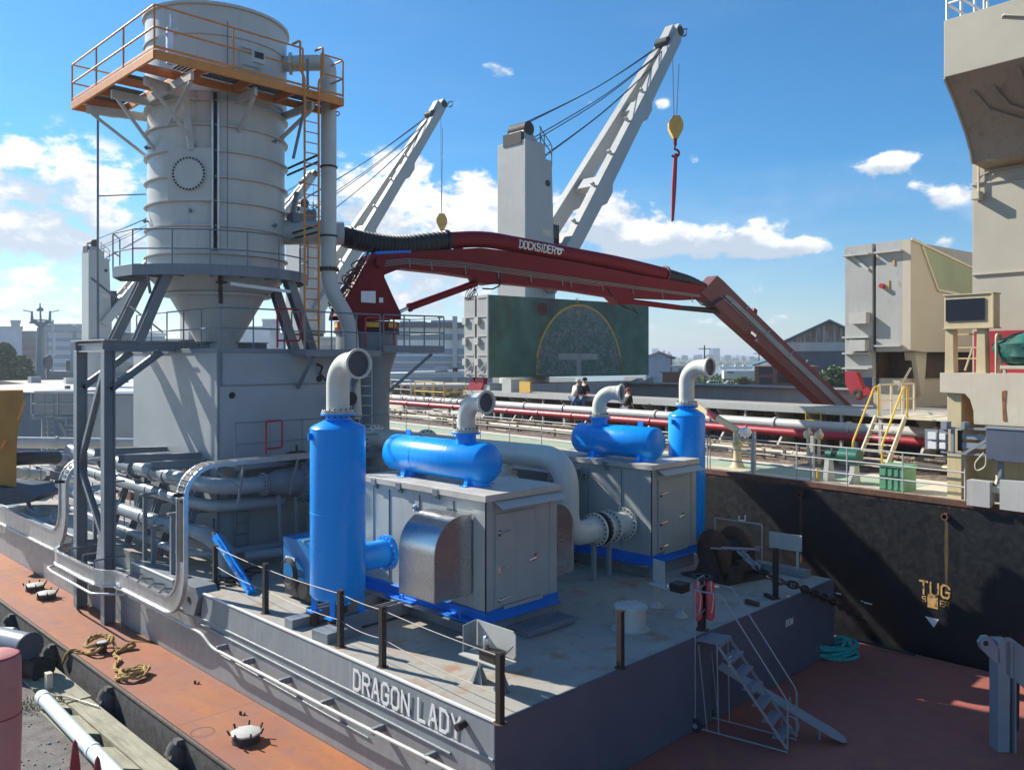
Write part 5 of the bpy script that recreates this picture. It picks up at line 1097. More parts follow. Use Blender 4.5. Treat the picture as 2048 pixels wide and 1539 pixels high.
# long deck pipes
def spipe(name, label, bb, z, a0, a1, r, mat, step, group=None, support=None):
    root = thing(name, label, 'pipe', S(bb, a0, z), group)
    m = SMB(); m.cyl((bb, a0, z), (bb, a1, z), r, seg=18); m.build('tube', mat, root)
    a = a0 + .7; i = 0
    while a < a1:
        m = SMB(); m.lathe((bb, a, z), [(r, -.06), (r * 1.22, -.05), (r * 1.22, .05), (r, .06)], 18, (0, 1, 0)); m.build('flange', mat, root)
        if support and i % 2 == 0: m = SMB(); m.bar((bb, a + .5, DZ), (bb, a + .5, z), .14, .14); m.build('support', support, root)
        a += step; i += 1
    return root
aw = sa(1900, 4.3)
spipe('deck_pipe', 'long dark red pipe running along the ship deck', 5.6, 2.82, -3.5, 60, .14, 'pipe_red', 2.4, support='ship_grey')
spipe('deck_pipe', 'long thick pale grey pipe running along the ship deck', 6.1, 3.06, -3.5, 60, .195, 'ship_grey', 2.9)
for i, (bb, z, r, mt, lb) in enumerate(((4.9, 2.35, .07, 'clutter', 'thin rusty pipe low under the red deck pipe'), (4.55, 2.22, .06, 'cream', 'thin cream pipe low beside the rusty deck pipe'), (5.2, 2.18, .09, 'clutter', 'rust brown pipe lowest under the red deck pipe'))):
    spipe('deck_pipe', lb, bb, z, -3.5, 60, r, mt, 3.5)
rnd = random.Random(11)
m = SMB()
for i in range(260):
    a = rnd.uniform(-2, 55); bb = rnd.uniform(3.6, 6.3); z = DZ + .02 + rnd.random() * .35; L_ = rnd.uniform(.15, 1.1)
    if rnd.random() < .6: m.box((bb, a, z), (bb + rnd.uniform(.05, .14), a + L_, z + rnd.uniform(.03, .10)))
    else: m.box((bb, a, DZ), (bb + .08, a + .08, z + .25))
kind(m.build('litter', 'clutter'), 'stuff', 'rusty cable trays, clamps and small fittings on the ship deck', 'deck clutter')
m = SMB()
for i in range(110):
    a = rnd.uniform(-2, 55); bb = rnd.uniform(3.4, 5.6); z = DZ + .05 + rnd.random() * .4; m.box((bb, a, z), (bb + .07, a + rnd.uniform(.3, 1.8), z + .035))
kind(m.build('litter', 'cream'), 'stuff', 'cream painted cable trays along the ship deck pipes', 'deck clutter')
# valve clusters, davit, winch, box
def knob(px, py, bb, label, mat='ship_grey', r=.16):
    p = PS(px, py, bb); m = MB(); m.lathe(p, [(.02, -r), (r * .7, -r * .7), (r, 0), (r * .8, r * .6), (r * .3, r * .9), (.02, r)], 14); m.cyl(p - V((0, 0, p.z - DZ)), p, .05, seg=8); m.lathe(p + V((0, -.05, .05)), [(r * .5, -.05), (r * 1.1, -.02), (r * 1.1, .02), (r * .5, .05)], 14, (.3, -1, .1)); return tag(m.build('valve', mat), label, 'valve')
knob(1616, 868, 4.0, 'pale valve wrapped in cloth, left of a pair in front of the red pipe', 'cream')
knob(1638, 870, 4.0, 'pale valve wrapped in cloth, right of a pair in front of the red pipe', 'cream')
dv_ = thing('davit', 'cream deck davit with striped boom and pale lamp head', 'davit', S(1.3, sa(1475, 1.3), DZ))
a = sa(1475, 1.3); zt_ = sz(1475, 862, 1.3)
m = SMB(); m.lathe((1.3, a, DZ), [(.26, 0), (.20, .06), (.13, .25), (.12, .6), (.16, .68), (.16, .74), (.13, .78), (.12, zt_ - DZ)], 16, cap1=True); m.build('post', 'cream_yellow', dv_)
P0 = PS(1478, 862, 1.3); P1 = PS(1386, 806, 1.9); m = MB(); m.bar(P0, P1, .12, .18); bm_ = m.build('boom', 'cream_yellow', dv_)
m = MB(); m.bar(P0.lerp(P1, .45), P0.lerp(P1, .65), .126, .186); m.build('stripe', 'pipe_red', bm_)
m = MB(); m.lathe(PS(1490, 864, 1.2), [(.02, -.16), (.16, -.12), (.21, 0), (.16, .12), (.02, .16)], 18); m.build('lamp_head', 'white_paint', dv_)
m = MB(); m.lathe(PS(1486, 872, 1.2), [(.15, -.03), (.20, -.03), (.20, .03), (.15, .03)], 18, (-.5, -1, 0)); m.build('wheel', 'cream_yellow', dv_)
t = thing('deck_winch', 'small dark green winch on two grey legs by the ship rail', 'winch', S(.9, sa(1690, .9), DZ))
a = sa(1690, .9); m = SMB(); m.lathe((.9, a - .42, DZ + .72), [(.02, 0), (.22, .0), (.22, .55), (.02, .55)], 20, (0, 1, 0)); m.lathe((.9, a + .35, DZ + .74), [(.02, 0), (.12, .02), (.12, .2), (.02, .22)], 14, (0, 1, 0)); m.bar((.9, a + .1, DZ + .72), (.9, a + .4, DZ + .72), .08); m.build('drum', 'dark_green', t)
for da in (-.35, .42): m = SMB(); m.prism([(.7, a + da, DZ), (1.1, a + da, DZ), (1.0, a + da, DZ + .62), (.8, a + da, DZ + .62)], (0, .14, 0)); m.build('leg', 'ship_grey', t)
t = thing('deck_box', 'pale green steel box with flaked lid at the ship edge', 'box', S(.5, sa(1784, .4), DZ))
a0, a1 = sa(1808, .3), sa(1759, .3); m = SMB(); m.box((.3, a0, DZ), (.95, a1, DZ + .62)); m.build('body', 'green_paint', t); m = SMB(); m.box((.27, a0 - .03, DZ + .63), (.98, a1 + .03, DZ + .68)); m.build('lid', 'green_paint', t)
m = SMB(); 
for k in range(1, 4): m.bar((.29, a0 + (a1 - a0) * k / 4, DZ + .02), (.29, a0 + (a1 - a0) * k / 4, DZ + .6), .02)
m.build('rib', 'green_paint', t)
m = SMB(); a = sa(1636, .5); m.cyl((.5, a, DZ), (.5, a, DZ + .3), .04, seg=8); m.cyl((.5, a, DZ + .3), (.5, a, DZ + .36), .07, seg=8); tag(m.build('vent_post', 'yellow'), 'tiny yellow post on the ship edge left of the green winch', 'post')
# inclined stair and bridge over the pipes
t = thing('deck_stair', 'cream stair with yellow handrails bridging the ship deck pipes', 'stair', S(3.5, sa(1770, 3.6), DZ))
al, ar = sa(1738, 3.4), sa(1826, 3.4)
zb = 3.62; bI, bO = 4.6, 3.3
aa0, aa1 = sa(1810, 4.6), sa(1752, 4.6)
for a in (aa0, aa1): m = SMB(); m.bar((bO, a, DZ), (bI, a, zb), .05, .18); m.build('stringer', 'cream', t)
for i in range(1, 8): f = i / 8; m = SMB(); m.box((bO + (bI - bO) * f - .09, aa0, DZ + (zb - DZ) * f - .015), (bO + (bI - bO) * f + .09, aa1, DZ + (zb - DZ) * f + .015)); m.build('tread', 'cream', t)
m = SMB(); m.box((bI, aa0 - 1.3, zb - .04), (7.2, aa1 + .1, zb)); m.build('landing', 'cream', t)
for a in (aa0, aa1): m = SMB(); m.tube(fillet([(bO - .1, a, DZ), (bO - .1, a, DZ + .9), (bI - .1, a, zb + .95), (bI + .15, a, zb + .95), (bI + .15, a, zb)], .12, 4), .03, 8); m.build('handrail', 'yellow', t)
for (b0, a0_, b1, a1_) in ((4.8, aa1, 7.1, aa1), (4.8, aa0 - 1.25, 7.1, aa0 - 1.25)):
    m = SMB()
    for k in range(4): q = k / 3; m.bar((b0 + (b1 - b0) * q, a0_, zb), (b0 + (b1 - b0) * q, a0_, zb + 1), .07 if k % 2 else .12, .05)
    m.bar((b0, a0_, zb + 1), (b1, a1_, zb + 1), .05); m.bar((b0, a0_, zb + .5), (b1, a1_, zb + .5), .04); m.build('guard', 'cream', t)
for a in (aa0 - 1.2, aa1): m = SMB(); m.bar((4.9, a, DZ), (4.9, a, zb), .1); m.build('post', 'ship_grey', t)
# ---------------------------------------------------------------- hatch coaming
co = thing('hatch_coaming', 'grey hatch coaming walls around the open ship hold', 'coaming', S(9, 10, DZ))
A0, A1 = -1.0, 27.0; ZC = 3.66
m = SMB(); m.box((8.3, A0, DZ), (8.45, A1, ZC - .1)); m.build('near_wall', 'clutter', co)  # darker than the other coaming walls: shade below the lip put in colour
m = SMB(); m.box((7.0, A0, ZC - .05), (9.2, A1, ZC)); m.build('top_plate', 'coaming_top', co)
m = SMB(); m.box((6.93, A0, ZC - .22), (7.0, A1, ZC + .03)); m.build('lip', 'ship_grey', co)
m = SMB(); m.box((19.8, A0, -3), (20.0, A1, 3.88)); m.box((19.4, A0, 3.88), (20.6, A1, 3.96)); m.build('far_wall', 'coaming', co)
m = SMB(); m.box((9.1, A0, -3), (9.2, A1, ZC - .051)); m.build('inner_wall', 'coaming', co)
m = SMB(); m.box((9.2, A0 - .2, -3), (19.8, A0, 3.8)); m.box((9.2, A1, -3), (19.8, A1 + .2, 3.9)); m.build('end_wall', 'coaming', co)
m = SMB(); m.box((9.2, A0, -3.2), (19.8, A1, -3.0)); m.build('hold_floor', 'coaming', co)
for i in range(20):
    a = A0 + .7 + i * 1.36
    m = SMB(); m.prism([(7.05, a, DZ), (8.3, a, DZ), (8.3, a, ZC - .06), (7.05, a, ZC - .06), (7.05, a, ZC - .3), (7.75, a, DZ + .8)] if i % 3 else [(7.02, a, DZ), (7.12, a, DZ), (7.12, a, ZC - .06), (7.02, a, ZC - .06)], (0, .09, 0)); m.build('stay', 'ship_grey' if i % 3 == 0 else 'coaming', co)
m = SMB(); a = sa(1612, 6.9); m.tube([(6.9, a, 2.9), (6.9, a, 3.5), (6.9, a - .6, 3.5), (6.9, a - .6, 2.9), (6.9, a, 2.9)], .03, 6); m.bar((6.9, a, 3.2), (6.9, a - .6, 3.2), .04); m.build('yellow_gate', 'yellow', co)
# red and striped hatch roller arms
def roller(label, px, py, bb):
    p = PS(px, py, bb); t = thing('hatch_lever', label, 'lever', p)
    qq = lambda x, y: PS(px + x, py + y, bb)
    m = MB(); m.prism([qq(-24, -45), qq(-2, -43), (qq(10, -14)), qq(12, 4), qq(2, 13), qq(-8, 8), qq(-24, -20)], ST * .25); m.prism([qq(8, -6), qq(20, -14), qq(30, -4), qq(24, 2), qq(10, 4)], ST * .2); m.build('arm', 'pipe_red', t)
    m = MB(); m.lathe(p, [(.02, 0), (.10, -.02), (.10, .02)], 20, ST); m.lathe(p - ST * .02, [(.10, 0), (.18, 0), (.18, .1)], 20, ST); m.build('roller', 'rust_dark', t); return t
roller('red hatch lever with black roller near the right hatch cover', 1714, 787, 7.2)
# ---------------------------------------------------------------- hatch covers (two folded stacks, standing on end)
def cover_stack(label, aS, b0, b1, z0, z1, th, face, decor):
    root = thing('hatch_cover', label, 'hatch cover', S(b0, aS, z0), 'folded hatch covers standing upright')
    for i in range(2):
        y0 = aS + i * (th + .12)
        m = SMB(); m.box((b0 + .05, y0 + .06, z0), (b1, y0 + th - .0, z1)); m.build('panel', 'hatch_grey', root)
        m = SMB()
        for k in range(5): zz = z0 + .15 + k * (z1 - z0 - .3) / 4; m.box((b0 - .0, y0 + .1, zz), (b0 + .05, y0 + th - .1, zz + .06))
        for k in range(3): zz = z0 + .7 + k * 1.2; m.box((b0 - .12, y0 + th - .35, zz), (b0 + .05, y0 + th - .02, zz + .4))
        m.bar((b0 + .02, y0 + .12, z0 + .9), (b0 - .1, y0 + th - .2, z0 + .2), .05); m.build('fitting', 'ship_grey', root)
        m = SMB(); m.box((b0 + .0, y0 + .0, z0), (b0 + .1, y0 + .08, z1)); m.build('edge', 'ship_grey', root)
    m = SMB(); m.box((b0 + .3, aS + th - .0, z0 + .1), (b1, aS + th + .12, z1 - .1)); m.build('gap_shade', 'dark', root)  # dark filler painting the shade in the gap between folded panels
    return root
aG = (PS(975, 700, 8.0) - SO).dot(SU); b0g = 8.0; b1g = 21.6; zg0, zg1 = 4.4, 9.15
hg = cover_stack('huge dark green hatch cover folded upright with yellow arc painted on it', aG, b0g, b1g, zg0, zg1, 1.12, None, None)
m = SMB(); m.box((b0g + .1, aG - .0, zg0), (b1g, aG + .055, zg1)); gf = m.build('face', 'hatch_green', hg)
GO = SO + SU * aG
def PG(px, py): p = Ppl(px, py, GO, SU); q = p - SO; return q.dot(ST), p.z
fy = aG - .004
c1 = PG(1071, 750); c2 = PG(1243, 750); tp = PG(1157, 610); cxg = (c1[0] + c2[0]) / 2; rg = (c2[0] - c1[0]) / 2; hgz = tp[1] - c1[1]
ring_o = [(cxg + math.cos(a) * rg, max(zg0 + .01, c1[1]) + math.sin(a) * hgz) for a in [math.pi * i / 40 for i in range(41)]]
m = SMB(); m.prism([(x, fy, z) for x, z in ring_o], (0, .003, 0)); m.build('worn_field', 'hatch_worn', gf)
m = SMB()
for (x, z), (x2, z2) in zip(ring_o, ring_o[1:]): m.bar((x, fy - .004, z), (x2, fy - .004, z2), .02, .13)
m.build('yellow_arc', 'hatch_yellow', gf)
m = SMB(); r1 = PG(1117, 719); r2 = PG(1195, 707); m.box((r1[0], fy - .012, r1[1]), (r2[0], fy - .006, r2[1])); s1 = PG(1153, 755); s2 = PG(1162, 719); m.box((s1[0], fy - .012, zg0), (s2[0], fy - .006, s2[1])); m.build('grey_patch', 'hatch_patch', gf)
m = SMB(); e1_ = PG(1085, 618); m.lathe((e1_[0], fy - .003, e1_[1]), [(.001, 0), (.40, 0)], 24, (0, -1, 0)); m.build('round_patch', 'rust', gf)
m = SMB(); n1 = PG(1152, 605); text(m, 'N', lambda u, v, w_: (n1[0] + u, fy - w_ - .004, n1[1] + v), .28, .9); n1 = PG(1154, 622); text(m, 'N', lambda u, v, w_: (n1[0] + u, fy - w_ - .008, n1[1] - .2 + v), .28, .9); m.build('stencil', 'hatch_yellow', gf, False)
# supports below the green stack
m = SMB(); m.box((b0g + .3, aG + .2, DZ), (b1g - .5, aG + 2.0, 4.0)); tag(m.build('hatch_rest', 'ship_grey'), 'grey steel rest below the green folded hatch cover', 'support')
m = MB(); p = PS(970, 775, 8.2); m.prism([PS(948, 765, 8.2), PS(960, 735, 8.2), PS(968, 742, 8.2), PS(966, 768, 8.2), PS(958, 790, 8.2), PS(936, 795, 8.2), PS(936, 770, 8.2), PS(946, 750, 8.2)], ST * .3); tag(m.build('hatch_lever', 'pipe_red'), 'red hatch lever under the corner of the green hatch cover', 'lever')
m = SMB(); a = sa(1022, 7.5); m.box((7.5, a, ZC), (8.2, a + .8, ZC + .7)); tag(m.build('deck_locker', 'ship_grey'), 'small pale locker on the coaming below the green hatch cover', 'locker')
m = SMB(); m.box((7.5, a - 1.6, ZC + .02), (7.6, a - .7, ZC + .6)); tag(m.build('warning_board', 'hatch_yellow'), 'yellow board on the coaming right of the pale locker', 'board')
# loose covers in the distance over the coaming
for i, (px, py, w_) in enumerate(((1262, 768, .45), (1288, 768, .55))):
    p = Ppl(px, py, SO + ST * 19.5, ST); m = MB(); m.prism([p, p + SU * -w_ * 1.6, p + SU * -w_ * 1.3 + V((0, 0, w_ * .9)), p + V((0, 0, w_ * .2)) + SU * .4], ST * .5)
    if i < 2: tag(m.build('cleat_block', 'ship_grey'), ['slanted grey block on the far coaming nearest the green hatch cover', 'slanted grey block on the far coaming right of its neighbour'][i], 'block')
# right stack
aR_ = -.75; b0r = 8.3
hr = thing('hatch_cover', 'tall beige hatch cover folded upright beside the ship superstructure', 'hatch cover', S(8, aR_, 4), 'folded hatch covers standing upright')
def A_(px, bb=b0r): return sa(px, bb)
aa = [A_(1690), A_(1745), A_(1752), A_(1805)]
zt1 = sz(1745, 487, b0r); zb1 = sz(1690, 760, b0r)
m = SMB(); m.box((b0r, aa[1], sz(1745, 705, b0r) - .9), (16, aa[0], zt1)); m.build('panel', 'hatch_grey', hr)
m = SMB(); m.box((b0r, aa[3], sz(1800, 703, b0r)), (16, aa[2], sz(1800, 480, b0r))); m.build('panel', 'hatch_grey', hr)
m = SMB(); m.box((b0r + .25, aa[2], zb1 - .3), (16, aa[1], zt1 - .2)); m.build('gap_shade', 'rust_dark', hr)  # dark filler again, the shaded gap between both panels as colour
m = SMB()
for px0, px1, y0, y1 in ((1706, 1740, 626, 648), (1706, 1738, 680, 702)): m.box((b0r - .3, A_(px1), sz(px0, y1, b0r)), (b0r, A_(px0), sz(px0, y0, b0r)))
for y in (512, 676, 708, 738): m.box((b0r - .22, aa[1] + .05, sz(1715, y, b0r)), (b0r, aa[0], sz(1715, y, b0r) + .06))
for y in (505, 693): m.box((b0r - .18, aa[3], sz(1780, y, b0r)), (b0r, aa[2], sz(1780, y, b0r) + .06))
m.bar((b0r - .06, A_(1700), sz(1700, 508, b0r)), (b0r - .06, A_(1738), sz(1738, 540, b0r)), .03, .1); m.build('fitting', 'ship_grey', hr)
m = SMB(); m.cyl((b0r - .15, A_(1766), sz(1766, 572, b0r)), (b0r, A_(1766), sz(1766, 572, b0r)), .09, seg=12); m.build('stud', 'pipe_red', hr)
m = SMB(); m.box((b0r - .03, A_(1779), sz(1779, 582, b0r)), (b0r - .01, A_(1776), sz(1779, 560, b0r))); m.box((b0r - .03, A_(1790), sz(1790, 530, b0r)), (b0r - .01, A_(1786), sz(1790, 518, b0r))); m.build('mark', 'hatch_yellow', hr)
# the face towards the camera: beige side with slanting green top
FO = SO + SU * aa[3]
def PF(px, py): p = Ppl(px, py, FO, SU); return (p - SO).dot(ST), p.z
fc = [(1805, 480), (1960, 552), (2000, 570), (2000, 704), (1832, 704), (1805, 700)]
m = SMB(); m.prism([(PF(*q)[0], aa[3] - .3, PF(*q)[1]) for q in fc], (0, .3, 0)); m.build('face', 'beige', hr)
m = SMB(); m.prism([(PF(*q)[0], aa[3] - .31, PF(*q)[1]) for q in ((1826, 494), (1955, 556), (1955, 592), (1892, 588), (1858, 580))], (0, .008, 0)); m.build('green_panel', 'hatch_green_light', hr)
m = SMB()
for q, q2 in (((1826, 494), (1858, 581)), ((1858, 581), (1900, 589)), ((1805, 480), (1955, 550))): m.bar((PF(*q)[0], aa[3] - .33, PF(*q)[1]), (PF(*q2)[0], aa[3] - .33, PF(*q2)[1]), .05, .09)
m.build('frame', 'cream', hr)
def PL(q, a): p = Ppl(q[0], q[1], SO + SU * a, SU); return (p - SO).dot(ST), a, p.z
lg = thing('hatch_stand', 'beige tapering legs carrying the right folded hatch cover', 'stand', S(9, aa[3], ZC))
for poly in (((1830, 704), (1854, 704), (1848, 790), (1842, 790)),):
    m = SMB(); m.prism([PL(q, aa[3] - .05) for q in poly], (0, .4, 0)); m.build('leg', 'beige', lg)
m = SMB(); m.box((b0r + .25, aa[3] + .2, ZC), (15.5, aa[1] + .1, 4.75)); m.build('backing', 'beige', lg)
m = SMB(); m.box((b0r + .9, aa[3] + .12, 4.75), (15.5, aa[1], sz(1800, 703, b0r) - .01)); m.build('backing', 'rust_dark', lg)
m = MB(); m.bar(PS(1795, 782, 8.0), PS(1822, 735, 8.2), .07); tag(m.build('prop', 'cream'), 'slanting cream prop under the right hatch cover', 'prop')

# ---------------------------------------------------------------- ship deck cranes
def ship_crane(label, X, Y, hook_drop, sling, cls='ship cranes in a row', K=1.09, TZ=29.3):
    before = set(COL.objects)
    B = V((X, Y, 0)); root = thing('ship_crane', label, 'crane', (X, Y, DZ), cls)
    m = MB(); m.lathe(B, [(1.5, DZ), (1.5, 7.4), (1.6, 7.5)], 24, cap1=True); m.build('pedestal', 'crane_grey', root)
    m = MB(); m.lathe(B, [(1.6, 7.5), (1.72, 7.5), (1.72, 7.72), (1.5, 7.72)], 32); m.build('slew_ring', 'rust_dark', root)
    # house: square in plan, narrowing to the jib side at the top
    x0, x1, y0, y1, z0, z1 = X - 1.12, X + 1.2, Y - 1.15, Y + 1.15, 7.73, 18.2
    m = MB(); m.prism([(x0, y0, z0), (x1 + .25, y0, z0), (x1 + .25, y0, 9.5), (x1 - .05, y0, z1 - .9), (x1 - .55, y0, z1 - .9), (x1 - .7, y0, z1), (x0, y0, z1)], (0, y1 - y0, 0)); m.build('house', 'crane_grey', root)
    m = MB(); m.lathe((x0 + 1.9, y0 - .01, 15.9), [(.02, 0), (.19, 0), (.19, .03)], 16, (0, -1, 0)); m.build('porthole', 'glass_dark', root)
    m = MB(); m.box((X + .3, y0 - .02, 12.75), (X + 1.15, y0 - .001, 13.15)); m.build('name_plate', 'cream', root)
    m = MB(); m.hexa([(x0 + .1, y0 + .3, z1), (x0 + 1.5, y0 + .3, z1), (x0 + 1.5, y1 - .3, z1), (x0 + .1, y1 - .3, z1), (x0 + .5, y0 + .6, z1 + .9), (x0 + 1.0, y0 + .6, z1 + .9), (x0 + 1.0, y1 - .6, z1 + .9), (x0 + .5, y1 - .6, z1 + .9)]); m.build('sheave_housing', 'crane_grey', root)
    m = MB(); m.cyl((x0 + .8, y0 + .45, z1 + .85), (x0 + .8, y1 - .45, z1 + .85), .42, seg=20); m.box((x0 - .05, y0 + .3, z1 - .2), (x0 + .2, y1 - .5, z1 + .5)); m.build('sheave', 'dark', root)
    m = MB(); 
    for zz in (.5, 1.0): m.tube(fillet([(x0 + 1.3, y0 + .1, z1 + zz), (x1 - .6, y0 + .1, z1 + zz - .4), (x1 + .05, y0 + .1, z1 - .9 + zz), (x1 + .05, y1 - .1, z1 - .9 + zz)], .2, 3), .03, 6)
    for xx, zz in ((x0 + 1.4, 0), (x1 - .6, -.4), (x1 + .05, -.9), ): m.bar((xx, y0 + .1, z1 + zz - .3), (xx, y0 + .1, z1 + zz + 1), .05)
    m.build('guard_rail', 'cable', root)
    m = MB(); m.box((x1 + .15, y0 + .3, 11.2), (x1 + .95, y0 + 1.3, 13.6)); m.build('cab', 'dark', root)
    m = MB(); m.box((x1 + .22, y0 + .25, 11.4), (x1 + .9, y0 + .29, 13.3)); m.build('cab_window', 'glass_dark', root)
    # twin box girder jib
    pv = V((X + .4, Y, 9.6)); tip = V((X + 15.8, Y, TZ)); dj = (tip - pv).normalized(); up = V((-dj.z, 0, dj.x))
    for sg in (-1, 1):
        pts = [(0, .45), (.12, .55), (.30, .62), (.32, .90), (.36, .90), (.38, .60), (.62, .52), (.64, .78), (.68, .78), (.70, .48), (.97, .34)]
        Ln_ = (tip - pv).length; poly = []; m = MB()
        for f, w_ in pts: poly.append(pv + dj * (f * Ln_) - up * w_)
        for f in (.97, .6, .3, 0): poly.append(pv + dj * (f * Ln_) + up * .45)
        def yy(f): return sg * (1.55 - 1.15 * f)
        P1 = [p + V((0, sg * (1.55 - 1.2 * ((p - pv).dot(dj) / Ln_)) - .3, 0)) for p in poly]; m.prism(P1, (0, .6 - .0, 0)); m.build('jib_girder', 'crane_grey', root)
    m = MB()
    for f in (.16, .36, .66, .9): c = pv + dj * (f * Ln_); m.bar(c + V((0, -1.5 + 1.15 * f, 0)), c + V((0, 1.5 - 1.15 * f, 0)), .9, .5, up)
    m.build('cross_beam', 'crane_grey', root)
    m = MB(); m.bar(tip - dj * 1.3, tip + dj * .4, .9, .8); m.bar(tip - dj * 1.6 + up * .5, tip - dj * .2 + up * .6, .7, .35); m.build('jib_head', 'crane_grey', root)
    m = MB(); m.cyl(tip + V((0, -.5, 0)), tip + V((0, .5, 0)), .35, seg=18); m.cyl(tip - dj * 1.9 + up * .5 + V((0, -.5, 0)), tip - dj * 1.9 + up * .5 + V((0, .5, 0)), .35, seg=18); m.tube([tip + dj * .3, tip + V((.8, 0, .1)), tip + V((.95, 0, .5)), tip + V((1.5, 0, .7)), tip + V((1.4, 0, .2)), tip + V((1, 0, 0))], .06, 6); m.build('jib_sheave', 'dark', root)
    m = MB(); c = pv + dj * (Ln_ * .52)
    for sg in (-1,):
        for f in (.2, .33, .45, .58, .7): q_ = pv + dj * (Ln_ * f) + up * .5 + V((0, sg * (1.55 - 1.2 * f), 0)); m.bar(q_, q_ + up * .28, .2, .16)
    m.build('rope_guide', 'ship_grey', root)
    # luffing and hoist ropes
    s0 = V((x0 + .9, Y, z1 + 1.2)); s1 = tip - dj * 2.0 + up * .6
    i = 0
    for (oy, oz, ox) in ((-.4, 0, 0), (.3, .05, .1), (-.5, -.7, .6), (.2, -.9, .9), (-.3, -1.9, 1.3), (.4, -2.0, 1.4)):
        a_ = s0 + V((ox, oy, oz)); b_ = s1 + V((0, oy * .6, -.25 * i)); mid = (a_ + b_) / 2 - V((0, 0, .35))
        MB().tube(catm([a_, mid, b_], 6), .035, 5).build('luffing_rope', 'cable', root); i += 1
    hk = thing('hook_block', 'x', 'crane hook', tip)
    hx_ = tip + V((0, 0, 0)); zb = hook_drop
    for oy in (-.55, .45): MB().tube([hx_ + V((oy * .6, oy, -.6 if oy > 0 else -2.5)), hx_ + V((oy * .4, oy * .5, zb - tip.z + .8))], .028, 5).build('hoist_rope', 'cable', root)
    c = V((tip.x, tip.y, zb)); m = MB(); m.prism([c + V((x * .707, -x * .707, z)) + V((-.18, -.18, 0)) for x, z in ((-.2, .8), (.3, .8), (.55, .3), (.55, -.15), (.2, -.85), (-.15, -.85), (-.5, -.15), (-.5, .3))], (.36, .36, 0)); m.build('block', 'hook_yellow', hk)
    m = MB(); m.cyl(c + V((0, 0, -.8)), c + V((0, 0, -1.3)), .13, seg=10); hp = arc(c + V((0, 0, -1.9)), V((.707, -.707, 0)), (0, 0, 1), .28, 100, -150, 10); m.tube([c + V((0, 0, -1.3))] + hp, .085, 8); m.build('hook', 'red', hk)
    T_ = Matrix.Translation((X, Y, EYE)) @ Matrix.Scale(K, 4) @ Matrix.Translation((-X, -Y, -EYE))
    for o in COL.objects:
        if o not in before and o.type == 'MESH': o.data.transform(T_)
    return root, hk, T_ @ c
c1_, hk1, cc = ship_crane('nearest pale grey ship crane with raised twin jib above the green hatch', 39.25, 38.1, 22.4, True)
hk1['label'] = 'yellow hook block hanging from the nearest crane with a red sling below'
m = MB(); q = cc + V((0, 0, -2.1)); m.tube([q, q + V((-.12, .1, -2.6)), q + V((-.2, .15, -5.4))], [.12, .13, .09], 8); m.tube([q + V((.1, -.1, 0)), q + V((.06, 0, -2.8)), q + V((-.12, .1, -5.3))], .06, 8); tag(m.build('sling', 'sling_red'), 'long red webbing sling hanging from the nearest crane hook', 'sling')
c2_, hk2, cc2 = ship_crane('second ship crane, its jib rising right of the orange ladder', 42.8, 71.0, 19.4, False, TZ=31.2)
hk2['label'] = 'yellow hook block hanging just above the black corrugated hose'
c3_, hk3, cc3 = ship_crane('third ship crane mostly hidden behind the silo', 46.4, 103.0, 17.0, False)
hk3['label'] = 'small yellow hook block seen between the ladder rungs beside the silo'
c4_, hk4, cc4 = ship_crane('farthest crane left of the silo standing over the portal frame', 35.2, 104.5, 14.0, False, K=1.0)
hk4['label'] = 'yellow hook block of the farthest crane hidden behind the silo'
for o in (hk1, hk2, hk3, hk4): o['group'] = 'crane hook blocks'

# ---------------------------------------------------------------- superstructure at the right edge
aW = sa(1945, 2.1); su = thing('superstructure', 'tall beige ship superstructure with overhanging bridge wing at the right edge', 'superstructure', S(10, -15, DZ))
m = SMB(); m.box((2.1, -40, DZ), (23, aW, 13.6)); m.build('wall', 'beige', su)
aN = sa(1888, -.15)
zb_, zt_ = sz(1888, 155, -.15), sz(1888, 42, -.15)
m = SMB(); m.box((-.15, -40, zb_), (2.09, aN, zt_)); m.build('bridge_wing', 'beige', su)
zk = sz(1940, 350, 2.1)
pr = [(-.13, zb_ - .001), (2.09, zb_ - .001), (2.09, zk - .2)] ; cv = [(2.02, zk - .2), (1.95, zk + .35), (1.7, zk + 1.1), (1.2, zk + 1.9), (.5, zb_ - .7)]
WO = SO + SU * aN
def PWg(px, py): p = Ppl(px, py, WO, SU); return (p - SO).dot(ST), p.z
fl = [PWg(*q) for q in ((1889, 157), (1905, 194), (1920, 234), (1932, 268), (1940, 298), (1945, 328))]
m = SMB(); m.prism([(2.088, -40, zb_ - .002)] + [(-.13, -40, zb_ - .002)] + [(min(2.07, x), -40, min(z, zb_ - .01)) for x, z in fl[1:]] + [(2.088, -40, fl[-1][1] - .05)], (0, 40 + aN - .02, 0)); m.build('wing_flare', 'beige_shaded', su)
m = SMB()
for q1, q2 in zip(fl, fl[1:]): m.bar((q1[0], aN - .0, q1[1]), (q2[0], aN - .0, q2[1]), .05, .05)
m.build('wing_edge', 'beige', su)
m = SMB()
for off in (.5, .95): m.tube([(fl[1][0] - .04, aN - off, fl[1][1]), (fl[2][0] - .05, aN - off - .2, fl[2][1]), (fl[3][0] - .05, aN - off - .9, fl[3][1]), (fl[4][0] - .05, aN - off - 1.1, fl[4][1])], .04, 8)
for k in (1.6, 3.0, 4.4): m.bar((fl[0][0] + .1, aN - k, fl[0][1] - .12), (fl[3][0] - .03, aN - k, fl[3][1]), .06, .10)
m.box((.1, -30, zb_ - .16), (.22, aN - .25, zb_ - .06)); m.build('underside_pipes', 'beige_shaded', su)
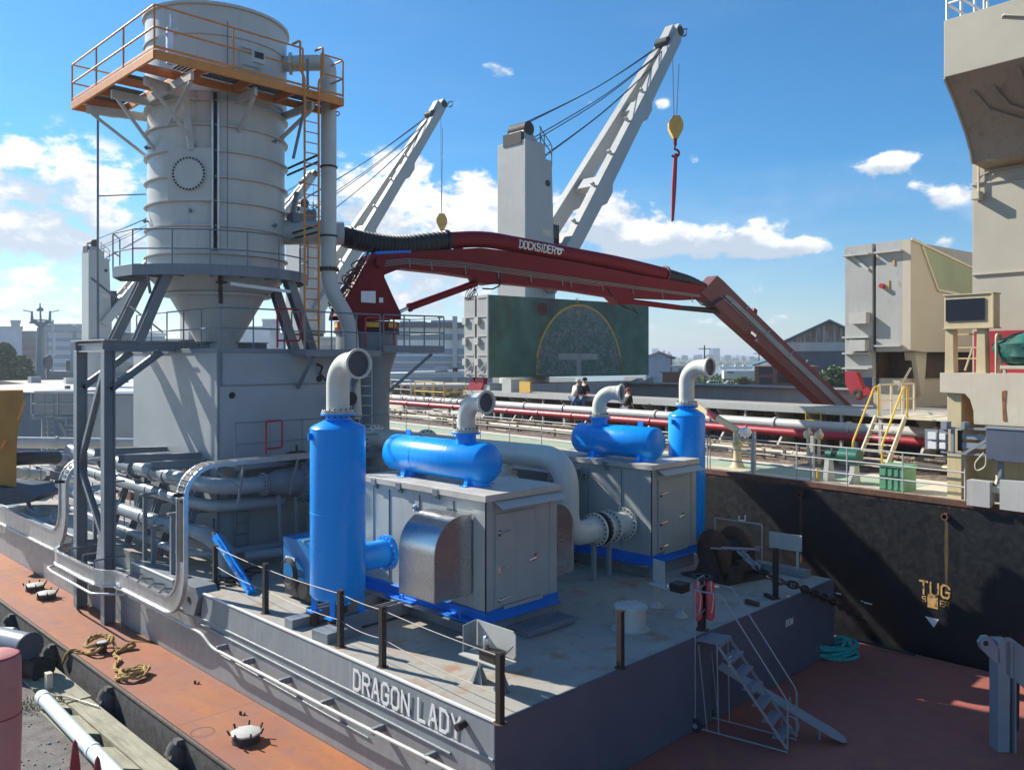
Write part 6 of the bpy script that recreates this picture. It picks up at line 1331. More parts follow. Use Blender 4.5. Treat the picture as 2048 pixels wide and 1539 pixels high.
m = SMB(); zs_ = sz(1945, 372, 2.1); m.box((2.06, -40, zs_), (2.10, aW + .02, zs_ + .05)); m.tube(catm([(2.04, aW - .1, zs_ + .05), (2.04, aW - .4, zs_ + .28), (2.04, aW - 1.2, zs_ + .3), (2.04, aW - 1.6, zs_ + .1)], 6), .02, 6); m.box((2.05, -40, 7.6), (2.10, aW, 7.64)); m.build('weld_band', 'beige', su)
m = SMB(); m.box((2.07, -40, DZ + .1), (2.095, aW - .05, 6.15)); m.build('red_dado', 'pipe_red', su)
railing('railing', 'white guard rail on top of the bridge wing', [S(-.1, aN - 6, zt_), S(-.1, aN - .05, zt_), S(2.2, aN - .05, zt_)], 1.1, (.4, .75), .035, .9, 'white_paint')
m = SMB(); m.tube(fillet([(-.12, aN - 1.3, zt_ - .35), (-.2, aN - 1.35, zt_ - .3), (-.2, aN - 2.2, zt_ - .62), (-.12, aN - 2.3, zt_ - .65)], .03, 2), .03, 6); m.build('grab_bar', 'beige', su)
m = SMB(); m.box((1.55, aN + .0, zk + .75), (1.9, aN + .15, zk + 1.15)); m.build('nav_lamp', 'cream_yellow', su); m = SMB(); m.box((1.45, aN + .02, zk + 1.16), (1.85, aN + .2, zk + 1.3)); m.build('nav_lamp', 'green_paint', su)
m = SMB(); m.box((1.8, aN + .0, zk - .7), (2.08, aN + .2, zk - .5)); m.bar((2.02, aN + .1, zk - .6), (2.02, aN + .1, zk + .2), .05); m.build('lamp_bracket', 'cream', su)
# forecourt deck block and pillars
bl = thing('boat_deck', 'cream boat deck plate on yellow pillars in front of the superstructure', 'deck', S(1, -6, 4))
aB = sa(1880, .3); zt5, zb5 = sz(1880, 745, .3), sz(1880, 784, .3); zl5 = sz(1950, 848, .3)
pf = [(aB, zt5), (aB, zb5), (sa(1930, .3), zb5 - .02)] + [(sa(1940, .3), zb5 - .15), (sa(1947, .3), zb5 - .42), (sa(1948, .3), zl5), (-40, zl5), (-40, zt5)]
m = SMB(); m.prism([(.3, a, z) for a, z in pf], (.08, 0, 0)); m.build('fascia', 'cream', bl)
m = SMB(); m.box((.38, -40, zt5 - .06), (2.05, aB, zt5 - .01)); m.build('floor', 'cream', bl)
m = SMB(); m.box((.42, sa(1940, .9), DZ), (1.3, aB - .12, zb5 + .3)); m.build('pillar', 'cream_yellow', bl)
m = SMB(); m.box((1.35, sa(2048, 1) - 3, DZ), (2.04, sa(1945, 1.5), zl5)); m.build('back_wall', 'cream_yellow', bl)
m = SMB(); m.prism([(.29, sa(2004, .3), sz(2004, 782, .3)), (.29, sa(2013, .3), sz(2013, 780, .3)), (.29, sa(2011, .3), sz(2011, 815, .3)), (.29, sa(2014, .3), sz(2011, 842, .3)), (.29, sa(2006, .3), sz(2011, 842, .3))], (.005, 0, 0)); m.build('rust_stain', 'rust_orange', bl)
# cream cabin box with dark window on legs
lb = thing('lookout_box', 'cream box with one dark window raised on legs above the boat deck', 'cabin', S(.6, -4, zt5))
a0, a1 = sa(1992, .35), sa(1888, .35); z0, z1 = sz(1888, 656, .35), sz(1888, 592, .35)
a0 = sa(1986, .35); m = SMB(); m.box((.36, a0, z0), (.74, a1, z1)); m.build('body', 'cream_yellow', lb)
m = SMB(); m.box((.33, a0 - .02, z0 - .03), (.77, a1 + .02, z0)); m.box((.33, a0 - .02, z1), (.77, a1 + .02, z1 + .03)); m.box((.335, a0 - .02, z0), (.36, a0 + .03, z1)); m.build('trim', 'cream_yellow', lb)
wz0, wz1 = sz(1900, 642, .35), sz(1900, 599, .35); m = SMB(); m.box((.33, sa(1969, .35), wz0), (.362, sa(1892, .35), wz1)); m.build('window', 'glass_dark', lb)
for px in (1905, 1968):
    a = sa(px, .6); m = SMB(); m.prism([(.4, a - .12, zt5 - .01), (.4, a + .10, zt5 - .01), (.4, a + .08, z0 - .03), (.4, a - .10, z0 - .03)], (.25, 0, 0)); m.build('leg', 'cream_yellow', lb)
m = SMB()
for z in (.35, .62, .95): m.bar((.9, sa(1905, .9), zt5 + z), (.9, sa(1965, .9), zt5 + z), .035)
m.bar((.9, sa(1930, .9), zt5 + .05), (.9, sa(1945, .9), zt5 + .6), .04); m.build('cross_bar', 'cream_yellow', lb)
m = SMB(); m.tube(fillet([(.35, sa(1993, .35), zt5), (.35, sa(1993, .35), sz(1993, 668, .35)), (.6, sa(2001, .6), sz(1999, 668, .5)), (.6, sa(2001, .6), zt5)], .1, 3), .035, 8); m.bar((.36, sa(1995, .35), zt5 + .5), (.6, sa(2001, .6), zt5 + .5), .04); tag(m.build('handrail_hoop', 'cream_yellow'), 'cream handrail hoop between the lookout box and the green tarpaulin', 'handrail')
# tarpaulin bundle
p = PS(2046, 700, .7); m = MB(); rnd = random.Random(4); seg = 22
prof = []
for j in range(9):
    ph = math.pi * j / 8; row = []
    for k in range(seg):
        th = 2 * math.pi * k / seg; rr_ = (1 + .10 * math.sin(3 * th + j) + rnd.uniform(-.13, .13))
        row.append(p + SU * math.cos(th) * math.sin(ph) * .62 * rr_ + ST * math.sin(th) * math.sin(ph) * .45 * rr_ + V((0, 0, math.cos(ph) * .40 * (1 + .08 * math.sin(2 * th)))))
    prof.append(m._a(row))
for q1, q2 in zip(prof, prof[1:]):
    for k in range(seg): m.f.append([q1 + k, q1 + (k + 1) % seg, q2 + (k + 1) % seg, q2 + k])
tag(m.build('tarpaulin', 'tarp_green'), 'crumpled dark green tarpaulin bundle on the shelf at the right edge', 'tarpaulin')
m = SMB(); m.box((.3, sa(2048, .3) - 1.5, sz(2040, 738, .35)), (1.2, sa(2000, .3), sz(2040, 731, .35))); m.bar((.5, sa(2010, .5), zt5), (.5, sa(2010, .5), sz(2040, 738, .35)), .06); tag(m.build('shelf', 'cream'), 'cream shelf carrying the green tarpaulin', 'shelf')
# grey gangway stowed along the rail
gw = thing('stowed_gangway', 'blue grey stowed gangway frame hung outside the ship rail', 'gangway', S(-.2, aR, 3))
def gz(px, py): return sz(px, py, -.05)
def ga(px): return sa(px, -.05)
m = SMB(); m.box((-.12, ga(2048) - 4, gz(2048, 925)), (.05, ga(1975), gz(1975, 856))); m.build('panel', 'grey_hull_shaded', gw)
m = SMB(); m.box((-.14, ga(2048) - 4, gz(1975, 856)), (.08, ga(1973), gz(1975, 852))); m.build('panel_cap', 'pipe_grey', gw)
m = SMB()
m.bar((-.05, ga(1882), gz(1882, 903)), (-.05, ga(1976), gz(1976, 910)), .06, .05); m.bar((-.05, ga(1895), gz(1895, 855)), (-.05, ga(1976), gz(1976, 858)), .06, .05)
for y in (872, 890): m.bar((.02, ga(1922), gz(1922, y)), (.02, ga(1976), gz(1976, y + 3)), .03, .13)
m.bar((-.06, ga(1906), gz(1906, 858)), (-.06, ga(1906), gz(1906, 903)), .07); m.bar((-.08, ga(1932), gz(1932, 905)), (-.08, ga(1974), gz(1974, 880)), .07, .06)
m.box((-.15, ga(1897), gz(1897, 858)), (.1, ga(1885), gz(1885, 842))); m.box((-.15, ga(1933), gz(1933, 858)), (.1, ga(1926), gz(1926, 843))); m.build('truss', 'pipe_grey', gw)
m = SMB(); m.box((.03, ga(1922), gz(1922, 902)), (.05, ga(1912), gz(1912, 860))); m.build('dark_panel', 'dark', gw)
m = SMB()
for (x0_, x1_, y0_, y1_) in ((1858, 1874, 863, 878), (1858, 1874, 882, 897), (1881, 1893, 866, 879), (1881, 1893, 884, 897)): m.box((-.12, ga(x1_), gz(x1_, y1_)), (-.05, ga(x0_), gz(x0_, y0_)))
m.build('plastic_pads', 'white_paint', gw)
m = SMB(); m.box((-.06, ga(1876), gz(1876, 900)), (-.04, ga(1850), gz(1850, 857))); m.box((-.06, ga(1896), gz(1896, 901)), (-.04, ga(1879), gz(1879, 858))); m.build('end_frame', 'grey_steel', gw)
a = ga(2001); m = SMB(); m.bar((-.02, a, gz(2001, 988)), (-.02, a, gz(2001, 924)), .1); m.build('post', 'grey_steel', gw)
for i, (x0_, x1_) in enumerate(((1938, 1984), (2004, 2075))):
    m = SMB(); m.box((-.18, ga(x1_), DZ - .02), (.10, ga(x0_), gz(x0_, 958))); m.build('b', 'ship_grey').name = 'fender_block'
    o = COL.objects[-1]; tag(o, ['grey block fender on the ship edge beside the beige pillar', 'grey block fender on the ship edge at the right picture border'][i], 'fender', 'grey block fenders')
m = SMB(); m.lathe((.05, ga(1993), gz(1993, 985)), [(.1, 0), (.1, .1), (.05, .12), (.09, .2), (.05, .32), (.06, .4)], 12); m.box((-.1, ga(2000), gz(1993, 985)), (.12, ga(1983), gz(1993, 972))); tag(m.build('mooring_lamp', 'cream'), 'small striped signal light between the two grey block fenders', 'lamp')
m = MB(); m.tube(catm([PS(1968, 905, -.2), PS(1951, 925, -.2), PS(1954, 940, -.2), PS(1970, 932, -.2), PS(1972, 912, -.2)], 6), .018, 6); tag(m.build('rope_loop', 'cream'), 'pale rope loop hanging on the stowed gangway', 'rope')
# ================================================================ STANCHIONS AND WIRES on the barge edge
st_pts = []
def stanchion(px, py, h, label, w_=.10, z=0):
    p = Pz(px, py, z); o = MB().box((p.x - w_ / 2, p.y - w_ / 2, z + .001), (p.x + w_ / 2, p.y + w_ / 2, z + h)).box((p.x - w_ / 2 - .002, p.y - w_ / 2 - .03, z + h - .02), (p.x + w_ / 2 + .002, p.y + w_ / 2, z + h - .01)).build('stanchion', 'black_post'); o.location = (0, 0, 0)
    MB().cyl((p.x, p.y, z + .0), (p.x, p.y, z + .012), w_ * 1.1, seg=12).build('base_plate', 'rust', o)
    return tag(o, label, 'stanchion', 'black stanchions along the barge edge'), p
_, s1 = stanchion(430, 1172, .98, 'black stanchion beside the blue jack and grey elbow')
_, s2 = stanchion(531, 1226, 1.07, 'black stanchion between the blue jack and near blue tank')
_, s3 = stanchion(681, 1293, 1.07, 'black stanchion just in front of the near blue tank')
_, s4 = stanchion(765, 1333, 1.08, 'black stanchion below the rounded intake hood')
_, s5 = stanchion(1000, 1446, 1.06, 'black stanchion at the near corner of the barge')
_, s6 = stanchion(1241, 1335, 1.02, 'black stanchion in front of the round deck trunk')
_, s7 = stanchion(1404, 1258, .98, 'black stanchion hidden behind the rolling stairs with life vests on it', .13)
_, s8 = stanchion(1551, 1196, 1.14, 'black stanchion below the grey sign board at the bow')
def wire(label, pts, sag, r=.011, mat='wire'):
    m = MB()
    P = []
    for a, b_ in zip(pts, pts[1:]):
        for i in range(9): t = i / 8; q = a.lerp(b_, t) - V((0, 0, sag * 4 * t * (1 - t))); P.append(q)
    m.tube(P, r, 6); return tag(m.build('guard_wire', mat), label, 'wire')
up = lambda p, h: V((p.x, p.y, h))
wire('upper guard wire sagging along the barge side between black stanchions', [up(s1, .95), up(s2, .95), up(s3, 1.0), up(s4, 1.0), up(s5, 1.0)], .025, .008)
wire('lower guard wire along the barge side between black stanchions', [up(s1, .5), up(s2, .5), up(s3, .5), up(s4, .5), up(s5, .42)], .05, .007)
m = MB(); m.tube(catm([up(s5, .95), up(s5, 1.0) + V((.35, .1, .02)), up(s5, .95) + V((.55, .3, .0))], 5), .012, 6); tag(m.build('wire_end', 'wire'), 'loose wire end curling from the corner stanchion', 'wire')
# ---- thin rails far side
railing('railing', 'thin pale handrail on the far bow corner in front of the black hull', [PX(1430, 1105, 19.9).lerp(PX(1430, 1105, 19.9), 0) * 1 - V((0, 0, PX(1430, 1105, 19.9).z)), V((19.95, 10.8, 0))], 1.15, (.55,), .018, 1.2, 'light_grey')
m = MB(); a = PX(1478, 1040, 19.9); m.tube([a + V((0, 0, .12)), a, a + V((.1, -.12, 0)), a + V((.1, -.12, .14))], .02, 6); tag(m.build('bracket', 'white_paint'), 'small white forked bracket on top of the far handrail', 'bracket')

# ================================================================ LIGHT BOARDS
t = thing('light_board', 'grey angled light board on two legs at the near barge corner', 'light board', Pz(948, 1379, 0))
f1 = Pz(948, 1379, 0); f2 = Pz(1000, 1400, 0); zsh = .83
ex = V((1, .0, 0)); A = V((9.24, 10.88, 0)); B = V((9.35, 10.62, 0))
# corner of the two boards, shelf towards the side
c0 = PX(953, 1300, 9.62); 
def board(pix, X=None, Y=None, mat='light_grey', th=.02):
    P = [PX(x, y, X) if X else PY(x, y, Y) for x, y in pix]; m = MB(); m.prism(P, (th, 0, 0) if X else (0, th, 0)); return m
cn_ = Pd(954, 1238, 14.35)
# fore-and-aft board (parallel to the barge side) and thwartship board meeting at cn_
w1 = board([(953, 1238), (1026, 1262), (1031, 1270), (1031, 1312), (1027, 1318), (953, 1288)], X=cn_.x); w1.build('board', 'light_grey', t)
w2 = board([(927, 1250), (953, 1238), (953, 1290), (927, 1303)], Y=cn_.y, mat='light_grey'); w2.build('board', 'grey_hull', t)
q1 = PX(953, 1290, cn_.x); sh = MB(); sh.box((cn_.x - .42, cn_.y - .95, q1.z - .05), (cn_.x, cn_.y, q1.z - .03)); sh.build('shelf', 'light_grey', t)
zs = q1.z - .05
for (x, y) in ((cn_.x - .12, cn_.y - .2), (cn_.x - .12, cn_.y - .75)):
    m = MB(); m.cyl((x, y, .22), (x, y, zs), .03, seg=10); m.build('leg', 'cream', t)
    m = MB(); m.prism([(x - .16, y, .005), (x + .16, y, .005), (x + .03, y, .28), (x - .03, y, .28)], (0, .02, 0)); m.prism([(x, y - .16, .005), (x, y + .16, .005), (x, y + .03, .28), (x, y - .03, .28)], (.02, 0, 0)); m.lathe((x, y, 0), [(.17, .005), (.03, .27)], 3); m.build('foot', 'grey_hull', t)
m = MB(); px_, py_ = cn_.x - .25, cn_.y - .5; m.box((px_ - .12, py_ - .32, zs + .03), (px_ + .12, py_ + .05, zs + .17)); m.box((px_ - .14, py_ - .34, zs + .17), (px_ + .14, py_ + .07, zs + .19)); lp = tag(m.build('signal_lamp', 'black_post'), 'black signal lamp box with small beacon on the near light board', 'lamp')
m = MB(); m.lathe((px_, py_ - .0, zs + .19), [(.05, 0), (.05, .05), (.06, .06), (.06, .16), (.04, .20), (.02, .21)], 14, cap1=True); m.build('beacon', 'stainless', lp)
t = thing('light_board', 'second grey light board on two legs beside the rusty winch', 'light board', Pz(1362, 1232, 0))
gY = Pz(1362, 1232, 0).y; a_ = Pz(1313, 1213, 0); b_ = Pz(1362, 1232, 0); 
dsh = (b_ - a_); n_ = V((-dsh.y, dsh.x, 0)).normalized()
zsh = .50
m = MB(); m.prism([V((p.x, p.y, zsh)) for p in (a_ + n_ * .14 - dsh * .15, b_ + n_ * .14 + dsh * .25, b_ - n_ * .14 + dsh * .25, a_ - n_ * .14 - dsh * .15)], (0, 0, .02)); m.build('shelf', 'light_grey', t)
for q in (a_, b_): m = MB(); m.bar((q.x, q.y, .005), (q.x, q.y, zsh), .09); m.lathe((q.x, q.y, .005), [(.17, 0), (.05, .12)], 8); m.build('leg', 'light_grey', t)
q = a_ - dsh * .1 + n_ * .1; m = MB(); m.prism([V((q.x, q.y, zsh + .02)) - dsh * .2, V((q.x, q.y, zsh + .02)) + dsh * .28, V((q.x, q.y, zsh + .50)) + dsh * .28, V((q.x, q.y, zsh + .50)) - dsh * .2], n_ * .02); m.build('board', 'light_grey', t)
q = b_ - dsh * .05; m = MB(); m.cbox((q.x, q.y, zsh + .10), (.30, .30, .15)); m.cbox((q.x, q.y, zsh + .19), (.33, .33, .02)); lp = tag(m.build('signal_lamp', 'black_post'), 'black signal lamp box on the second light board', 'lamp')
m = MB(); q2 = q - dsh * .45; m.lathe((q2.x, q2.y, zsh + .02), [(.06, 0), (.06, .05), (.035, .09)], 12, cap1=True); m.build('beacon', 'stainless', lp)
t = thing('sign_board', 'plain grey board on thin posts at the bow in front of the black hull', 'board', Pz(1595, 1180, 0))
yb = Pz(1595, 1180, 0).y + .0; P = [PX(x, y, 20.0) for x, y in ((1538, 1062), (1603, 1071), (1603, 1103), (1538, 1094))]
m = MB(); m.prism(P, (.03, 0, 0)); m.build('board', 'light_grey', t)
a = PX(1595, 1100, 20.05); m = MB(); m.bar((20.05, a.y, .004), (20.05, a.y, a.z), .05); m.bar((20.05, a.y, .01), (20.05, a.y + .35, .01), .3, .02); m.build('post', 'light_grey', t); a = PX(1550, 1096, 20.05); m = MB(); m.bar((20.05, a.y, .004), (20.05, a.y, a.z), .05); m.build('post', 'black_post', t)
m = MB(); m.box((19.85, 9.6, .004), (20.2, 12.6, .16)); tag(m.build('kerb', 'grey_hull'), 'low grey kerb along the far barge edge below the grey board', 'kerb')

# ================================================================ DECK TRUNK, WELDER, JACK
c = Pz(1261, 1256, 0); R = .31
t = thing('access_trunk', 'round grey access trunk with bolted lid on the barge deck', 'trunk', c)
m = MB(); m.lathe(c, [(R * 1.25, .003), (R, .012), (R, .42)], 32); m.build('body', 'light_grey', t); m = MB(); m.lathe(c, [(R * 1.1, .42), (R * 1.1, .46), (R, .475), (.01, .48)], 32); m.bolts(c + V((0, 0, .47)), zv, R * .98, 14, .02, .05); m.build('lid', 'light_grey', t)
t = thing('welder', 'blue engine driven welder with strap behind the near blue tank', 'welder', (10.5, 16.8, 0))
wx, wy = 10.2, 16.7
m = MB(); m.box((wx - .3, wy - .7, .50), (wx + .9, wy + .6, 1.38)); m.build('body', 'welder_blue', t)
m = MB(); m.box((wx - .28, wy - .68, .08), (wx + .88, wy + .58, .50)); m.build('base', 'dark', t)
m = MB(); m.cyl((wx - .1, wy - .7, .16), (wx - .1, wy - .78, .16), .16, seg=18); m.cyl((wx + .7, wy - .7, .16), (wx + .7, wy - .78, .16), .16, seg=18); m.build('wheel', 'black_rubber', t)
m = MB(); m.tube([(wx - .34, wy - .3, 1.40), (wx + .2, wy - .3, 1.41), (wx + .9, wy - .3, 1.40)], .03, 6); m.tube(catm([(wx + .1, wy - .72, 1.39), (wx + .1, wy - .76, .8), (wx + .12, wy - .78, .3), (wx + .0, wy - .85, .1)], 5), .028, 6); m.build('strap', 'cream', t)
m = MB(); m.box((wx - .31, wy + .1, .86), (wx - .301, wy + .5, .95)); m.box((wx - .2, wy - .71, .2), (wx - .1, wy - .701, .38)); m.box((wx + .2, wy - .71, .2), (wx + .4, wy - .701, .36)); m.box((wx + .5, wy - .71, .55), (wx + .6, wy - .701, .7)); m.build('label_plate', 'white_paint', t)
m = MB()
for k in range(5): m.tube(arc((wx - .4, wy + .25 - k * .02, .62), (0, 1, 0), (0, 0, 1), .26 + k * .02, 0, 360, 20), .018, 6)
m.build('cable_coil', 'black_rubber', t)
a = Pz(503, 1184, .05); b_ = PY(428, 1066, a.y + 1.9); dj = (b_ - a)
t = thing('jack', 'bright blue hydraulic jack leaning on the pipework', 'jack', a)
m = MB(); m.tube([a, a + dj * .95], .105, 6); m.bar(a + dj * .05 + V((-.07, -.05, .05)), a + dj * .85 + V((-.07, -.05, .05)), .06, .05); m.build('body', 'blue', t)
m = MB(); m.lathe(a + dj * .95, [(.10, 0), (.10, .08), (.06, .1), (.05, .16)], 14, dj, True, True); m.build('head', 'dark', t)
m = MB()
for f in (.3, .45, .62): m.bar(a + dj * f + V((-.105, -.08, .03)), a + dj * (f + .03) + V((-.105, -.08, .03)), .05)
m.build('handle', 'white_paint', t)
m = MB(); m.tube([b_ + V((0, 0, .1)), V((b_.x, b_.y, 1.5))], .02, 6); tag(m.build('hanging_chain', 'dark'), 'dark chain holding the blue jack up', 'chain')
m = MB(); rnd = random.Random(8)
for k in range(14): q = Pz(rnd.uniform(445, 520), rnd.uniform(1135, 1165), .05); m.tube(arc(q, (1, 0, 0), (0, 1, 0), rnd.uniform(.12, .3), rnd.uniform(0, 90), rnd.uniform(200, 360), 12), .025, 6)
tag(m.build('hose_pile', 'rust_dark'), 'pile of dark hoses on deck behind the blue jack', 'hoses')
# small boxes around: plates on deck
m = MB(); 
for (x, y, sx, sy) in ((11.0, 10.2, 1.3, .6),): pass
# ================================================================ WINCH AND CHAIN at the bow
wc = Pz(1450, 1192, 0); wc = V((17.2, 11.05, 0))
k = (1448 - CXP) / FPX; dd = 21.0; wc = V((dd * (1 + k) / Q, dd * (1 - k) / Q, 0))
t = thing('anchor_winch', 'rusty anchor winch with big drum on the bow deck', 'winch', wc)
m = MB(); ax_ = V((1, -.25, 0)).normalized()
m.lathe(wc + V((0, 0, .62)) - ax_ * .35, [(.30, 0), (.30, .7)], 28, ax_); m.build('drum', 'rust_dark', t)
for off in (-.38, .33): m = MB(); m.lathe(wc + V((0, 0, .62)) + ax_ * off, [(.10, 0), (.56, 0), (.60, .03), (.56, .07), (.10, .07)], 36, ax_); m.build('drum_flange', 'rust', t)
m = MB(); m.lathe(wc + V((0, 0, .62)) + ax_ * .42, [(.42, 0), (.42, .22), (.36, .24)], 28, ax_, cap1=True); m.build('brake_housing', 'rust', t)
for off in (-.55, .75):
    p = wc + ax_ * off; nn_ = V((-ax_.y, ax_.x, 0)); m = MB(); m.prism([p + nn_ * .5, p - nn_ * .5, p - nn_ * .12 + V((0, 0, .75)), p + nn_ * .12 + V((0, 0, .75))], ax_ * .06); m.build('frame', 'rust_dark', t)
m = MB(); nn_ = V((-ax_.y, ax_.x, 0)); m.prism([wc + nn_ * .7 - ax_ * .8 + V((0, 0, .002)), wc - nn_ * .7 - ax_ * .8 + V((0, 0, .002)), wc - nn_ * .7 + ax_ * 1.0 + V((0, 0, .002)), wc + nn_ * .7 + ax_ * 1.0 + V((0, 0, .002))], (0, 0, .05)); m.build('bed_plate', 'rust_dark', t)
m = MB(); m.tube([wc + ax_ * .7 + V((0, 0, .3)), wc + ax_ * 1.05 + nn_ * -.2 + V((0, 0, .3)), wc + ax_ * 1.0 - nn_ * .25 + V((0, 0, .05))], .035, 6); m.tube([wc - ax_ * .75 + nn_ * -.3 + V((0, 0, .85)), wc - ax_ * .2 + nn_ * -.55 + V((0, 0, .8)), wc + ax_ * .3 + nn_ * -.5 + V((0, 0, .7))], .025, 6); m.build('lever', 'pipe_grey', t)
m = MB(); m.cyl(wc + ax_ * -.1 - nn_ * .5 + V((0, 0, .35)), wc + ax_ * .35 - nn_ * .5 + V((0, 0, .35)), .17, seg=16); m.box(tuple(wc - ax_ * .4 - nn_ * .75 + V((0, 0, .05))), tuple(wc - ax_ * .05 - nn_ * .45 + V((0, 0, .4)))); m.build('motor', 'rust_dark', t)
# chain
ca = Pd(1478, 1100, 20.3)
CH = catm([ca, Pd(1508, 1128, 19.9), Pd(1545, 1156, 19.5), Pd(1590, 1170, 19.2), Pd(1630, 1187, 19.4), Pd(1680, 1210, 19.8), Pd(1735, 1245, 20.2)], 10)
t = thing('anchor_chain', 'heavy black stud link chain running from the winch over the bow', 'chain', ca)
L_ = 0; lens = [0]
for a, b_ in zip(CH, CH[1:]): L_ += (b_ - a).length; lens.append(L_)
def chp(s_):
    for i in range(len(lens) - 1):
        if lens[i + 1] >= s_: return CH[i].lerp(CH[i + 1], (s_ - lens[i]) / max(1e-6, lens[i + 1] - lens[i])), (CH[i + 1] - CH[i]).normalized()
    return CH[-1], (CH[-1] - CH[-2]).normalized()
n_l = int(L_ / .165)
for i in range(n_l):
    p, tg = chp((i + .5) * .165); sd_ = tg.cross(V((0, 0, 1))).normalized(); up_ = sd_.cross(tg).normalized(); v_ = up_ if i % 2 else sd_
    m = MB(); ring = [p + tg * (math.cos(a) * .125) + v_ * (math.sin(a) * .075) for a in [2 * math.pi * q / 14 for q in range(14)]]; m.tube(ring, .028, 6, closed=True); m.bar(p - v_ * .07, p + v_ * .07, .03); m.build('link', 'black_post' if i > 3 else 'pipe_grey', t)
m = MB(); m.tube(fillet([wc + V((-.8, -.4, .9)), wc + V((-.3, -.7, .85)), wc + V((.3, -.8, .75)), wc + V((.5, -.7, .55))], .2, 4), .03, 8); tag(m.build('hose', 'pipe_grey'), 'grey hose draped over the rusty winch', 'hose')
m = MB(); q = Pz(1520, 1200, .06); m.bar(Pz(1492, 1201, .05), Pz(1517, 1208, .05), .09); tag(m.build('deck_bar', 'rust'), 'rusty steel bar lying on the deck near the bow edge', 'bar')
m = MB(); m.bar(Pz(1530, 1188, .04), Pz(1548, 1196, .04), .08); tag(m.build('deck_bar', 'rust_dark'), 'dark steel offcut on deck beside the bow stanchion', 'bar')
# life vests on the stanchion
for i, dx in enumerate((-.12, .13)):
    p = up(s7, 1.0) + V((dx * .7, -dx * .7, 0)) + V((-.09, -.09, 0))
    t = thing('life_vest', ['faded pink red life vest hanging on the left of the bow stanchion', 'faded pink red life vest hanging on the right of the bow stanchion'][i], 'life vest', p, 'life vests hanging on the bow stanchion')
    m = MB(); m.tube([p + V((0, 0, .0)), p + V((0, 0, -.05)), p + V((.01, -.01, -.45)), p + V((.02, 0, -.72)), p + V((.03, 0, -.78))], [.05, .085, .09, .085, .04], 12); m.build('float', 'vest', t)
    m = MB(); m.tube(catm([p + V((-.06, -.06, .02)), p + V((-.09, -.09, -.15)), p + V((-.03, -.1, -.3)), p + V((-.08, -.09, -.6))], 5), .014, 6); m.build('strap', 'cream', t)
m = MB(); m.lathe(up(s7, 1.02), [(.16, 0), (.22, .02), (.20, .06), (.14, .05)], 16); tag(m.build('wire_coil', 'dark'), 'dark wire coil over the top of the bow stanchion', 'coil')

# ================================================================ ROLLING STAIRS on the red deck
og = Pz(1392, 1462, ZR); vb = V((.20, -.98, 0)).normalized(); vw = V((.98, .20, 0)).normalized()
RM = Matrix(((vw.x, vb.x, 0, og.x), (vw.y, vb.y, 0, og.y), (0, 0, 1, ZR), (0, 0, 0, 1)))   # local: x across, y = run, z up
W_, HP, RUN = .62, 1.78, 1.75
t = thing('rolling_stairs', 'grey rolling safety steps standing against the barge bow', 'steps', (og.x, og.y, ZR))
def rm(): return MB(RM)
for x in (0, W_):
    m = rm(); m.tube([(x, -.02, .10), (x, -.02, HP + .95)], .018, 8); m.build('upright', 'pipe_grey', t)
    m = rm(); m.tube([(x, .45, .06), (x, .42, HP)], .015, 8); m.build('upright', 'pipe_grey', t)
    m = rm(); m.tube([(x, .0, .08), (x, RUN, .05)], .016, 8); m.build('base_rail', 'pipe_grey', t)
    m = rm(); m.bar((x, .45, HP - .05), (x, RUN, .10), .018, .05); m.build('stringer', 'pipe_grey', t)
    m = rm(); m.tube(fillet([(x, -.02, HP + .95), (x, .5, HP + .95), (x, RUN + .0, .98), (x, RUN, .1)], .1, 4), .016, 8); m.build('handrail', 'pipe_grey', t)
    m = rm(); m.tube([(x, .05, HP * .95), (x, .22, .1)], .012, 6); m.build('brace', 'pipe_grey', t)
for z in (HP + .45, HP + .95): m = rm(); m.tube([(0, -.02, z), (W_, -.02, z)], .016, 8); m.build('back_rail', 'pipe_grey', t)
m = rm(); m.tube(fillet([(.12, -.02, HP + .95), (.12, -.02, HP + 1.15), (W_ - .12, -.02, HP + 1.15), (W_ - .12, -.02, HP + .95)], .06, 3), .014, 6); m.build('gate', 'pipe_grey', t)
m = rm()
for i in range(9): m.box((.0, i * .055, HP - .02), (W_, i * .055 + .035, HP)); 
m.box((0, -.01, HP - .06), (W_, 0, HP)); m.box((0, .49, HP - .06), (W_, .5, HP)); m.build('platform', 'pipe_grey', t)
for i in range(1, 7):
    f = i / 7; y = .45 + (RUN - .45) * f; z = HP * (1 - f)
    m = rm()
    for k in range(4): m.box((.0, y - .10 + k * .052, z - .015), (W_, y - .10 + k * .052 + .034, z))
    m.box((0, y + .10, z - .05), (W_, y + .108, z)); m.build('tread', 'pipe_grey', t)
for x in (-.03, W_ + .03): m = rm(); m.lathe((x, .0, .13), [(.03, -.02), (.10, -.025), (.13, -.02), (.13, .02), (.10, .025), (.03, .02)], 24, (1, 0, 0)); w_o = m.build('wheel', 'black_rubber', t); m = rm(); m.cyl((x - .03, 0, .13), (x + .03, 0, .13), .05, seg=12); m.build('hub', 'pipe_grey', w_o)
m = rm(); m.box((.08, .62, HP - .42), (.2, .64, HP - .24)); m.build('sticker', 'white_paint', t)
m = rm(); m.tube([(.5, RUN + .0, .3 + .18 * math.sin(a)) if 0 else (.62, RUN - .12 + .16 * math.cos(a), .30 + .16 * math.sin(a)) for a in [2 * math.pi * q / 16 for q in range(16)]], .012, 6, closed=True); m.build('lock_ring', 'pipe_grey', t)
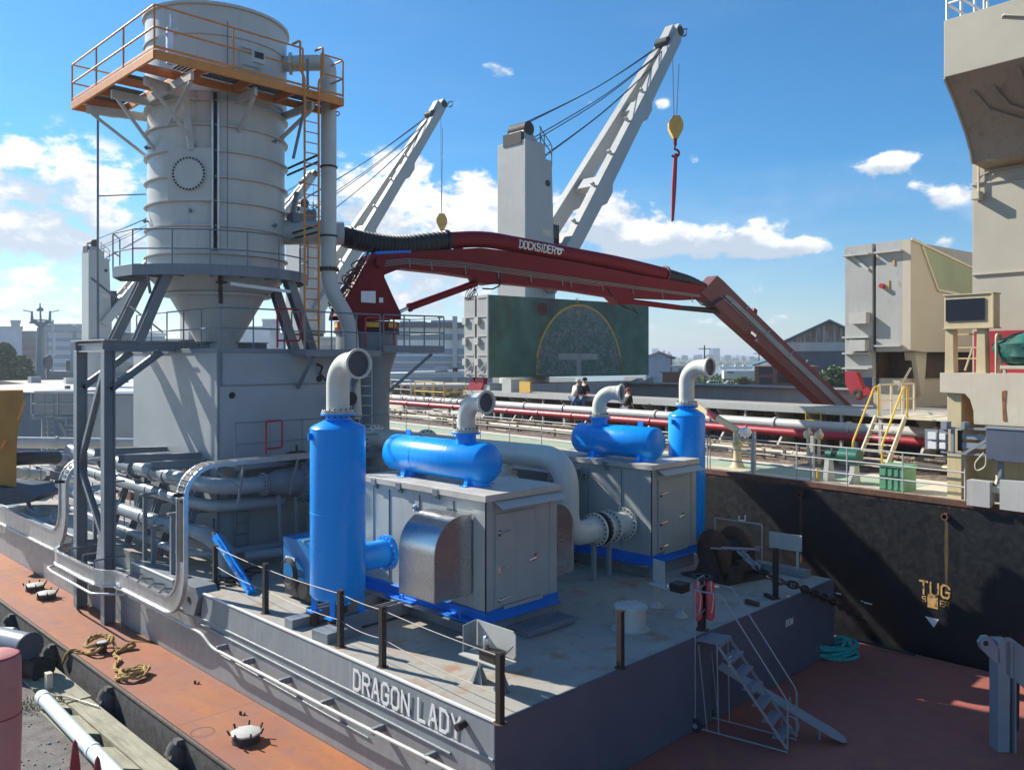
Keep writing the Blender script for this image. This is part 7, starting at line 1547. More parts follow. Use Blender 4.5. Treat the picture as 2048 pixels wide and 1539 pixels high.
# gangplank
a = PY(1440, 1332, 8.95); b_ = Pz(1694, 1484, ZR + .03); dr = (b_ - a).normalized(); sdv = dr.cross(V((0, 0, 1))).normalized()
m = MB(); wv = sdv * .17; m.prism([a - wv, a + wv, b_ - dr * .25 + wv, b_ - dr * .05 + wv * .6, b_, b_ - dr * .05 - wv * .6, b_ - dr * .25 - wv], V((0, 0, .04))); tag(m.build('gangplank', 'pipe_grey'), 'long grey plank with pointed end sloping down behind the rolling stairs', 'plank')
m = MB(); q = a.lerp(b_, .8); m.bar(q, V((q.x - .02, q.y, ZR)), .04); m.tube(fillet([a.lerp(b_, .55) + wv, a.lerp(b_, .56) + wv + V((0, 0, .16)), a.lerp(b_, .56) - wv + V((0, 0, .16)), a.lerp(b_, .56) - wv], .05, 3), .014, 6); tag(m.build('plank_bracket', 'pipe_grey'), 'thin hoop and prop fixed to the grey plank', 'bracket')
# bow fender posts low on the wall (dark recess under the stairs)
# ================================================================ ROPES
def rope(mb, pts, r, n=8, twist=9):
    C = catm(pts, n); tot = len(C)
    for s_ in range(3):
        P = []
        for i, p in enumerate(C):
            tg = (C[min(i + 1, tot - 1)] - C[max(i - 1, 0)]).normalized(); u = tg.cross(V((0, 0, 1)));
            u = u.normalized() if u.length > 1e-3 else V((1, 0, 0)); v_ = u.cross(tg); a = i * twist / 10 + s_ * 2.094
            P.append(p + (u * math.cos(a) + v_ * math.sin(a)) * r * .55)
        mb.tube(P, r * .6, 6)
rnd = random.Random(21); c = Pz(1665, 1308, ZR); m = MB()
P = []
for i in range(92):
    th = i * 2 * math.pi / 15.3; lp_ = i // 15; rr_ = (.60, .48, .56, .40, .58, .50, .4)[lp_] + rnd.uniform(-.015, .015); q = c + V((1, -1, 0)).normalized() * (math.cos(th) * rr_ + (.0, .05, -.04, .1, .12, -.02, 0)[lp_]) + V((1, 1, 0)).normalized() * math.sin(th + .15 * lp_) * rr_ * .72 + V((0, 0, .05 + .045 * lp_ + .03 * math.sin(i * .9))); P.append(q)
rope(m, P, .043, 6, 6); tag(m.build('rope_coil', 'rope_teal'), 'coiled teal mooring rope lying on the red deck', 'rope')
m = MB(); rnd = random.Random(5)
Zp = ZR + .05
def loopy(c, n, r, asp=1.0, wig=.3):
    return [c + V((math.cos(i * 1.15) * r * (1 + rnd.uniform(-wig, wig)), math.sin(i * 1.15) * r * asp * (1 + rnd.uniform(-wig, wig)), rnd.uniform(0, .12))) for i in range(n)]
bd = Pz(204, 1300, Zp)
pts = [Pz(125, 1325, ZR - .35), Pz(140, 1300, Zp), Pz(165, 1302, Zp), Pz(190, 1303, Zp + .08)] + loopy(bd + V((0, .3, .1)), 12, .28) + [Pz(235, 1300, Zp), Pz(268, 1292, Zp)] + [Pz(262, 1285, Zp + .1), Pz(240, 1300, Zp)] + [Pz(228, 1308, Zp), Pz(240, 1318, Zp), Pz(230, 1330, Zp), Pz(236, 1340, Zp)] + loopy(Pz(265, 1350, Zp), 20, .30, 1.0)
rope(m, pts, .038, 6, 7); tag(m.build('mooring_rope', 'rope_tan'), 'tan mooring rope snaking over a bollard on the orange deck', 'rope')
t = thing('mooring_bollard', 'small dark bollard with pale top under the tan rope', 'bollard', (bd.x, bd.y, ZR)); m = MB(); m.cyl((bd.x, bd.y, ZR), (bd.x, bd.y, ZR + .26), .11, seg=16); m.lathe((bd.x, bd.y, ZR + .26), [(.15, -.03), (.15, .0)], 16, cap0=True, cap1=True); m.build('body', 'dark', t); m = MB(); m.lathe((bd.x, bd.y, ZR + .262), [(.001, .012), (.11, .01), (.12, 0)], 16); m.build('cap', 'light_grey', t)
# deck manholes
def manhole(px, py, label, sq=False):
    c = Pz(px, py, ZR + .15); c.z = ZR; t = thing('deck_hatch', label, 'hatch', c, 'raised hatches on the orange deck')
    m = MB(); m.lathe(c, [(.27, .002), (.25, .13), (.25, .15)], 10 if sq else 24); m.build('coaming', 'rust_dark', t)
    m = MB(); m.lathe(c, [(.29, .15), (.29, .18), (.27, .19), (.01, .195)], 8 if sq else 24); m.build('lid', 'light_grey', t)
    m = MB()
    for k in range(7): a = k * .9; p = c + V((math.cos(a) * .29, math.sin(a) * .29, .15)); m.bar(p, p + V((math.cos(a) * .05, math.sin(a) * .05, .10)), .03)
    m.build('dog', 'rust_dark', t)
    return t
manhole(70, 1170, 'round deck hatch farther of the pair near the portal leg'); manhole(93, 1186, 'round deck hatch nearer of the pair near the portal leg'); manhole(492, 1465, 'eight sided deck hatch with open clamps on the orange deck', True)
for (px, py) in ((390, 1366), (481, 1428)):
    c = Pz(px, py, ZR); m = MB(); m.lathe(c, [(.03, 0), (.03, .07)], 6, cap1=True); m.lathe(c + V((.05, -.08, 0)), [(.02, 0), (.02, .05)], 6, cap1=True); tag(m.build('deck_cleat', 'rust_dark'), ['two tiny dark studs on the orange deck below the guard pipe' , 'two tiny dark studs on the orange deck near the eight sided hatch'][px > 400], 'stud')
for (px, py, r_) in ((268, 1352, .33), (405, 1463, .22)):
    c = Pz(px, py, ZR); m = MB(); m.lathe(c, [(r_ * .94, .0015), (r_, .002), (r_ * 1.04, .0015)], 28); tag(m.build('weld_ring', 'rust'), ['rusty ring mark under the tan rope end', 'rusty ring mark left of the eight sided hatch'][px > 300], 'mark')

# ================================================================ WHARF EDGE lower left
ZW = -2.20
def wq(px, py, z=ZW): return Pz(px, py, z)
tb = [((6.70, 24.5), (6.70, 20.6), .55, ZW), ((6.70, 20.4), (6.70, 15.0), .62, ZW), ((6.66, 14.8), (6.66, 9.0), .6, ZW)]
TB = [('pale wharf timber beam nearest the capped pipes', 6.72, 22.9, 20.2, .50), ('pale wharf timber beam in the middle beside the dark gap', 6.66, 20.1, 15.2, .55), ('pale wharf timber beam at the lower picture border', 6.62, 15.1, 8.0, .6)]
for lb_, x, ya, yb, w_ in TB:
    w_ = x - 6.2
    m = MB(); m.box((x - w_, yb, ZW - .3), (x, ya, ZW)); tag(m.build('timber_beam', 'timber'), lb_, 'beam', 'timber beams along the wharf edge')
m = MB(); m.box((5.66, 14.0, ZW - .35), (5.93, 20.2, ZW - .04)); tag(m.build('timber_beam', 'timber'), 'narrow weathered timber beam right of the long white pipe', 'beam')
m = MB(); m.box((5.94, 8, ZW - .6), (6.3, 24, ZW - .5)); tag(m.build('wharf_gap_shade', 'dark'), 'black strip painting the shade in the gap between the wharf timbers', 'gap')  # black strip stands in for the shade deep between the timbers
for i, y in enumerate((20.9, 19.1, 17.0, 22.4)):
    m = MB(); m.prism([(5.935, y - .7, ZW - .45), (6.19, y - 1.0, ZW - .45), (6.19, y + .25, ZW - .45), (5.935, y + .55, ZW - .45)], (0, 0, .42)); tag(m.build('timber_block', 'timber'), ['short timber block between beams near the capped pipes', 'short timber block in the middle of the wharf gap', 'short timber block farthest down the wharf gap', 'short timber block behind the capped pipes'][i], 'block', 'timber blocks in the wharf gap')
m = MB(); m.box((3.4, 8, ZW - .3), (4.45, 18.2, ZW + .12)); tag(m.build('kerb_beam', 'timber'), 'thick pale timber kerb at the left picture border beside the red pillar', 'beam')
m = MB(); m.box((3.3, 18.3, ZW - .3), (4.3, 22, ZW + .1)); tag(m.build('kerb_beam', 'timber'), 'farther pale timber kerb behind the red pillar', 'beam')
for i, (px, py) in enumerate(((30, 1238), (110, 1300), (203, 1392), (318, 1508), (-30, 1170))):
    c = wq(px, py, -2.05); c = V((6.86, c.y, 0)); m = MB(); rnd = random.Random(i)
    for (q0, q1) in (((c + V((0, 0, -4.5))), (c + V((0, 0, -2.02)))),):
        m.tube([q0, q1, q1 + V((0.02, 0, .03))], [.22, .20, .17], 12)
    m.prism([c + V((-.20, -.16, -2.15)), c + V((-.20, .16, -2.15)), c + V((-.02, .12, -1.88)), c + V((-.04, -.10, -1.86))], (.2, 0, -.02))
    tag(m.build('fender_pile', 'pile_wood'), ['dark timber fender pile top left of the capped pipes', 'dark timber fender pile right behind the capped pipes', 'dark timber fender pile below the tan rope', 'dark timber fender pile at the lower picture border', 'dark timber fender pile at the left picture border'][i], 'pile', 'fender piles between wharf and deck barge')
a = wq(84, 1392, ZW + .16); b_ = wq(262, 1580, ZW + .16)
t = thing('white_pipe', 'long white plastic pipe lying on the gravel', 'pipe', a); m = MB(); m.cyl(a, b_, .135, seg=24); m.build('tube', 'pvc', t)
dr = (b_ - a).normalized(); m = MB(); m.lathe(a, [(.135, .25), (.15, .24), (.15, -.01), (.12, -.03), (.01, -.035)], 24, dr); m.build('end_cap', 'pvc', t)
for p_ in (-.0,):
    q = a.lerp(b_, .62); MB().lathe(q, [(.135, 0), (.15, .01), (.15, .12), (.135, .13)], 24, dr).build('joint', 'pvc', t)
m = MB(); m.tube([wq(85, 1388, ZW + .1), wq(135, 1392, ZW + .05), wq(198, 1412, ZW + .04)], .02, 6); tag(m.build('hose', 'wire'), 'thin pale hose lying across the wharf timbers', 'hose')
for (c, r, h, n, s_) in ((wq(80, 1405, ZW), .42, .12, 260, 3),):
    m = MB(); rnd = random.Random(s_)
    for k in range(n):
        a_ = rnd.uniform(0, 6.28); q = c + V((math.cos(a_), math.sin(a_), 0)) * r * math.sqrt(rnd.random()) * 1.1; hh = rnd.uniform(.3, 1) * h; d_ = V((rnd.uniform(-1, 1), rnd.uniform(-1, 1), 0)) * .05; m._a([q + d_.cross(V((0, 0, 1))) * .3, q - d_.cross(V((0, 0, 1))) * .3, q + d_ + V((0, 0, hh))]); i0 = len(m.v); m.f.append([i0 - 3, i0 - 2, i0 - 1])
    kind(m.build('weeds', 'weed', None, False), 'stuff', 'small green weeds growing by the white pipe end', 'weeds')
m = MB(); rnd = random.Random(9)
for k in range(260):
    q = V((rnd.uniform(4.5, 5.62), rnd.uniform(10, 21), -2.28)); s_ = rnd.uniform(.01, .035) * (2 if rnd.random() < .06 else 1); m.lathe(q, [(.001, -s_), (s_, 0), (s_ * .6, s_ * .7), (.001, s_ * .9)], 5)
kind(m.build('pebbles', 'concrete'), 'stuff', 'loose stones scattered on the gravel wharf', 'pebbles')
# capped pipes
PQ = [((62, 1292), .34, 'cap_blue', 'topmost dark blue capped pipe end of the bundle'), ((43, 1350), .34, 'cap_blue', 'lower dark blue capped pipe end of the bundle'), ((88, 1338), .31, 'dark', 'black open pipe end right of the two blue caps')]
for (px, py), r, mt, lb_ in PQ:
    c = Pd(px, py, 20.2); ax_ = V((-.35, 1, 0)).normalized(); t = thing('capped_pipe', lb_, 'pipe', c, 'bundle of big pipe ends on the wharf')
    m = MB(); m.cyl(c + ax_ * .05, c + ax_ * 6, r * .86, seg=28); m.build('tube', 'pipe_grey' if mt != 'dark' else 'rust_dark', t)
    m = MB(); m.lathe(c, [(.001, 0), (r * .97, 0), (r, .02), (r, .06), (r * .8, .07)], 32, ax_); cp = m.build('cap', mt, t); MB().bolts(c, ax_, r * .9, 18, .018, .05).build('bolt', 'dark', cp)
for (px, py, r, lb_) in ((28, 1266, .15, 'upper white pipe sticking out at the left picture border'), (20, 1300, .24, 'lower light grey pipe sticking out at the left picture border')):
    c = Pd(px, py, 21.2); ax_ = V((-.72, .9, .0)).normalized(); t = thing('loose_pipe', lb_, 'pipe', c); m = MB(); m.tube([c + ax_ * 5, c], r, 24, caps=False); m.build('tube', 'pvc' if r < .2 else 'pipe_grey', t); m = MB(); m.lathe(c, [(r, 0), (r * .84, 0), (r * .84, .5)], 24, ax_); m.build('lip', 'pvc' if r < .2 else 'pipe_grey', t)
m = MB(); m.box(tuple(wq(96, 1366, -2.1) - V((.05, .1, .1))), tuple(wq(96, 1350, -1.95) + V((.05, .0, .1)))); tag(m.build('wood_chip', 'cream'), 'small pale bracket under the pipe bundle', 'bracket')
# faded red pillar
c = V((0, 0, 0)); kx = (-13 - CXP) / FPX; dd = 12.4; c = V((dd * (1 + kx) / Q, dd * (1 - kx) / Q, ZW))
r_ = .37; t = thing('red_pillar', 'faded red rounded pillar at the left picture border', 'pillar', c)
ztp = EYE + (HZ - 1306) / FPX * dd; z2 = EYE + (HZ - 1428) / FPX * dd
m = MB(); m.lathe(c, [(r_ * .9, 0), (r_ * .92, 1.2), (r_, z2 - ZW - .05), (r_, z2 - ZW - .01), (r_ * .97, z2 - ZW), (r_ * .99, z2 - ZW + .02), (r_ * .97, ztp - ZW - .12), (r_ * .9, ztp - ZW - .03), (r_ * .75, ztp - ZW), (.01, ztp - ZW + .01)], 48); m.build('body', 'faded_red', t)
m = MB(); m.lathe(c, [(r_ * .90, ztp - ZW - .045), (r_ * .93, ztp - ZW - .03), (r_ * .90, ztp - ZW - .015)], 48); m.lathe(c, [(r_ * .995, z2 - ZW - .01), (r_ * 1.015, z2 - ZW), (r_ * .995, z2 - ZW + .012)], 48); m.build('band', 'spike_red', t)
for i, (px, py) in enumerate(((150, 1478), (195, 1510))):
    p = Pd(px, py, 12.6); m = MB(); m.lathe((p.x, p.y, ZW), [(.16, 0), (.11, .9), (.07, p.z - ZW - .35), (.035, p.z - ZW - .06), (.004, p.z - ZW)], 14); tag(m.build('pointed_marker', 'spike_red'), ['dark red pointed cone, taller left one by the white pipe', 'dark red pointed cone, right one over the white pipe'][i], 'traffic cone', 'red pointed cones at the lower picture border')

# ================================================================ STEEL ARM lower right
p0 = Pz(2008, 1503, ZR); ztop = EYE - (1282 - HZ) / FPX * ((p0.x + p0.y) / Q)
t = thing('ramp_frame', 'grey steel post and lug arm at the lower right corner', 'frame', p0)
q = lambda px, py, o=0: Ppl(px, py, p0 + V((.7071, .7071, 0)) * o, V((.7071, .7071, 0)))
m = MB(); m.prism([q(1996, 1505), q(2019, 1505), q(2021, 1282), q(1996, 1282)], V((.2, .2, 0))); m.bar(q(2022, 1280, .1), q(2022, 1505, .1), .02, .3, (1, 1, 0)); m.build('post', 'pipe_grey', t)
m = MB(); m.prism([q(1958, 1284), q(1966, 1272), q(1976, 1271), q(1986, 1279), q(2000, 1300), q(2000, 1328), q(1988, 1322), q(1962, 1296)], V((.06, .06, 0))); m.lathe(q(1972, 1286, -.03), [(.05, 0), (.09, 0), (.09, .12)], 20, (.7, .7, 0)); m.build('lug', 'pipe_grey', t)
m = MB(); m.lathe(q(1972, 1286, -.035), [(.001, 0), (.05, 0)], 16, (.7, .7, 0)); m.build('hole', 'dark', t)
m = MB(); m.prism([q(2012, 1276), q(2024, 1276), q(2080, 1318), q(2080, 1400), q(2012, 1346)], V((.05, .05, 0))); m.build('arm', 'pipe_grey', t)
m = MB(); m.prism([q(2026, 1350, .5), q(2040, 1350, .5), q(2038, 1462, .5), q(2024, 1462, .5)], V((.1, .1, 0))); m.build('inner_post', 'rust_dark', t)
# bow chain against the hull, fender bits
m = MB(); m.tube(catm([V((20.9, 10.4, ZR + .05)), V((21.0, 9.7, ZR + .05)), V((21.2, 9.0, ZR + .1)), V((21.35, 7.5, ZR + .05))], 6), .03, 6); tag(m.build('fender_cable', 'dark'), 'dark cable lying along the foot of the black ship hull', 'cable')

# ================================================================ PEOPLE on the ship
def person(label, px, bb, ztop, pose, shirt, trousers, hair, face=1, pack=False, cap=None):
    p = PS(px, 800, bb); a = sa(px, bb); zf = DZ + .62 if pose != 'photo' else DZ + .30
    H = ztop - zf; k = H / 1.75; F = ST if face > 0 else -ST; Sd = SU * (1 if face > 0 else -1)
    base = S(bb, a, zf); root_loc = base
    def P(f, s_, z): return base + F * f * k + Sd * s_ * k + V((0, 0, z * k))
    lean = .16 if pose == 'lean' else (.10 if pose == 'lean2' else .03)
    J = {'pel': P(-.02, 0, .93), 'ch': P(lean, 0, 1.32), 'nk': P(lean + .06, 0, 1.48), 'hd': P(lean + .10, 0, 1.60), 'tp': P(lean + .10, 0, 1.73)}
    E = [('pel', 'ch'), ('ch', 'nk'), ('nk', 'hd'), ('hd', 'tp')]; RR = {'pel': .155, 'ch': .17, 'nk': .062, 'hd': .098, 'tp': .055}
    for s_, n_ in ((-1, 'l'), (1, 'r')):
        J['hip' + n_] = P(-.01, s_ * .10, .86); J['kn' + n_] = P(.03, s_ * .12, .47); J['an' + n_] = P(-.02, s_ * .13, .08); J['to' + n_] = P(.14, s_ * .14, .035)
        J['sh' + n_] = P(lean + .02, s_ * .19, 1.40)
        if pose.startswith('lean'): J['el' + n_] = P(lean + .10, s_ * .26, 1.13); J['wr' + n_] = P(lean + .34, s_ * .20, 1.05); J['ha' + n_] = P(lean + .42, s_ * .17, 1.04)
        else: J['el' + n_] = P(.16, s_ * .27, 1.18) if s_ > 0 else P(.02, s_ * .28, 1.12); J['wr' + n_] = P(.24, s_ * .12, 1.42) if s_ > 0 else P(.12, s_ * .28, .90); J['ha' + n_] = P(.22, s_ * .07, 1.52) if s_ > 0 else P(.15, s_ * .27, .80)
        E += [('pel', 'hip' + n_), ('hip' + n_, 'kn' + n_), ('kn' + n_, 'an' + n_), ('an' + n_, 'to' + n_), ('ch', 'sh' + n_), ('sh' + n_, 'el' + n_), ('el' + n_, 'wr' + n_), ('wr' + n_, 'ha' + n_)]
        RR.update({'hip' + n_: .10, 'kn' + n_: .068, 'an' + n_: .045, 'to' + n_: .04, 'sh' + n_: .062, 'el' + n_: .045, 'wr' + n_: .032, 'ha' + n_: .038})
    def skin(nm, keys, edges, mat, grow, parent, root_key):
        me = bpy.data.meshes.new(nm); idx = {q_: i for i, q_ in enumerate(keys)}
        me.from_pydata([tuple(J[q_]) for q_ in keys], [(idx[x], idx[y]) for x, y in edges], []); me.materials.append(MATS[mat])
        o = bpy.data.objects.new(nm, me); COL.objects.link(o)
        md = o.modifiers.new('skin', 'SKIN'); 
        if not me.skin_vertices: 
            bm = bmesh.new(); bm.from_mesh(me); bm.verts.layers.skin.verify(); bm.to_mesh(me); bm.free()
        for i, q_ in enumerate(keys): r_ = (RR[q_] + grow) * k; me.skin_vertices[0].data[i].radius = (r_, r_)
        me.skin_vertices[0].data[idx[root_key]].use_root = True
        sb = o.modifiers.new('sub', 'SUBSURF'); sb.levels = 1; sb.render_levels = 2; md.use_smooth_shade = True
        if parent: adopt(o, parent)
        return o
    t = thing('person', label, 'person', root_loc, 'people on the ship deck')
    skin('body', list(J), E, 'skin', 0, t, 'pel')
    sk_ = ['pel', 'ch'] + [x + n_ for n_ in 'lr' for x in ('sh', 'el')]; skin('shirt', sk_, [e_ for e_ in E if e_[0] in sk_ and e_[1] in sk_], shirt, .014, t, 'pel')
    tk = ['pel'] + [x + n_ for n_ in 'lr' for x in ('hip', 'kn', 'an')]; skin('trousers', tk, [e_ for e_ in E if e_[0] in tk and e_[1] in tk], trousers, .012, t, 'pel')
    hc = J['hd'] + V((0, 0, .035 * k)) - F * .015 * k; m = MB(); m.lathe(hc, [(.112 * k, -.02), (.115 * k, .03 * k), (.085 * k, .09 * k), (.03 * k, .115 * k), (.002, .118 * k)], 16); m.build('cap' if cap else 'hair', cap or hair, t)
    if cap: m = MB(); m.prism([hc + F * .08 * k + Sd * .08 * k, hc + F * .19 * k + Sd * .05 * k, hc + F * .19 * k - Sd * .05 * k, hc + F * .08 * k - Sd * .08 * k], (0, 0, .012)); m.build('cap_peak', cap, t)
    m = MB(); m.lathe(J['hd'] + F * .10 * k, [(.002, .03), (.016 * k, 0), (.014 * k, -.02)], 8, F); m.build('nose', 'skin', t)
    if pack: m = MB(); q_ = J['ch'] - F * .21 * k + V((0, 0, -.03 * k)); m.tube([q_ - V((0, 0, .20 * k)), q_ - V((0, 0, .15 * k)), q_ + V((0, 0, .10 * k)), q_ + V((0, 0, .17 * k))], [.07 * k, .14 * k, .13 * k, .06 * k], 10); tag(m.build('backpack', 'backpack'), 'dark backpack worn by the person in the black shirt', 'backpack')
    return t
person('person in white shirt and jeans leaning on the hatch coaming', 1149, 6.45, sz(1149, 757, 6.45), 'lean', 'shirt_white', 'jeans', 'hair_grey')
person('person in black shirt and jeans with backpack leaning on the coaming', 1163, 6.6, sz(1163, 754, 6.6), 'lean2', 'shirt_black', 'jeans', 'hair_dark', pack=True)
person('person in black shirt and red cap raising a cup to the face', 1253, 6.3, sz(1251, 775, 6.3), 'photo', 'shirt_black', 'jeans', 'hair_dark', cap='cap_red')
for i, (px, mt) in enumerate(((1150, 'yellow'), (1164, 'ship_grey'))):
    a = sa(px, 6.5); m = SMB(); m.box((6.25, a - .28, DZ + .57), (6.75, a + .28, DZ + .61))
    for sx in (6.28, 6.72):
        for sy in (-.25, .25): m.bar((sx, a + sy, DZ), (sx, a + sy, DZ + .57), .03)
    tag(m.build('step_stool', mt), ['yellow step stool under the person in the white shirt', 'grey step stool under the person with the backpack'][i], 'stool')
# ================================================================ BACKGROUND
def bbox(name, label, cat, px0, px1, ytop, d, depth, mat, zbase=-1.3, group=None, roof=None, yaw=None, parts=None):
    """block whose near face spans px0..px1 at distance d"""
    a = fv(d, px0, zbase); b_ = fv(d, px1, zbase); zt = EYE + (HZ - ytop) / FPX * d; dd = V((1, 1, 0)).normalized() * depth
    if yaw is None: yaw = ((px0 if px0 > 1024 else px1) - CXP) / FPX
    if yaw: dd = (V((1, 1, 0)).normalized() + V((1, -1, 0)).normalized() * yaw) * depth
    t = thing(name, label, cat, a, group); m = MB(); m.prism([a, b_, b_ + dd, a + dd], (0, 0, zt - zbase)); m.build('wall', mat, t)
    if roof:
        if roof[0] == 'flat': m = MB(); e = (b_ - a).normalized() * .4; m.prism([a - e - dd * .02 + V((0, 0, zt - zbase)), b_ + e - dd * .02 + V((0, 0, zt - zbase)), b_ + e + dd * 1.02 + V((0, 0, zt - zbase)), a - e + dd * 1.02 + V((0, 0, zt - zbase))], (0, 0, roof[2])); m.build('roof', roof[1], t)
        if roof[0] == 'gable':
            h_ = roof[2]; mid = (a + b_) / 2 + V((0, 0, zt - zbase + h_)); u0 = a + V((0, 0, zt - zbase)); u1 = b_ + V((0, 0, zt - zbase))
            m = MB(); m.prism([u0, u1, mid], dd); m.build('gable', roof[3], t)
            e = (b_ - a).normalized()
            for (p, q) in ((u0 - e * .6 - V((0, 0, .25)), mid), (mid, u1 + e * .6 - V((0, 0, .25)))): m = MB(); m.prism([p - dd * .02 + V((0, 0, .08)), q - dd * .02 + V((0, 0, .08)), q - dd * .02 + V((0, 0, .45)), p - dd * .02 + V((0, 0, .45))], dd * 1.04); m.build('roof', roof[1], t)
    return t, zt
# modern building behind the crane platform
t, zt = bbox('office_building', 'long white building with dark window bands behind the crane platform', 'building', 770, 985, 655, 200, 60, 'b_white', -1.5, None, ('flat', 'shed_dark', 1.2))
for i, (y0, y1, mt) in enumerate(((668, 676, 'b_dark'), (712, 722, 'shed_blue'), (738, 747, 'shed_blue'))):
    a = Pd(770, y1, 199.6); b_ = Pd(985, y1, 199.6); m = MB(); m.prism([a, b_, b_ + V((0, 0, (y1 - y0) / FPX * 200)), a + V((0, 0, (y1 - y0) / FPX * 200))], V((.2, .2, 0))); m.build('window_band', mt, t)
m = MB(); m.prism([Pd(905, 770, 198), Pd(914, 770, 198), Pd(914, 632, 198), Pd(905, 632, 198)], V((1, 1, 0))); m.build('duct', 'roof_light', t)
for (x0, x1, y) in ((800, 850, 642), (862, 905, 640), (940, 975, 650)): m = MB(); a = Pd(x0, 656, 210); m.prism([a, Pd(x1, 656, 210), Pd(x1, y, 210), Pd(x0, y, 210)], V((6, 6, 0))); m.build('roof_plant', 'shed_blue', t)
# white ferry like boat
t = thing('ferry', 'white flat topped boat lying behind the ship below the modern building', 'boat', fv(125, 780, -3.6))
m = MB(); a = fv(120, 700, -3.6); b_ = fv(120, 972, -3.6); m.prism([a, b_, b_ + V((9, 9, 0)), a + V((9, 9, 0))], (0, 0, 4.4)); m.build('hull', 'shed_grey', t)
m = MB(); a = Pd(690, 757, 119.5); b_ = Pd(945, 754, 119.5); m.prism([a, b_, b_ + V((9, 9, 0)), a + V((9, 9, 0))], (0, 0, .7)); m.build('roof', 'boat_white', t)
m = MB(); a = Pd(815, 748, 121); b_ = Pd(975, 744, 121); m.prism([a, b_, b_ + V((6, 6, 0)), a + V((6, 6, 0))], (0, 0, .35)); m.build('upper_roof', 'roof_light', t)
for (x0, x1, y0, y1, mt) in ((905, 915, 735, 745, 'dark'), (870, 895, 733, 748, 'b_dark')): m = MB(); m.prism([Pd(x0, y1, 121), Pd(x1, y1, 121), Pd(x1, y0, 121), Pd(x0, y0, 121)], V((1, 1, 0))); m.build('cabin', mt, t)
# small railed platforms on the ship near the pedestal
for i, (x0, x1, yb_, yt_, mt) in enumerate(((782, 822, 795, 758, 'ship_grey'), (830, 888, 800, 754, 'yellow'))):
    bb = 5.5; z0 = sz(x0, yb_, bb); P = [PS(x0, yb_, bb), PS(x1, yb_, bb)]; P[1].z = P[0].z
    railing('railing', ['small pale railing on the ship left of the yellow braced one', 'small yellow braced railing on the ship beside the crane pedestal'][i], [P[0], P[1], P[1] + ST * 1.5], 1.1, (.55,), .03, 1.0, mt)
bbox("deck_house", 'low grey deck block on the ship beyond the crane pedestal', 'deck house', 790, 960, 772, 66, 4, 'shed_grey', 1.8, None, ('flat', 'roof_light', .15))
m = MB(); rnd = random.Random(31)
for i in range(60):
    p = Pd(rnd.uniform(780, 960), rnd.uniform(775, 800), rnd.uniform(58, 64)); m.cbox(p, (rnd.uniform(.2, .9), rnd.uniform(.2, .9), rnd.uniform(.1, .6)))
kind(m.build('litter', 'clutter'), 'stuff', 'small deck fittings on the far part of the ship', 'deck clutter')
# ---- buildings behind the silo legs and along the left horizon
BL = [(-60, 44, 655, 330, 'b_blue'), (22, 40, 642, 380, 'b_dark'), (44, 78, 664, 340, 'b_tan'), (78, 168, 650, 330, 'b_dark'), (98, 168, 668, 300, 'b_blue'), (160, 250, 690, 300, 'b_tan'), (238, 262, 618, 420, 'b_blue'), (250, 330, 668, 340, 'b_white'), (300, 420, 680, 320, 'b_blue'), (470, 540, 655, 330, 'b_white'), (525, 560, 640, 360, 'b_dark'), (556, 640, 668, 330, 'b_blue'), (590, 612, 630, 400, 'b_white'), (640, 700, 676, 320, 'b_tan')]
LBL = ['pale blue building at the far left behind the trees', 'small dark tower block just right of the trees', 'tan building left of the naval mast', 'wide dark blue glass building behind the naval mast', 'lower pale blue building right of the naval mast', 'low tan building behind the portal frame', 'slim pale tower seen through the silo legs', 'white building behind the left silo legs', 'pale blue building behind the hopper cone', 'white building right of the hopper cone', 'dark narrow block between the right silo legs', 'pale blue building behind the orange ladder foot', 'slim white tower behind the orange ladder foot', 'low tan building behind the tall dust pipe foot']
for (x0, x1, yt_, d, mt), lb_ in zip(BL, LBL): bbox('city_building', lb_, 'building', x0, x1, yt_, d, 25, mt, -1.6, 'buildings along the left shore', ('flat', 'roof_light', .5))
# ---- naval ship with tripod mast
t = thing('naval_ship', 'grey naval museum ship with forked lattice mast at the far left', 'ship', fv(175, 80, -3.6))
m = MB(); a = fv(170, -250, -3.6); b_ = fv(170, 640, -3.6); m.prism([a, b_, b_ + V((8, 8, 0)), a + V((8, 8, 0))], (0, 0, EYE - (742 - HZ) / FPX * 170 + 3.6)); m.build('hull', 'naval_grey', t)
rnd = random.Random(13)
for i in range(46):
    x0 = rnd.uniform(-40, 640); w_ = rnd.uniform(4, 22); h_ = rnd.uniform(8, 26); p = Pd(x0, 742, 173); q_ = Pd(x0 + w_, 742, 173); m = MB(); m.prism([p, q_, q_ + V((3, 3, 0)), p + V((3, 3, 0))], (0, 0, h_ / FPX * 170)); m.build('deck_gear', ('naval_grey', 'roof_light', 'rust', 'shed_dark', 'green_paint', 'beige')[rnd.randrange(6)], t)
m = MB(); D_ = 168; P_ = lambda x, y: Pd(x, y, D_)
m.tube([P_(83, 745), P_(82, 655)], [1.1, .75], 10); m.tube([P_(82, 655), P_(80, 606)], [.25, .12], 6)
for sg in (-1, 1): m.tube([P_(82, 652), P_(82 + sg * 18, 640), P_(82 + sg * 18, 622)], [.5, .35, .2], 6); m.tube([P_(82 + sg * 18, 624), P_(82 + sg * 36, 620)], .12, 5)
m.tube([P_(62, 640), P_(102, 640)], .2, 5); m.lathe(P_(80, 622), [(.6, 0), (.7, .4), (.3, .8)], 10); m.bar(P_(60, 645), P_(104, 645), .5, .4); m.build('mast', 'naval_grey', t)
m = MB(); m.tube([P_(105, 745), P_(106, 640)], .18, 6); m.box(tuple(P_(104, 712)), tuple(P_(108, 665) + V((.4, .4, 0)))); m.build('pole', 'boat_white', t)
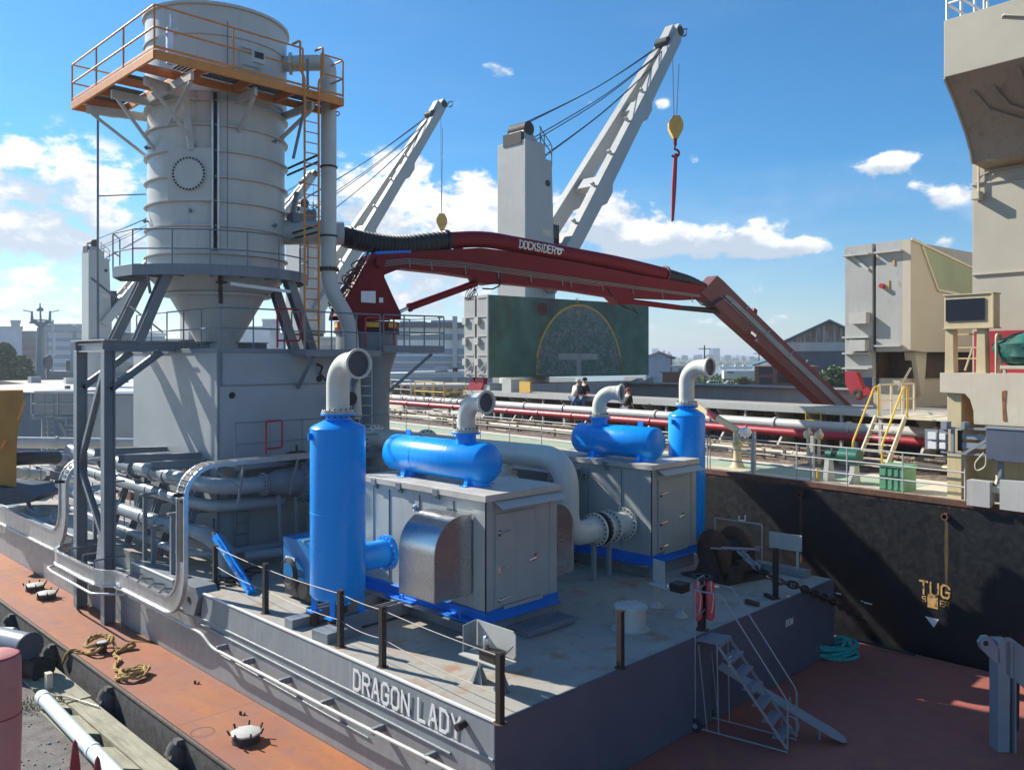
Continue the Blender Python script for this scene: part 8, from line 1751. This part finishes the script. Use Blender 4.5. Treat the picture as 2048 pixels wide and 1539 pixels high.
m = MB(); m.tube([P_(148, 745), P_(150, 660)], [.9, .35], 8); m.bar(P_(138, 648), P_(158, 656), .5, .3); m.bar(P_(143, 690), P_(156, 690), 1.2, .8); m.build('mast', 'roof_light', t)
t = thing('lattice_crane', 'thin lattice crane tower right of the farthest ship crane', 'crane', fv(230, 228, -1))
m = MB(); D_ = 230
for (xa, ya, xb, yb_) in ((216, 592, 240, 650), (222, 590, 247, 648), (230, 655, 236, 700), (245, 650, 240, 700)): m.bar(Pd(xa, ya, D_), Pd(xb, yb_, D_), .4)
for k in range(8): f = k / 8; m.bar(Pd(216 + 24 * f, 592 + 58 * f, D_), Pd(222 + 25 * (f + .1), 590 + 58 * (f + .1), D_), .25)
m.prism([Pd(222, 705, D_), Pd(255, 705, D_), Pd(255, 665, D_), Pd(232, 660, D_)], V((3, 3, 0))); m.build('boom', 'shed_dark', t)
# ---- pier shed roof and grey gangway tower at the left
t = thing('pier_shed', 'long low pier shed with pale flat roof across the left background', 'shed', fv(85, 100, -3.6))
m = MB(); a = fv(82, -300, -3.6); b_ = fv(82, 640, -3.6); m.prism([a, b_, b_ + V((38, 38, 0)), a + V((38, 38, 0))], (0, 0, EYE - (786 - HZ) / FPX * 82 + 3.6)); m.build('wall', 'shed_grey', t)
za = EYE - (786 - HZ) / FPX * 82
m = MB(); a = fv(81.5, -300, za); b_ = fv(81.5, 640, za); m.prism([a, b_, b_ + V((39, 39, 0)), a + V((39, 39, 0))], (0, 0, .12)); m.build('roof', 'roof_light', t)
rnd = random.Random(17)
for i in range(22):
    p = fv(rnd.uniform(84, 118), rnd.uniform(-40, 640), za + .12); m = MB(); s_ = rnd.uniform(.3, 1.6); m.box(tuple(p), tuple(p + V((s_, s_ * rnd.uniform(.5, 2), rnd.uniform(.2, .9))))); m.build('roof_box', ('naval_grey', 'shed_dark', 'roof_light', 'rust')[i % 4], t)
m = MB(); m.bar(Pd(95, 757, 84), Pd(95, 728, 84), .25); m.cyl(Pd(94, 724, 84), Pd(98, 724, 84), .75, seg=10); m.build('mast', 'shed_dark', t)
t = thing('gangway_tower', 'grey clad gangway tower with handrails and stair at the left', 'tower', fv(46, 100, -1))
D_ = 46; P_ = lambda x, y, o=0: Pd(x, y, D_ + o)
m = MB(); m.prism([P_(68, 832), P_(158, 832), P_(158, 782), P_(68, 782)], V((2, 2, 0))); m.build('cladding', 'naval_grey', t)
m = MB(); m.prism([P_(62, 838), P_(275, 838), P_(275, 829), P_(62, 829)], V((2.2, 2.2, 0))); m.build('floor', 'pipe_grey', t)
for x in (86, 98, 135, 160, 200): m = MB(); m.bar(P_(x, 838), P_(x, 925), .14); m.build('leg', 'pipe_grey', t)
a = P_(62, 829, -.05); b_ = P_(275, 829, -.05); b_.z = a.z; railing('', '', [a, b_], 1.2, (.6,), .03, 1.3, 'light_grey', mode='part', parent=t)
a1 = MB(); c1_m = MB(); ladder(a1, c1_m, P_(98, 930), P_(98, 790), (1, -1, 0), .5, .03, .3); a1.build('rail', 'pipe_grey', t); c1_m.build('rungs', 'light_grey', t)
for k in range(7): m = MB(); m.bar(P_(130, 850 + k * 9), P_(155, 850 + k * 9), .08, .05); m.build('tread', 'light_grey', t)
m = MB(); m.bar(P_(120, 845), P_(160, 925), .1, .2); m.build('stringer', 'pipe_grey', t)
bbox("grey_container", 'long grey panelled container on the barge deck behind the portal frame', 'container', 160, 300, 790, 44, 3, 'house_grey', 0.0, None, ('flat', 'grey_steel', .08))
# ---- deck gear on the far left of the barge
for i, (x0, x1, y, r, d, mt, lb_) in enumerate(((33, 300, 884, .27, 40, 'light_grey', 'long pale pipe lying across the barge deck behind the mustard machine'), (35, 82, 946, .22, 33, 'light_grey', 'short pale pipe end low behind the mustard machine'), (110, 165, 918, .25, 35, 'pipe_grey', 'grey pipe stub between the dark hose and the portal frame'), (118, 150, 968, .14, 30, 'light_grey', 'stubby pale pipe end left of the second curved tray'))):
    t = thing('pipe', lb_, 'pipe', Pd(x0, y, d)); m = MB(); m.cyl(Pd(x0, y, d), Pd(x1, y + 3, d + 2), r, seg=20); m.build('tube', mt, t); m = MB(); m.lathe(Pd(x0 + (x1 - x0) * .3, y + 1, d + .6), [(r, -.05), (r * 1.2, -.05), (r * 1.2, .05), (r, .05)], 20, Pd(x1, y + 3, d + 2) - Pd(x0, y, d)); m.build('coupling', mt, t)
m = MB(); m.tube(catm([Pd(-30, 915, 31), Pd(10, 925, 31), Pd(25, 918, 31), Pd(60, 915, 31.5), Pd(112, 914, 33)], 8), .26, 18); tag(m.build('suction_hose', 'black_rubber'), 'thick dark hose crossing in front of the mustard machine', 'hose')
t = thing('mustard_machine', 'mustard yellow plated machine at the left picture border', 'machine', Pd(20, 975, 30)); D_ = 30
m = MB(); m.prism([Pd(x, y, D_) for x, y in ((-60, 970), (7, 970), (33, 974), (33, 905), (36, 860), (47, 812), (49, 797), (46, 780), (-60, 782))], V((.30, 1.3, 0))); m.build('body', 'mustard', t)
m = MB(); m.bar(Pd(48, 802, D_ - .02), Pd(36, 840, D_ - .02), .06); m.bar(Pd(4, 896, D_ - .02), Pd(12, 880, D_ - .02), .1); m.build('clip', 'orange', t)
m = MB(); m.prism([Pd(x, y, D_ - .3) for x, y in ((-60, 972), (42, 978), (75, 992), (62, 1004), (10, 1010), (-60, 990))], V((1.4, 1.4, 0))); m.build('base', 'cap_blue', t)
for i, (px, py, w_) in enumerate(((75, 1028, .5), (108, 1045, .35), (60, 1020, .3))):
    p = Pz(px, py, .0); m = MB(); m.box((p.x - .1, p.y - w_, .004), (p.x + .25, p.y + w_, .14)); m.cyl((p.x, p.y, .1), (p.x, p.y + .2, .24), .07); tag(m.build('chock_plate', 'grey_steel'), ['small grey fairlead plate on the far left barge edge, middle one', 'small grey fairlead plate on the barge edge nearest the portal frame', 'small grey fairlead plate on the far left barge edge, farthest one'][i], 'fairlead')
t = railing('railing', 'low grey handrail on the barge deck left of the portal frame', [PX(60, 985, 10.5) * 1 + V((0, 0, -PX(60, 985, 10.5).z)), V((10.5, 28.5, 0))], 1.1, (.55,), .022, 1.4)
for i, (xx, ya, yb_, lb_) in enumerate(((12.0, 29, 38, 'grey handrail on the barge deck between the far pipes, nearer row'), (15.5, 28.5, 40, 'grey handrail on the barge deck between the far pipes, farther row'))):
    railing('railing', lb_, [(xx, yb_, 0), (xx, ya, 0), (xx + 2.2, ya, 0)], 1.1, (.55,), .022, 1.4)
rnd = random.Random(50)
for i, (px, py, w_, h_, mt, lb_) in enumerate(((100, 958, 1.0, .9, 'grey_steel', 'grey pump unit on the barge deck under the gangway tower'), (140, 985, .7, .6, 'rust_dark', 'rusty pump block beside the second curved tray'), (260, 1000, .9, .7, 'rust', 'rusty machinery block behind the tall portal legs'), (228, 985, .6, .8, 'dark', 'dark valve block between the tall portal legs'), (60, 965, .8, .5, 'shed_dark', 'dark low block behind the mustard machine'))):
    p = Pz(px, py, 0); t = thing('pump_unit', lb_, 'pump', p); m = MB(); m.box((p.x, p.y, .004), (p.x + w_, p.y + w_ * 1.4, h_ * .5)); m.build('base', mt, t)
    m = MB(); m.lathe((p.x + w_ / 2, p.y - .05, h_ * .72), [(.02, 0), (h_ * .3, .02), (h_ * .3, w_), (.1, w_ + .1)], 16, yv); m.cyl((p.x + w_ / 2, p.y + .3, h_ * .6), (p.x + w_ / 2, p.y + .3, h_ * 1.3), .09, seg=12); m.lathe((p.x + w_ / 2, p.y + .3, h_ * 1.3), [(.02, 0), (.2, .0), (.2, .03), (.02, .03)], 14); m.build('casing', 'pipe_grey' if i % 2 else mt, t)
# ---- shipyard at the right
def fb(px0, px1, ytop, d, depth, mat, lb_, roof=None, zb=-1.1, nm='shed', cat='shed', g=None): return bbox(nm, lb_, cat, px0, px1, ytop, d, depth, mat, zb, g, roof)
t, zt = fb(1572, 1745, 684, 150, 60, 'shed_dark', 'big gabled shed with rusty cladding and blue roof behind the crane stick', ('gable', 'roof_blue', 3.6, 'shed_rust'))
m = MB(); m.prism([Pd(1574, 702, 149.7), Pd(1743, 702, 149.7), Pd(1743, 684, 149.7), Pd(1574, 684, 149.7)], V((.3, .3, 0))); m.build('pale_band', 'roof_light', t)
t, zt = fb(1509, 1640, 732, 128, 25, 'b_brick', 'low brick building with blue roof edge left of the big gabled shed', None, nm='brick_building', cat='building')
m = MB(); m.prism([Pd(1505, 732, 127.5), Pd(1575, 712, 127.5), Pd(1575, 709, 127.5), Pd(1505, 729, 127.5)], V((2.5, 2.5, 0))); m.build('roof', 'roof_blue', t)
for (x0, x1, y0, y1) in ((1518, 1545, 735, 748), (1520, 1545, 755, 768), (1556, 1580, 745, 765)): m = MB(); m.prism([Pd(x0, y1, 127.8), Pd(x1, y1, 127.8), Pd(x1, y0, 127.8), Pd(x0, y0, 127.8)], V((.2, .2, 0))); f_ = m.build('window', 'glass_dark', t)
fb(1292, 1345, 716, 170, 25, 'shed_blue', 'pale blue warehouse right of the green hatch cover', ('gable', 'shed_grey', 1.0, 'shed_blue'), nm='warehouse', cat='warehouse')
t, _ = fb(1345, 1382, 734, 150, 6, 'boat_white', 'white double stacked site cabin beside the pale blue warehouse', ('flat', 'roof_light', .3), nm='site_cabin', cat='cabin'); m = MB(); m.prism([Pd(1358, 744, 149.8), Pd(1368, 744, 149.8), Pd(1368, 736, 149.8), Pd(1358, 736, 149.8)], V((.2, .2, 0))); m.build('window', 'b_dark', t)
fb(1325, 1384, 745, 147, 3, 'rust', 'long rusty red container below the white site cabin', ('flat', 'rust_dark', .15), nm='container', cat='container')
t = thing('trailer', 'long white truck trailer parked left of the brick building', 'trailer', fv(225, 1450, -1.1)); a = Pd(1448, 757, 225); m = MB(); m.prism([a, Pd(1512, 757, 225), Pd(1512, 741, 225), Pd(1448, 741, 225)], V((1.7, 1.7, 0))); m.build('box', 'boat_white', t)
for x in (1456, 1500, 1506): m = MB(); p = fv(224.8, x, -.6); m.cyl(p, p + V((.3, .3, 0)), .5, seg=14); m.build('wheel', 'dark', t)
m = MB(); m.prism([Pd(1455, 746, 224.9), Pd(1468, 746, 224.9), Pd(1468, 743, 224.9), Pd(1455, 743, 224.9)], V((.05, .05, 0))); m.build('stripe', 'roof_blue', t)
CAR = [(1386, 742, 'car_white', 'white car between the rusty container and the trailer'), (1465, 762, 'car_white', 'white car in front of the white trailer'), (1504, 764, 'car_blue', 'dark blue car at the brick building end of the trailer'), (1428, 766, 'car_white', 'small white car left of the trailer'), (1312, 760, 'car_blue', 'blue car below the pale blue warehouse'), (1350, 768, 'car_red', 'small red car right of the blue one')]
for (px, py, mt, lb_) in CAR:
    c = fv(205, px, -1.1); t = thing('parked_car', lb_, 'car', c, 'cars parked in the shipyard'); U = V((1, -1, 0)).normalized(); W2 = V((1, 1, 0)).normalized()
    m = MB(); m.prism([c + U * x + V((0, 0, z)) for x, z in ((-2.1, .3), (2.1, .3), (2.1, .85), (1.3, .95), (.9, 1.42), (-1.0, 1.45), (-1.7, .95), (-2.1, .85))], W2 * 1.7); m.build('body', mt, t)
    m = MB(); m.prism([c + U * x + V((0, 0, z)) - W2 * .02 for x, z in ((-1.5, .95), (1.1, .95), (.8, 1.36), (-.95, 1.38))], W2 * 1.74); m.build('window', 'glass_dark', t)
    for x in (-1.35, 1.35): m = MB(); m.cyl(c + U * x + V((0, 0, .33)) - W2 * .03, c + U * x + V((0, 0, .33)) + W2 * 1.73, .33, seg=14); m.build('wheel', 'dark', t)
for (px, y0, d, lb_) in ((1409, 690, 140, 'tall thin utility pole above the trailer'), (1518, 700, 150, 'utility pole left of the crane stick'), (1342, 708, 150, 'utility pole at the warehouse corner')):
    t = thing('utility_pole', lb_, 'pole', fv(d, px, -1.1), 'utility poles in the shipyard'); p = Pd(px, y0, d); m = MB(); m.tube([V((p.x, p.y, -1.1)), p], [.16, .1], 8); m.build('mast', 'bark', t); m = MB(); m.bar(p + V((-.7, .7, -.6)), p + V((.7, -.7, -.6)), .12); m.build('crossarm', 'bark', t)
# leafy things
def tree(label, base, h, r, n=900, seed=1, squash=1.0, group=None, leaf=.5):
    t = thing('tree', label, 'tree', base, group); rnd = random.Random(seed); base = V(base)
    m = MB(); m.tube([base, base + V((0, 0, h * .3)), base + V((.1 * r, 0, h * .7))], [.05 * h * .5, .035 * h * .5, .01 * h], 8)
    for k in range(6): a = k * 1.05; m.tube([base + V((0, 0, h * (.25 + .06 * k))), base + V((math.cos(a) * r * .6, math.sin(a) * r * .6, h * (.5 + .06 * k)))], [.02 * h * .5, .006 * h], 5)
    m.build('trunk', 'bark', t)
    m = MB(); blobs = [(V((math.cos(k * 2.4) * r * .55 * rnd.random(), math.sin(k * 2.4) * r * .55 * rnd.random(), h * rnd.uniform(.38, .86))), r * rnd.uniform(.3, .5)) for k in range(13)]
    for i in range(n):
        c, br_ = blobs[rnd.randrange(len(blobs))]; d_ = V((rnd.gauss(0, 1), rnd.gauss(0, 1), rnd.gauss(0, 1))).normalized() * br_ * rnd.uniform(.55, 1.08); d_.z *= .8
        p = base + c + d_; u = V((rnd.uniform(-1, 1), rnd.uniform(-1, 1), rnd.uniform(-.6, .6))).normalized() * leaf * rnd.uniform(.5, 1.2); v_ = u.cross(V((rnd.uniform(-1, 1), rnd.uniform(-1, 1), rnd.uniform(-1, 1)))).normalized() * leaf * rnd.uniform(.4, .9)
        i0 = m._a([p - u, p + v_, p + u, p - v_]); m.f.append([i0, i0 + 1, i0 + 2, i0 + 3])
    m.build('crown', 'leaf', t, False); return t
tree('broad leafy tree at the far left picture border', fv(150, 2, -1.5), 10.2, 5.2, 3200, 1, leaf=.45, group='trees at the left shore'); tree('leafy tree right of the border tree near the naval mast', fv(158, 34, -1.5), 8.4, 4.0, 2600, 2, leaf=.42, group='trees at the left shore'); tree('taller tree crown cut by the left picture border', fv(165, -45, -1.5), 11.5, 5.5, 2200, 3, leaf=.5, group='trees at the left shore')
tree('dark bush tree at the water left of the brick building', fv(150, 1487, -1.1), 3.6, 1.9, 900, 4, leaf=.28); tree('dusty green bush below the big gabled shed', fv(122, 1668, -1.1), 5.6, 3.2, 1700, 5, leaf=.3, group='bushes by the big shed'); tree('smaller dusty bush left of its taller neighbour by the big shed', fv(122, 1628, -1.1), 3.6, 2.4, 1100, 6, leaf=.3, group='bushes by the big shed'); tree('small green bush under the lower right corner of the green hatch', fv(100, 1232, -.9), 3.2, 1.8, 900, 7, leaf=.25)
m = MB(); rnd = random.Random(77)
for i in range(2600):
    d = rnd.uniform(190, 330); px = rnd.uniform(1340, 1520); p = fv(d, px, -1.1); s_ = rnd.uniform(.3, 1.1); u = V((rnd.uniform(-1, 1), rnd.uniform(-1, 1), 0)).normalized() * s_; i0 = m._a([p - u, p + u, p + V((0, 0, s_ * rnd.uniform(.6, 1.6)))]); m.f.append([i0, i0 + 1, i0 + 2])
kind(m.build('undergrowth', 'leaf', None, False), 'stuff', 'low green scrub along the waterfront', 'scrub')
# far city across the water
rnd = random.Random(40); cols = ['b_white', 'b_blue', 'b_tan', 'b_dark', 'b_brick']
def words_for(px, i):
    return ''
far = [(1304, 1318, 697, 'b_white'), (1326, 1330, 700, 'b_dark'), (1336, 1340, 703, 'b_dark'), (1418, 1426, 696, 'b_white'), (1426, 1440, 696, 'b_dark')]
FL = ['pale tower on the far shore at the green hatch edge', 'thin dark tower on the far shore, left of a close pair', 'thin dark tower on the far shore, right of a close pair', 'pale half of the tallest far shore block', 'dark blue half of the tallest far shore block']
for (x0, x1, y, mt), lb_ in zip(far, FL): bbox('far_tower', lb_, 'building', x0, x1, y, 1750, 40, mt, -2.6, 'towers on the far shore')
ZN = [(1296, 'right of the green hatch edge'), (1322, 'above the pale blue warehouse'), (1352, 'above the white site cabin'), (1378, 'between the white cabin and the tall pole'), (1402, 'just left of the tall utility pole'), (1446, 'just right of the tallest far block'), (1470, 'above the white truck trailer'), (1494, 'left of the crane stick'), (1530, 'in the gap under the crane stick')]
CW = {'b_white': 'white', 'b_blue': 'pale blue', 'b_tan': 'tan', 'b_dark': 'dark'}
for zi, (px, wh) in enumerate(ZN):
    for ci, mt in enumerate(CW):
        if (zi + ci) % 4 == 3: continue
        x0 = px + ci * 6 + rnd.uniform(-3, 3); o, _ = bbox('far_building', 'small %s building on the far shore %s' % (CW[mt], wh), 'building', x0, x0 + rnd.uniform(5, 15), rnd.uniform(708, 717), rnd.uniform(1560, 1750), 30, mt, -2.6, 'low buildings on the far shore')
m = MB()
for i in range(900):
    px = rnd.uniform(1200, 1800) if i % 2 else rnd.uniform(-300, 1200); p = fv(rnd.uniform(1520, 1620), px, -2.6); s_ = rnd.uniform(4, 11); m.lathe(p, [(s_, 0), (s_ * .9, s_ * .5), (.1, s_ * .8)], 5)
kind(m.build('treeline', 'leaf'), 'stuff', 'dark band of trees along the far shore', 'trees')
for i, px in enumerate((1452, 1476, 1492)):
    p = fv(900, px, -3.55); t = thing('moored_boat', ['small white boat on the water, left of three', 'small white boat on the water, middle of three', 'small white boat on the water, right of three'][i], 'boat', p, 'small boats on the far water'); U = V((1, -1, 0)).normalized(); m = MB(); m.prism([p - U * 6, p + U * 6, p + U * 8 + V((0, 0, 2)), p - U * 7 + V((0, 0, 2))], V((2, 2, 0))); m.build('hull', 'boat_white', t); m = MB(); m.prism([p - U * 3 + V((0, 0, 2)), p + U * 2 + V((0, 0, 2)), p + U * 1 + V((0, 0, 4.5)), p - U * 3 + V((0, 0, 4.5))], V((2, 2, 0))); m.build('cabin', 'boat_white', t)
# ================================================================ HAZE
hm = bpy.data.materials.new('haze_air'); hm.use_nodes = True; hn = hm.node_tree.nodes; hl = hm.node_tree.links
hn.remove(hn['Principled BSDF']); pv_ = hn.new('ShaderNodeVolumePrincipled'); pv_.inputs['Color'].default_value = (.80, .88, 1.0, 1); pv_.inputs['Density'].default_value = .00034; pv_.inputs['Anisotropy'].default_value = .35
hl.new(pv_.outputs[0], hn['Material Output'].inputs['Volume']); MATS['haze_air'] = hm
m = MB(); m.box((-3200, -3200, -14), (9200, 9200, 60)); kind(m.build('haze', 'haze_air', None, False), 'stuff')
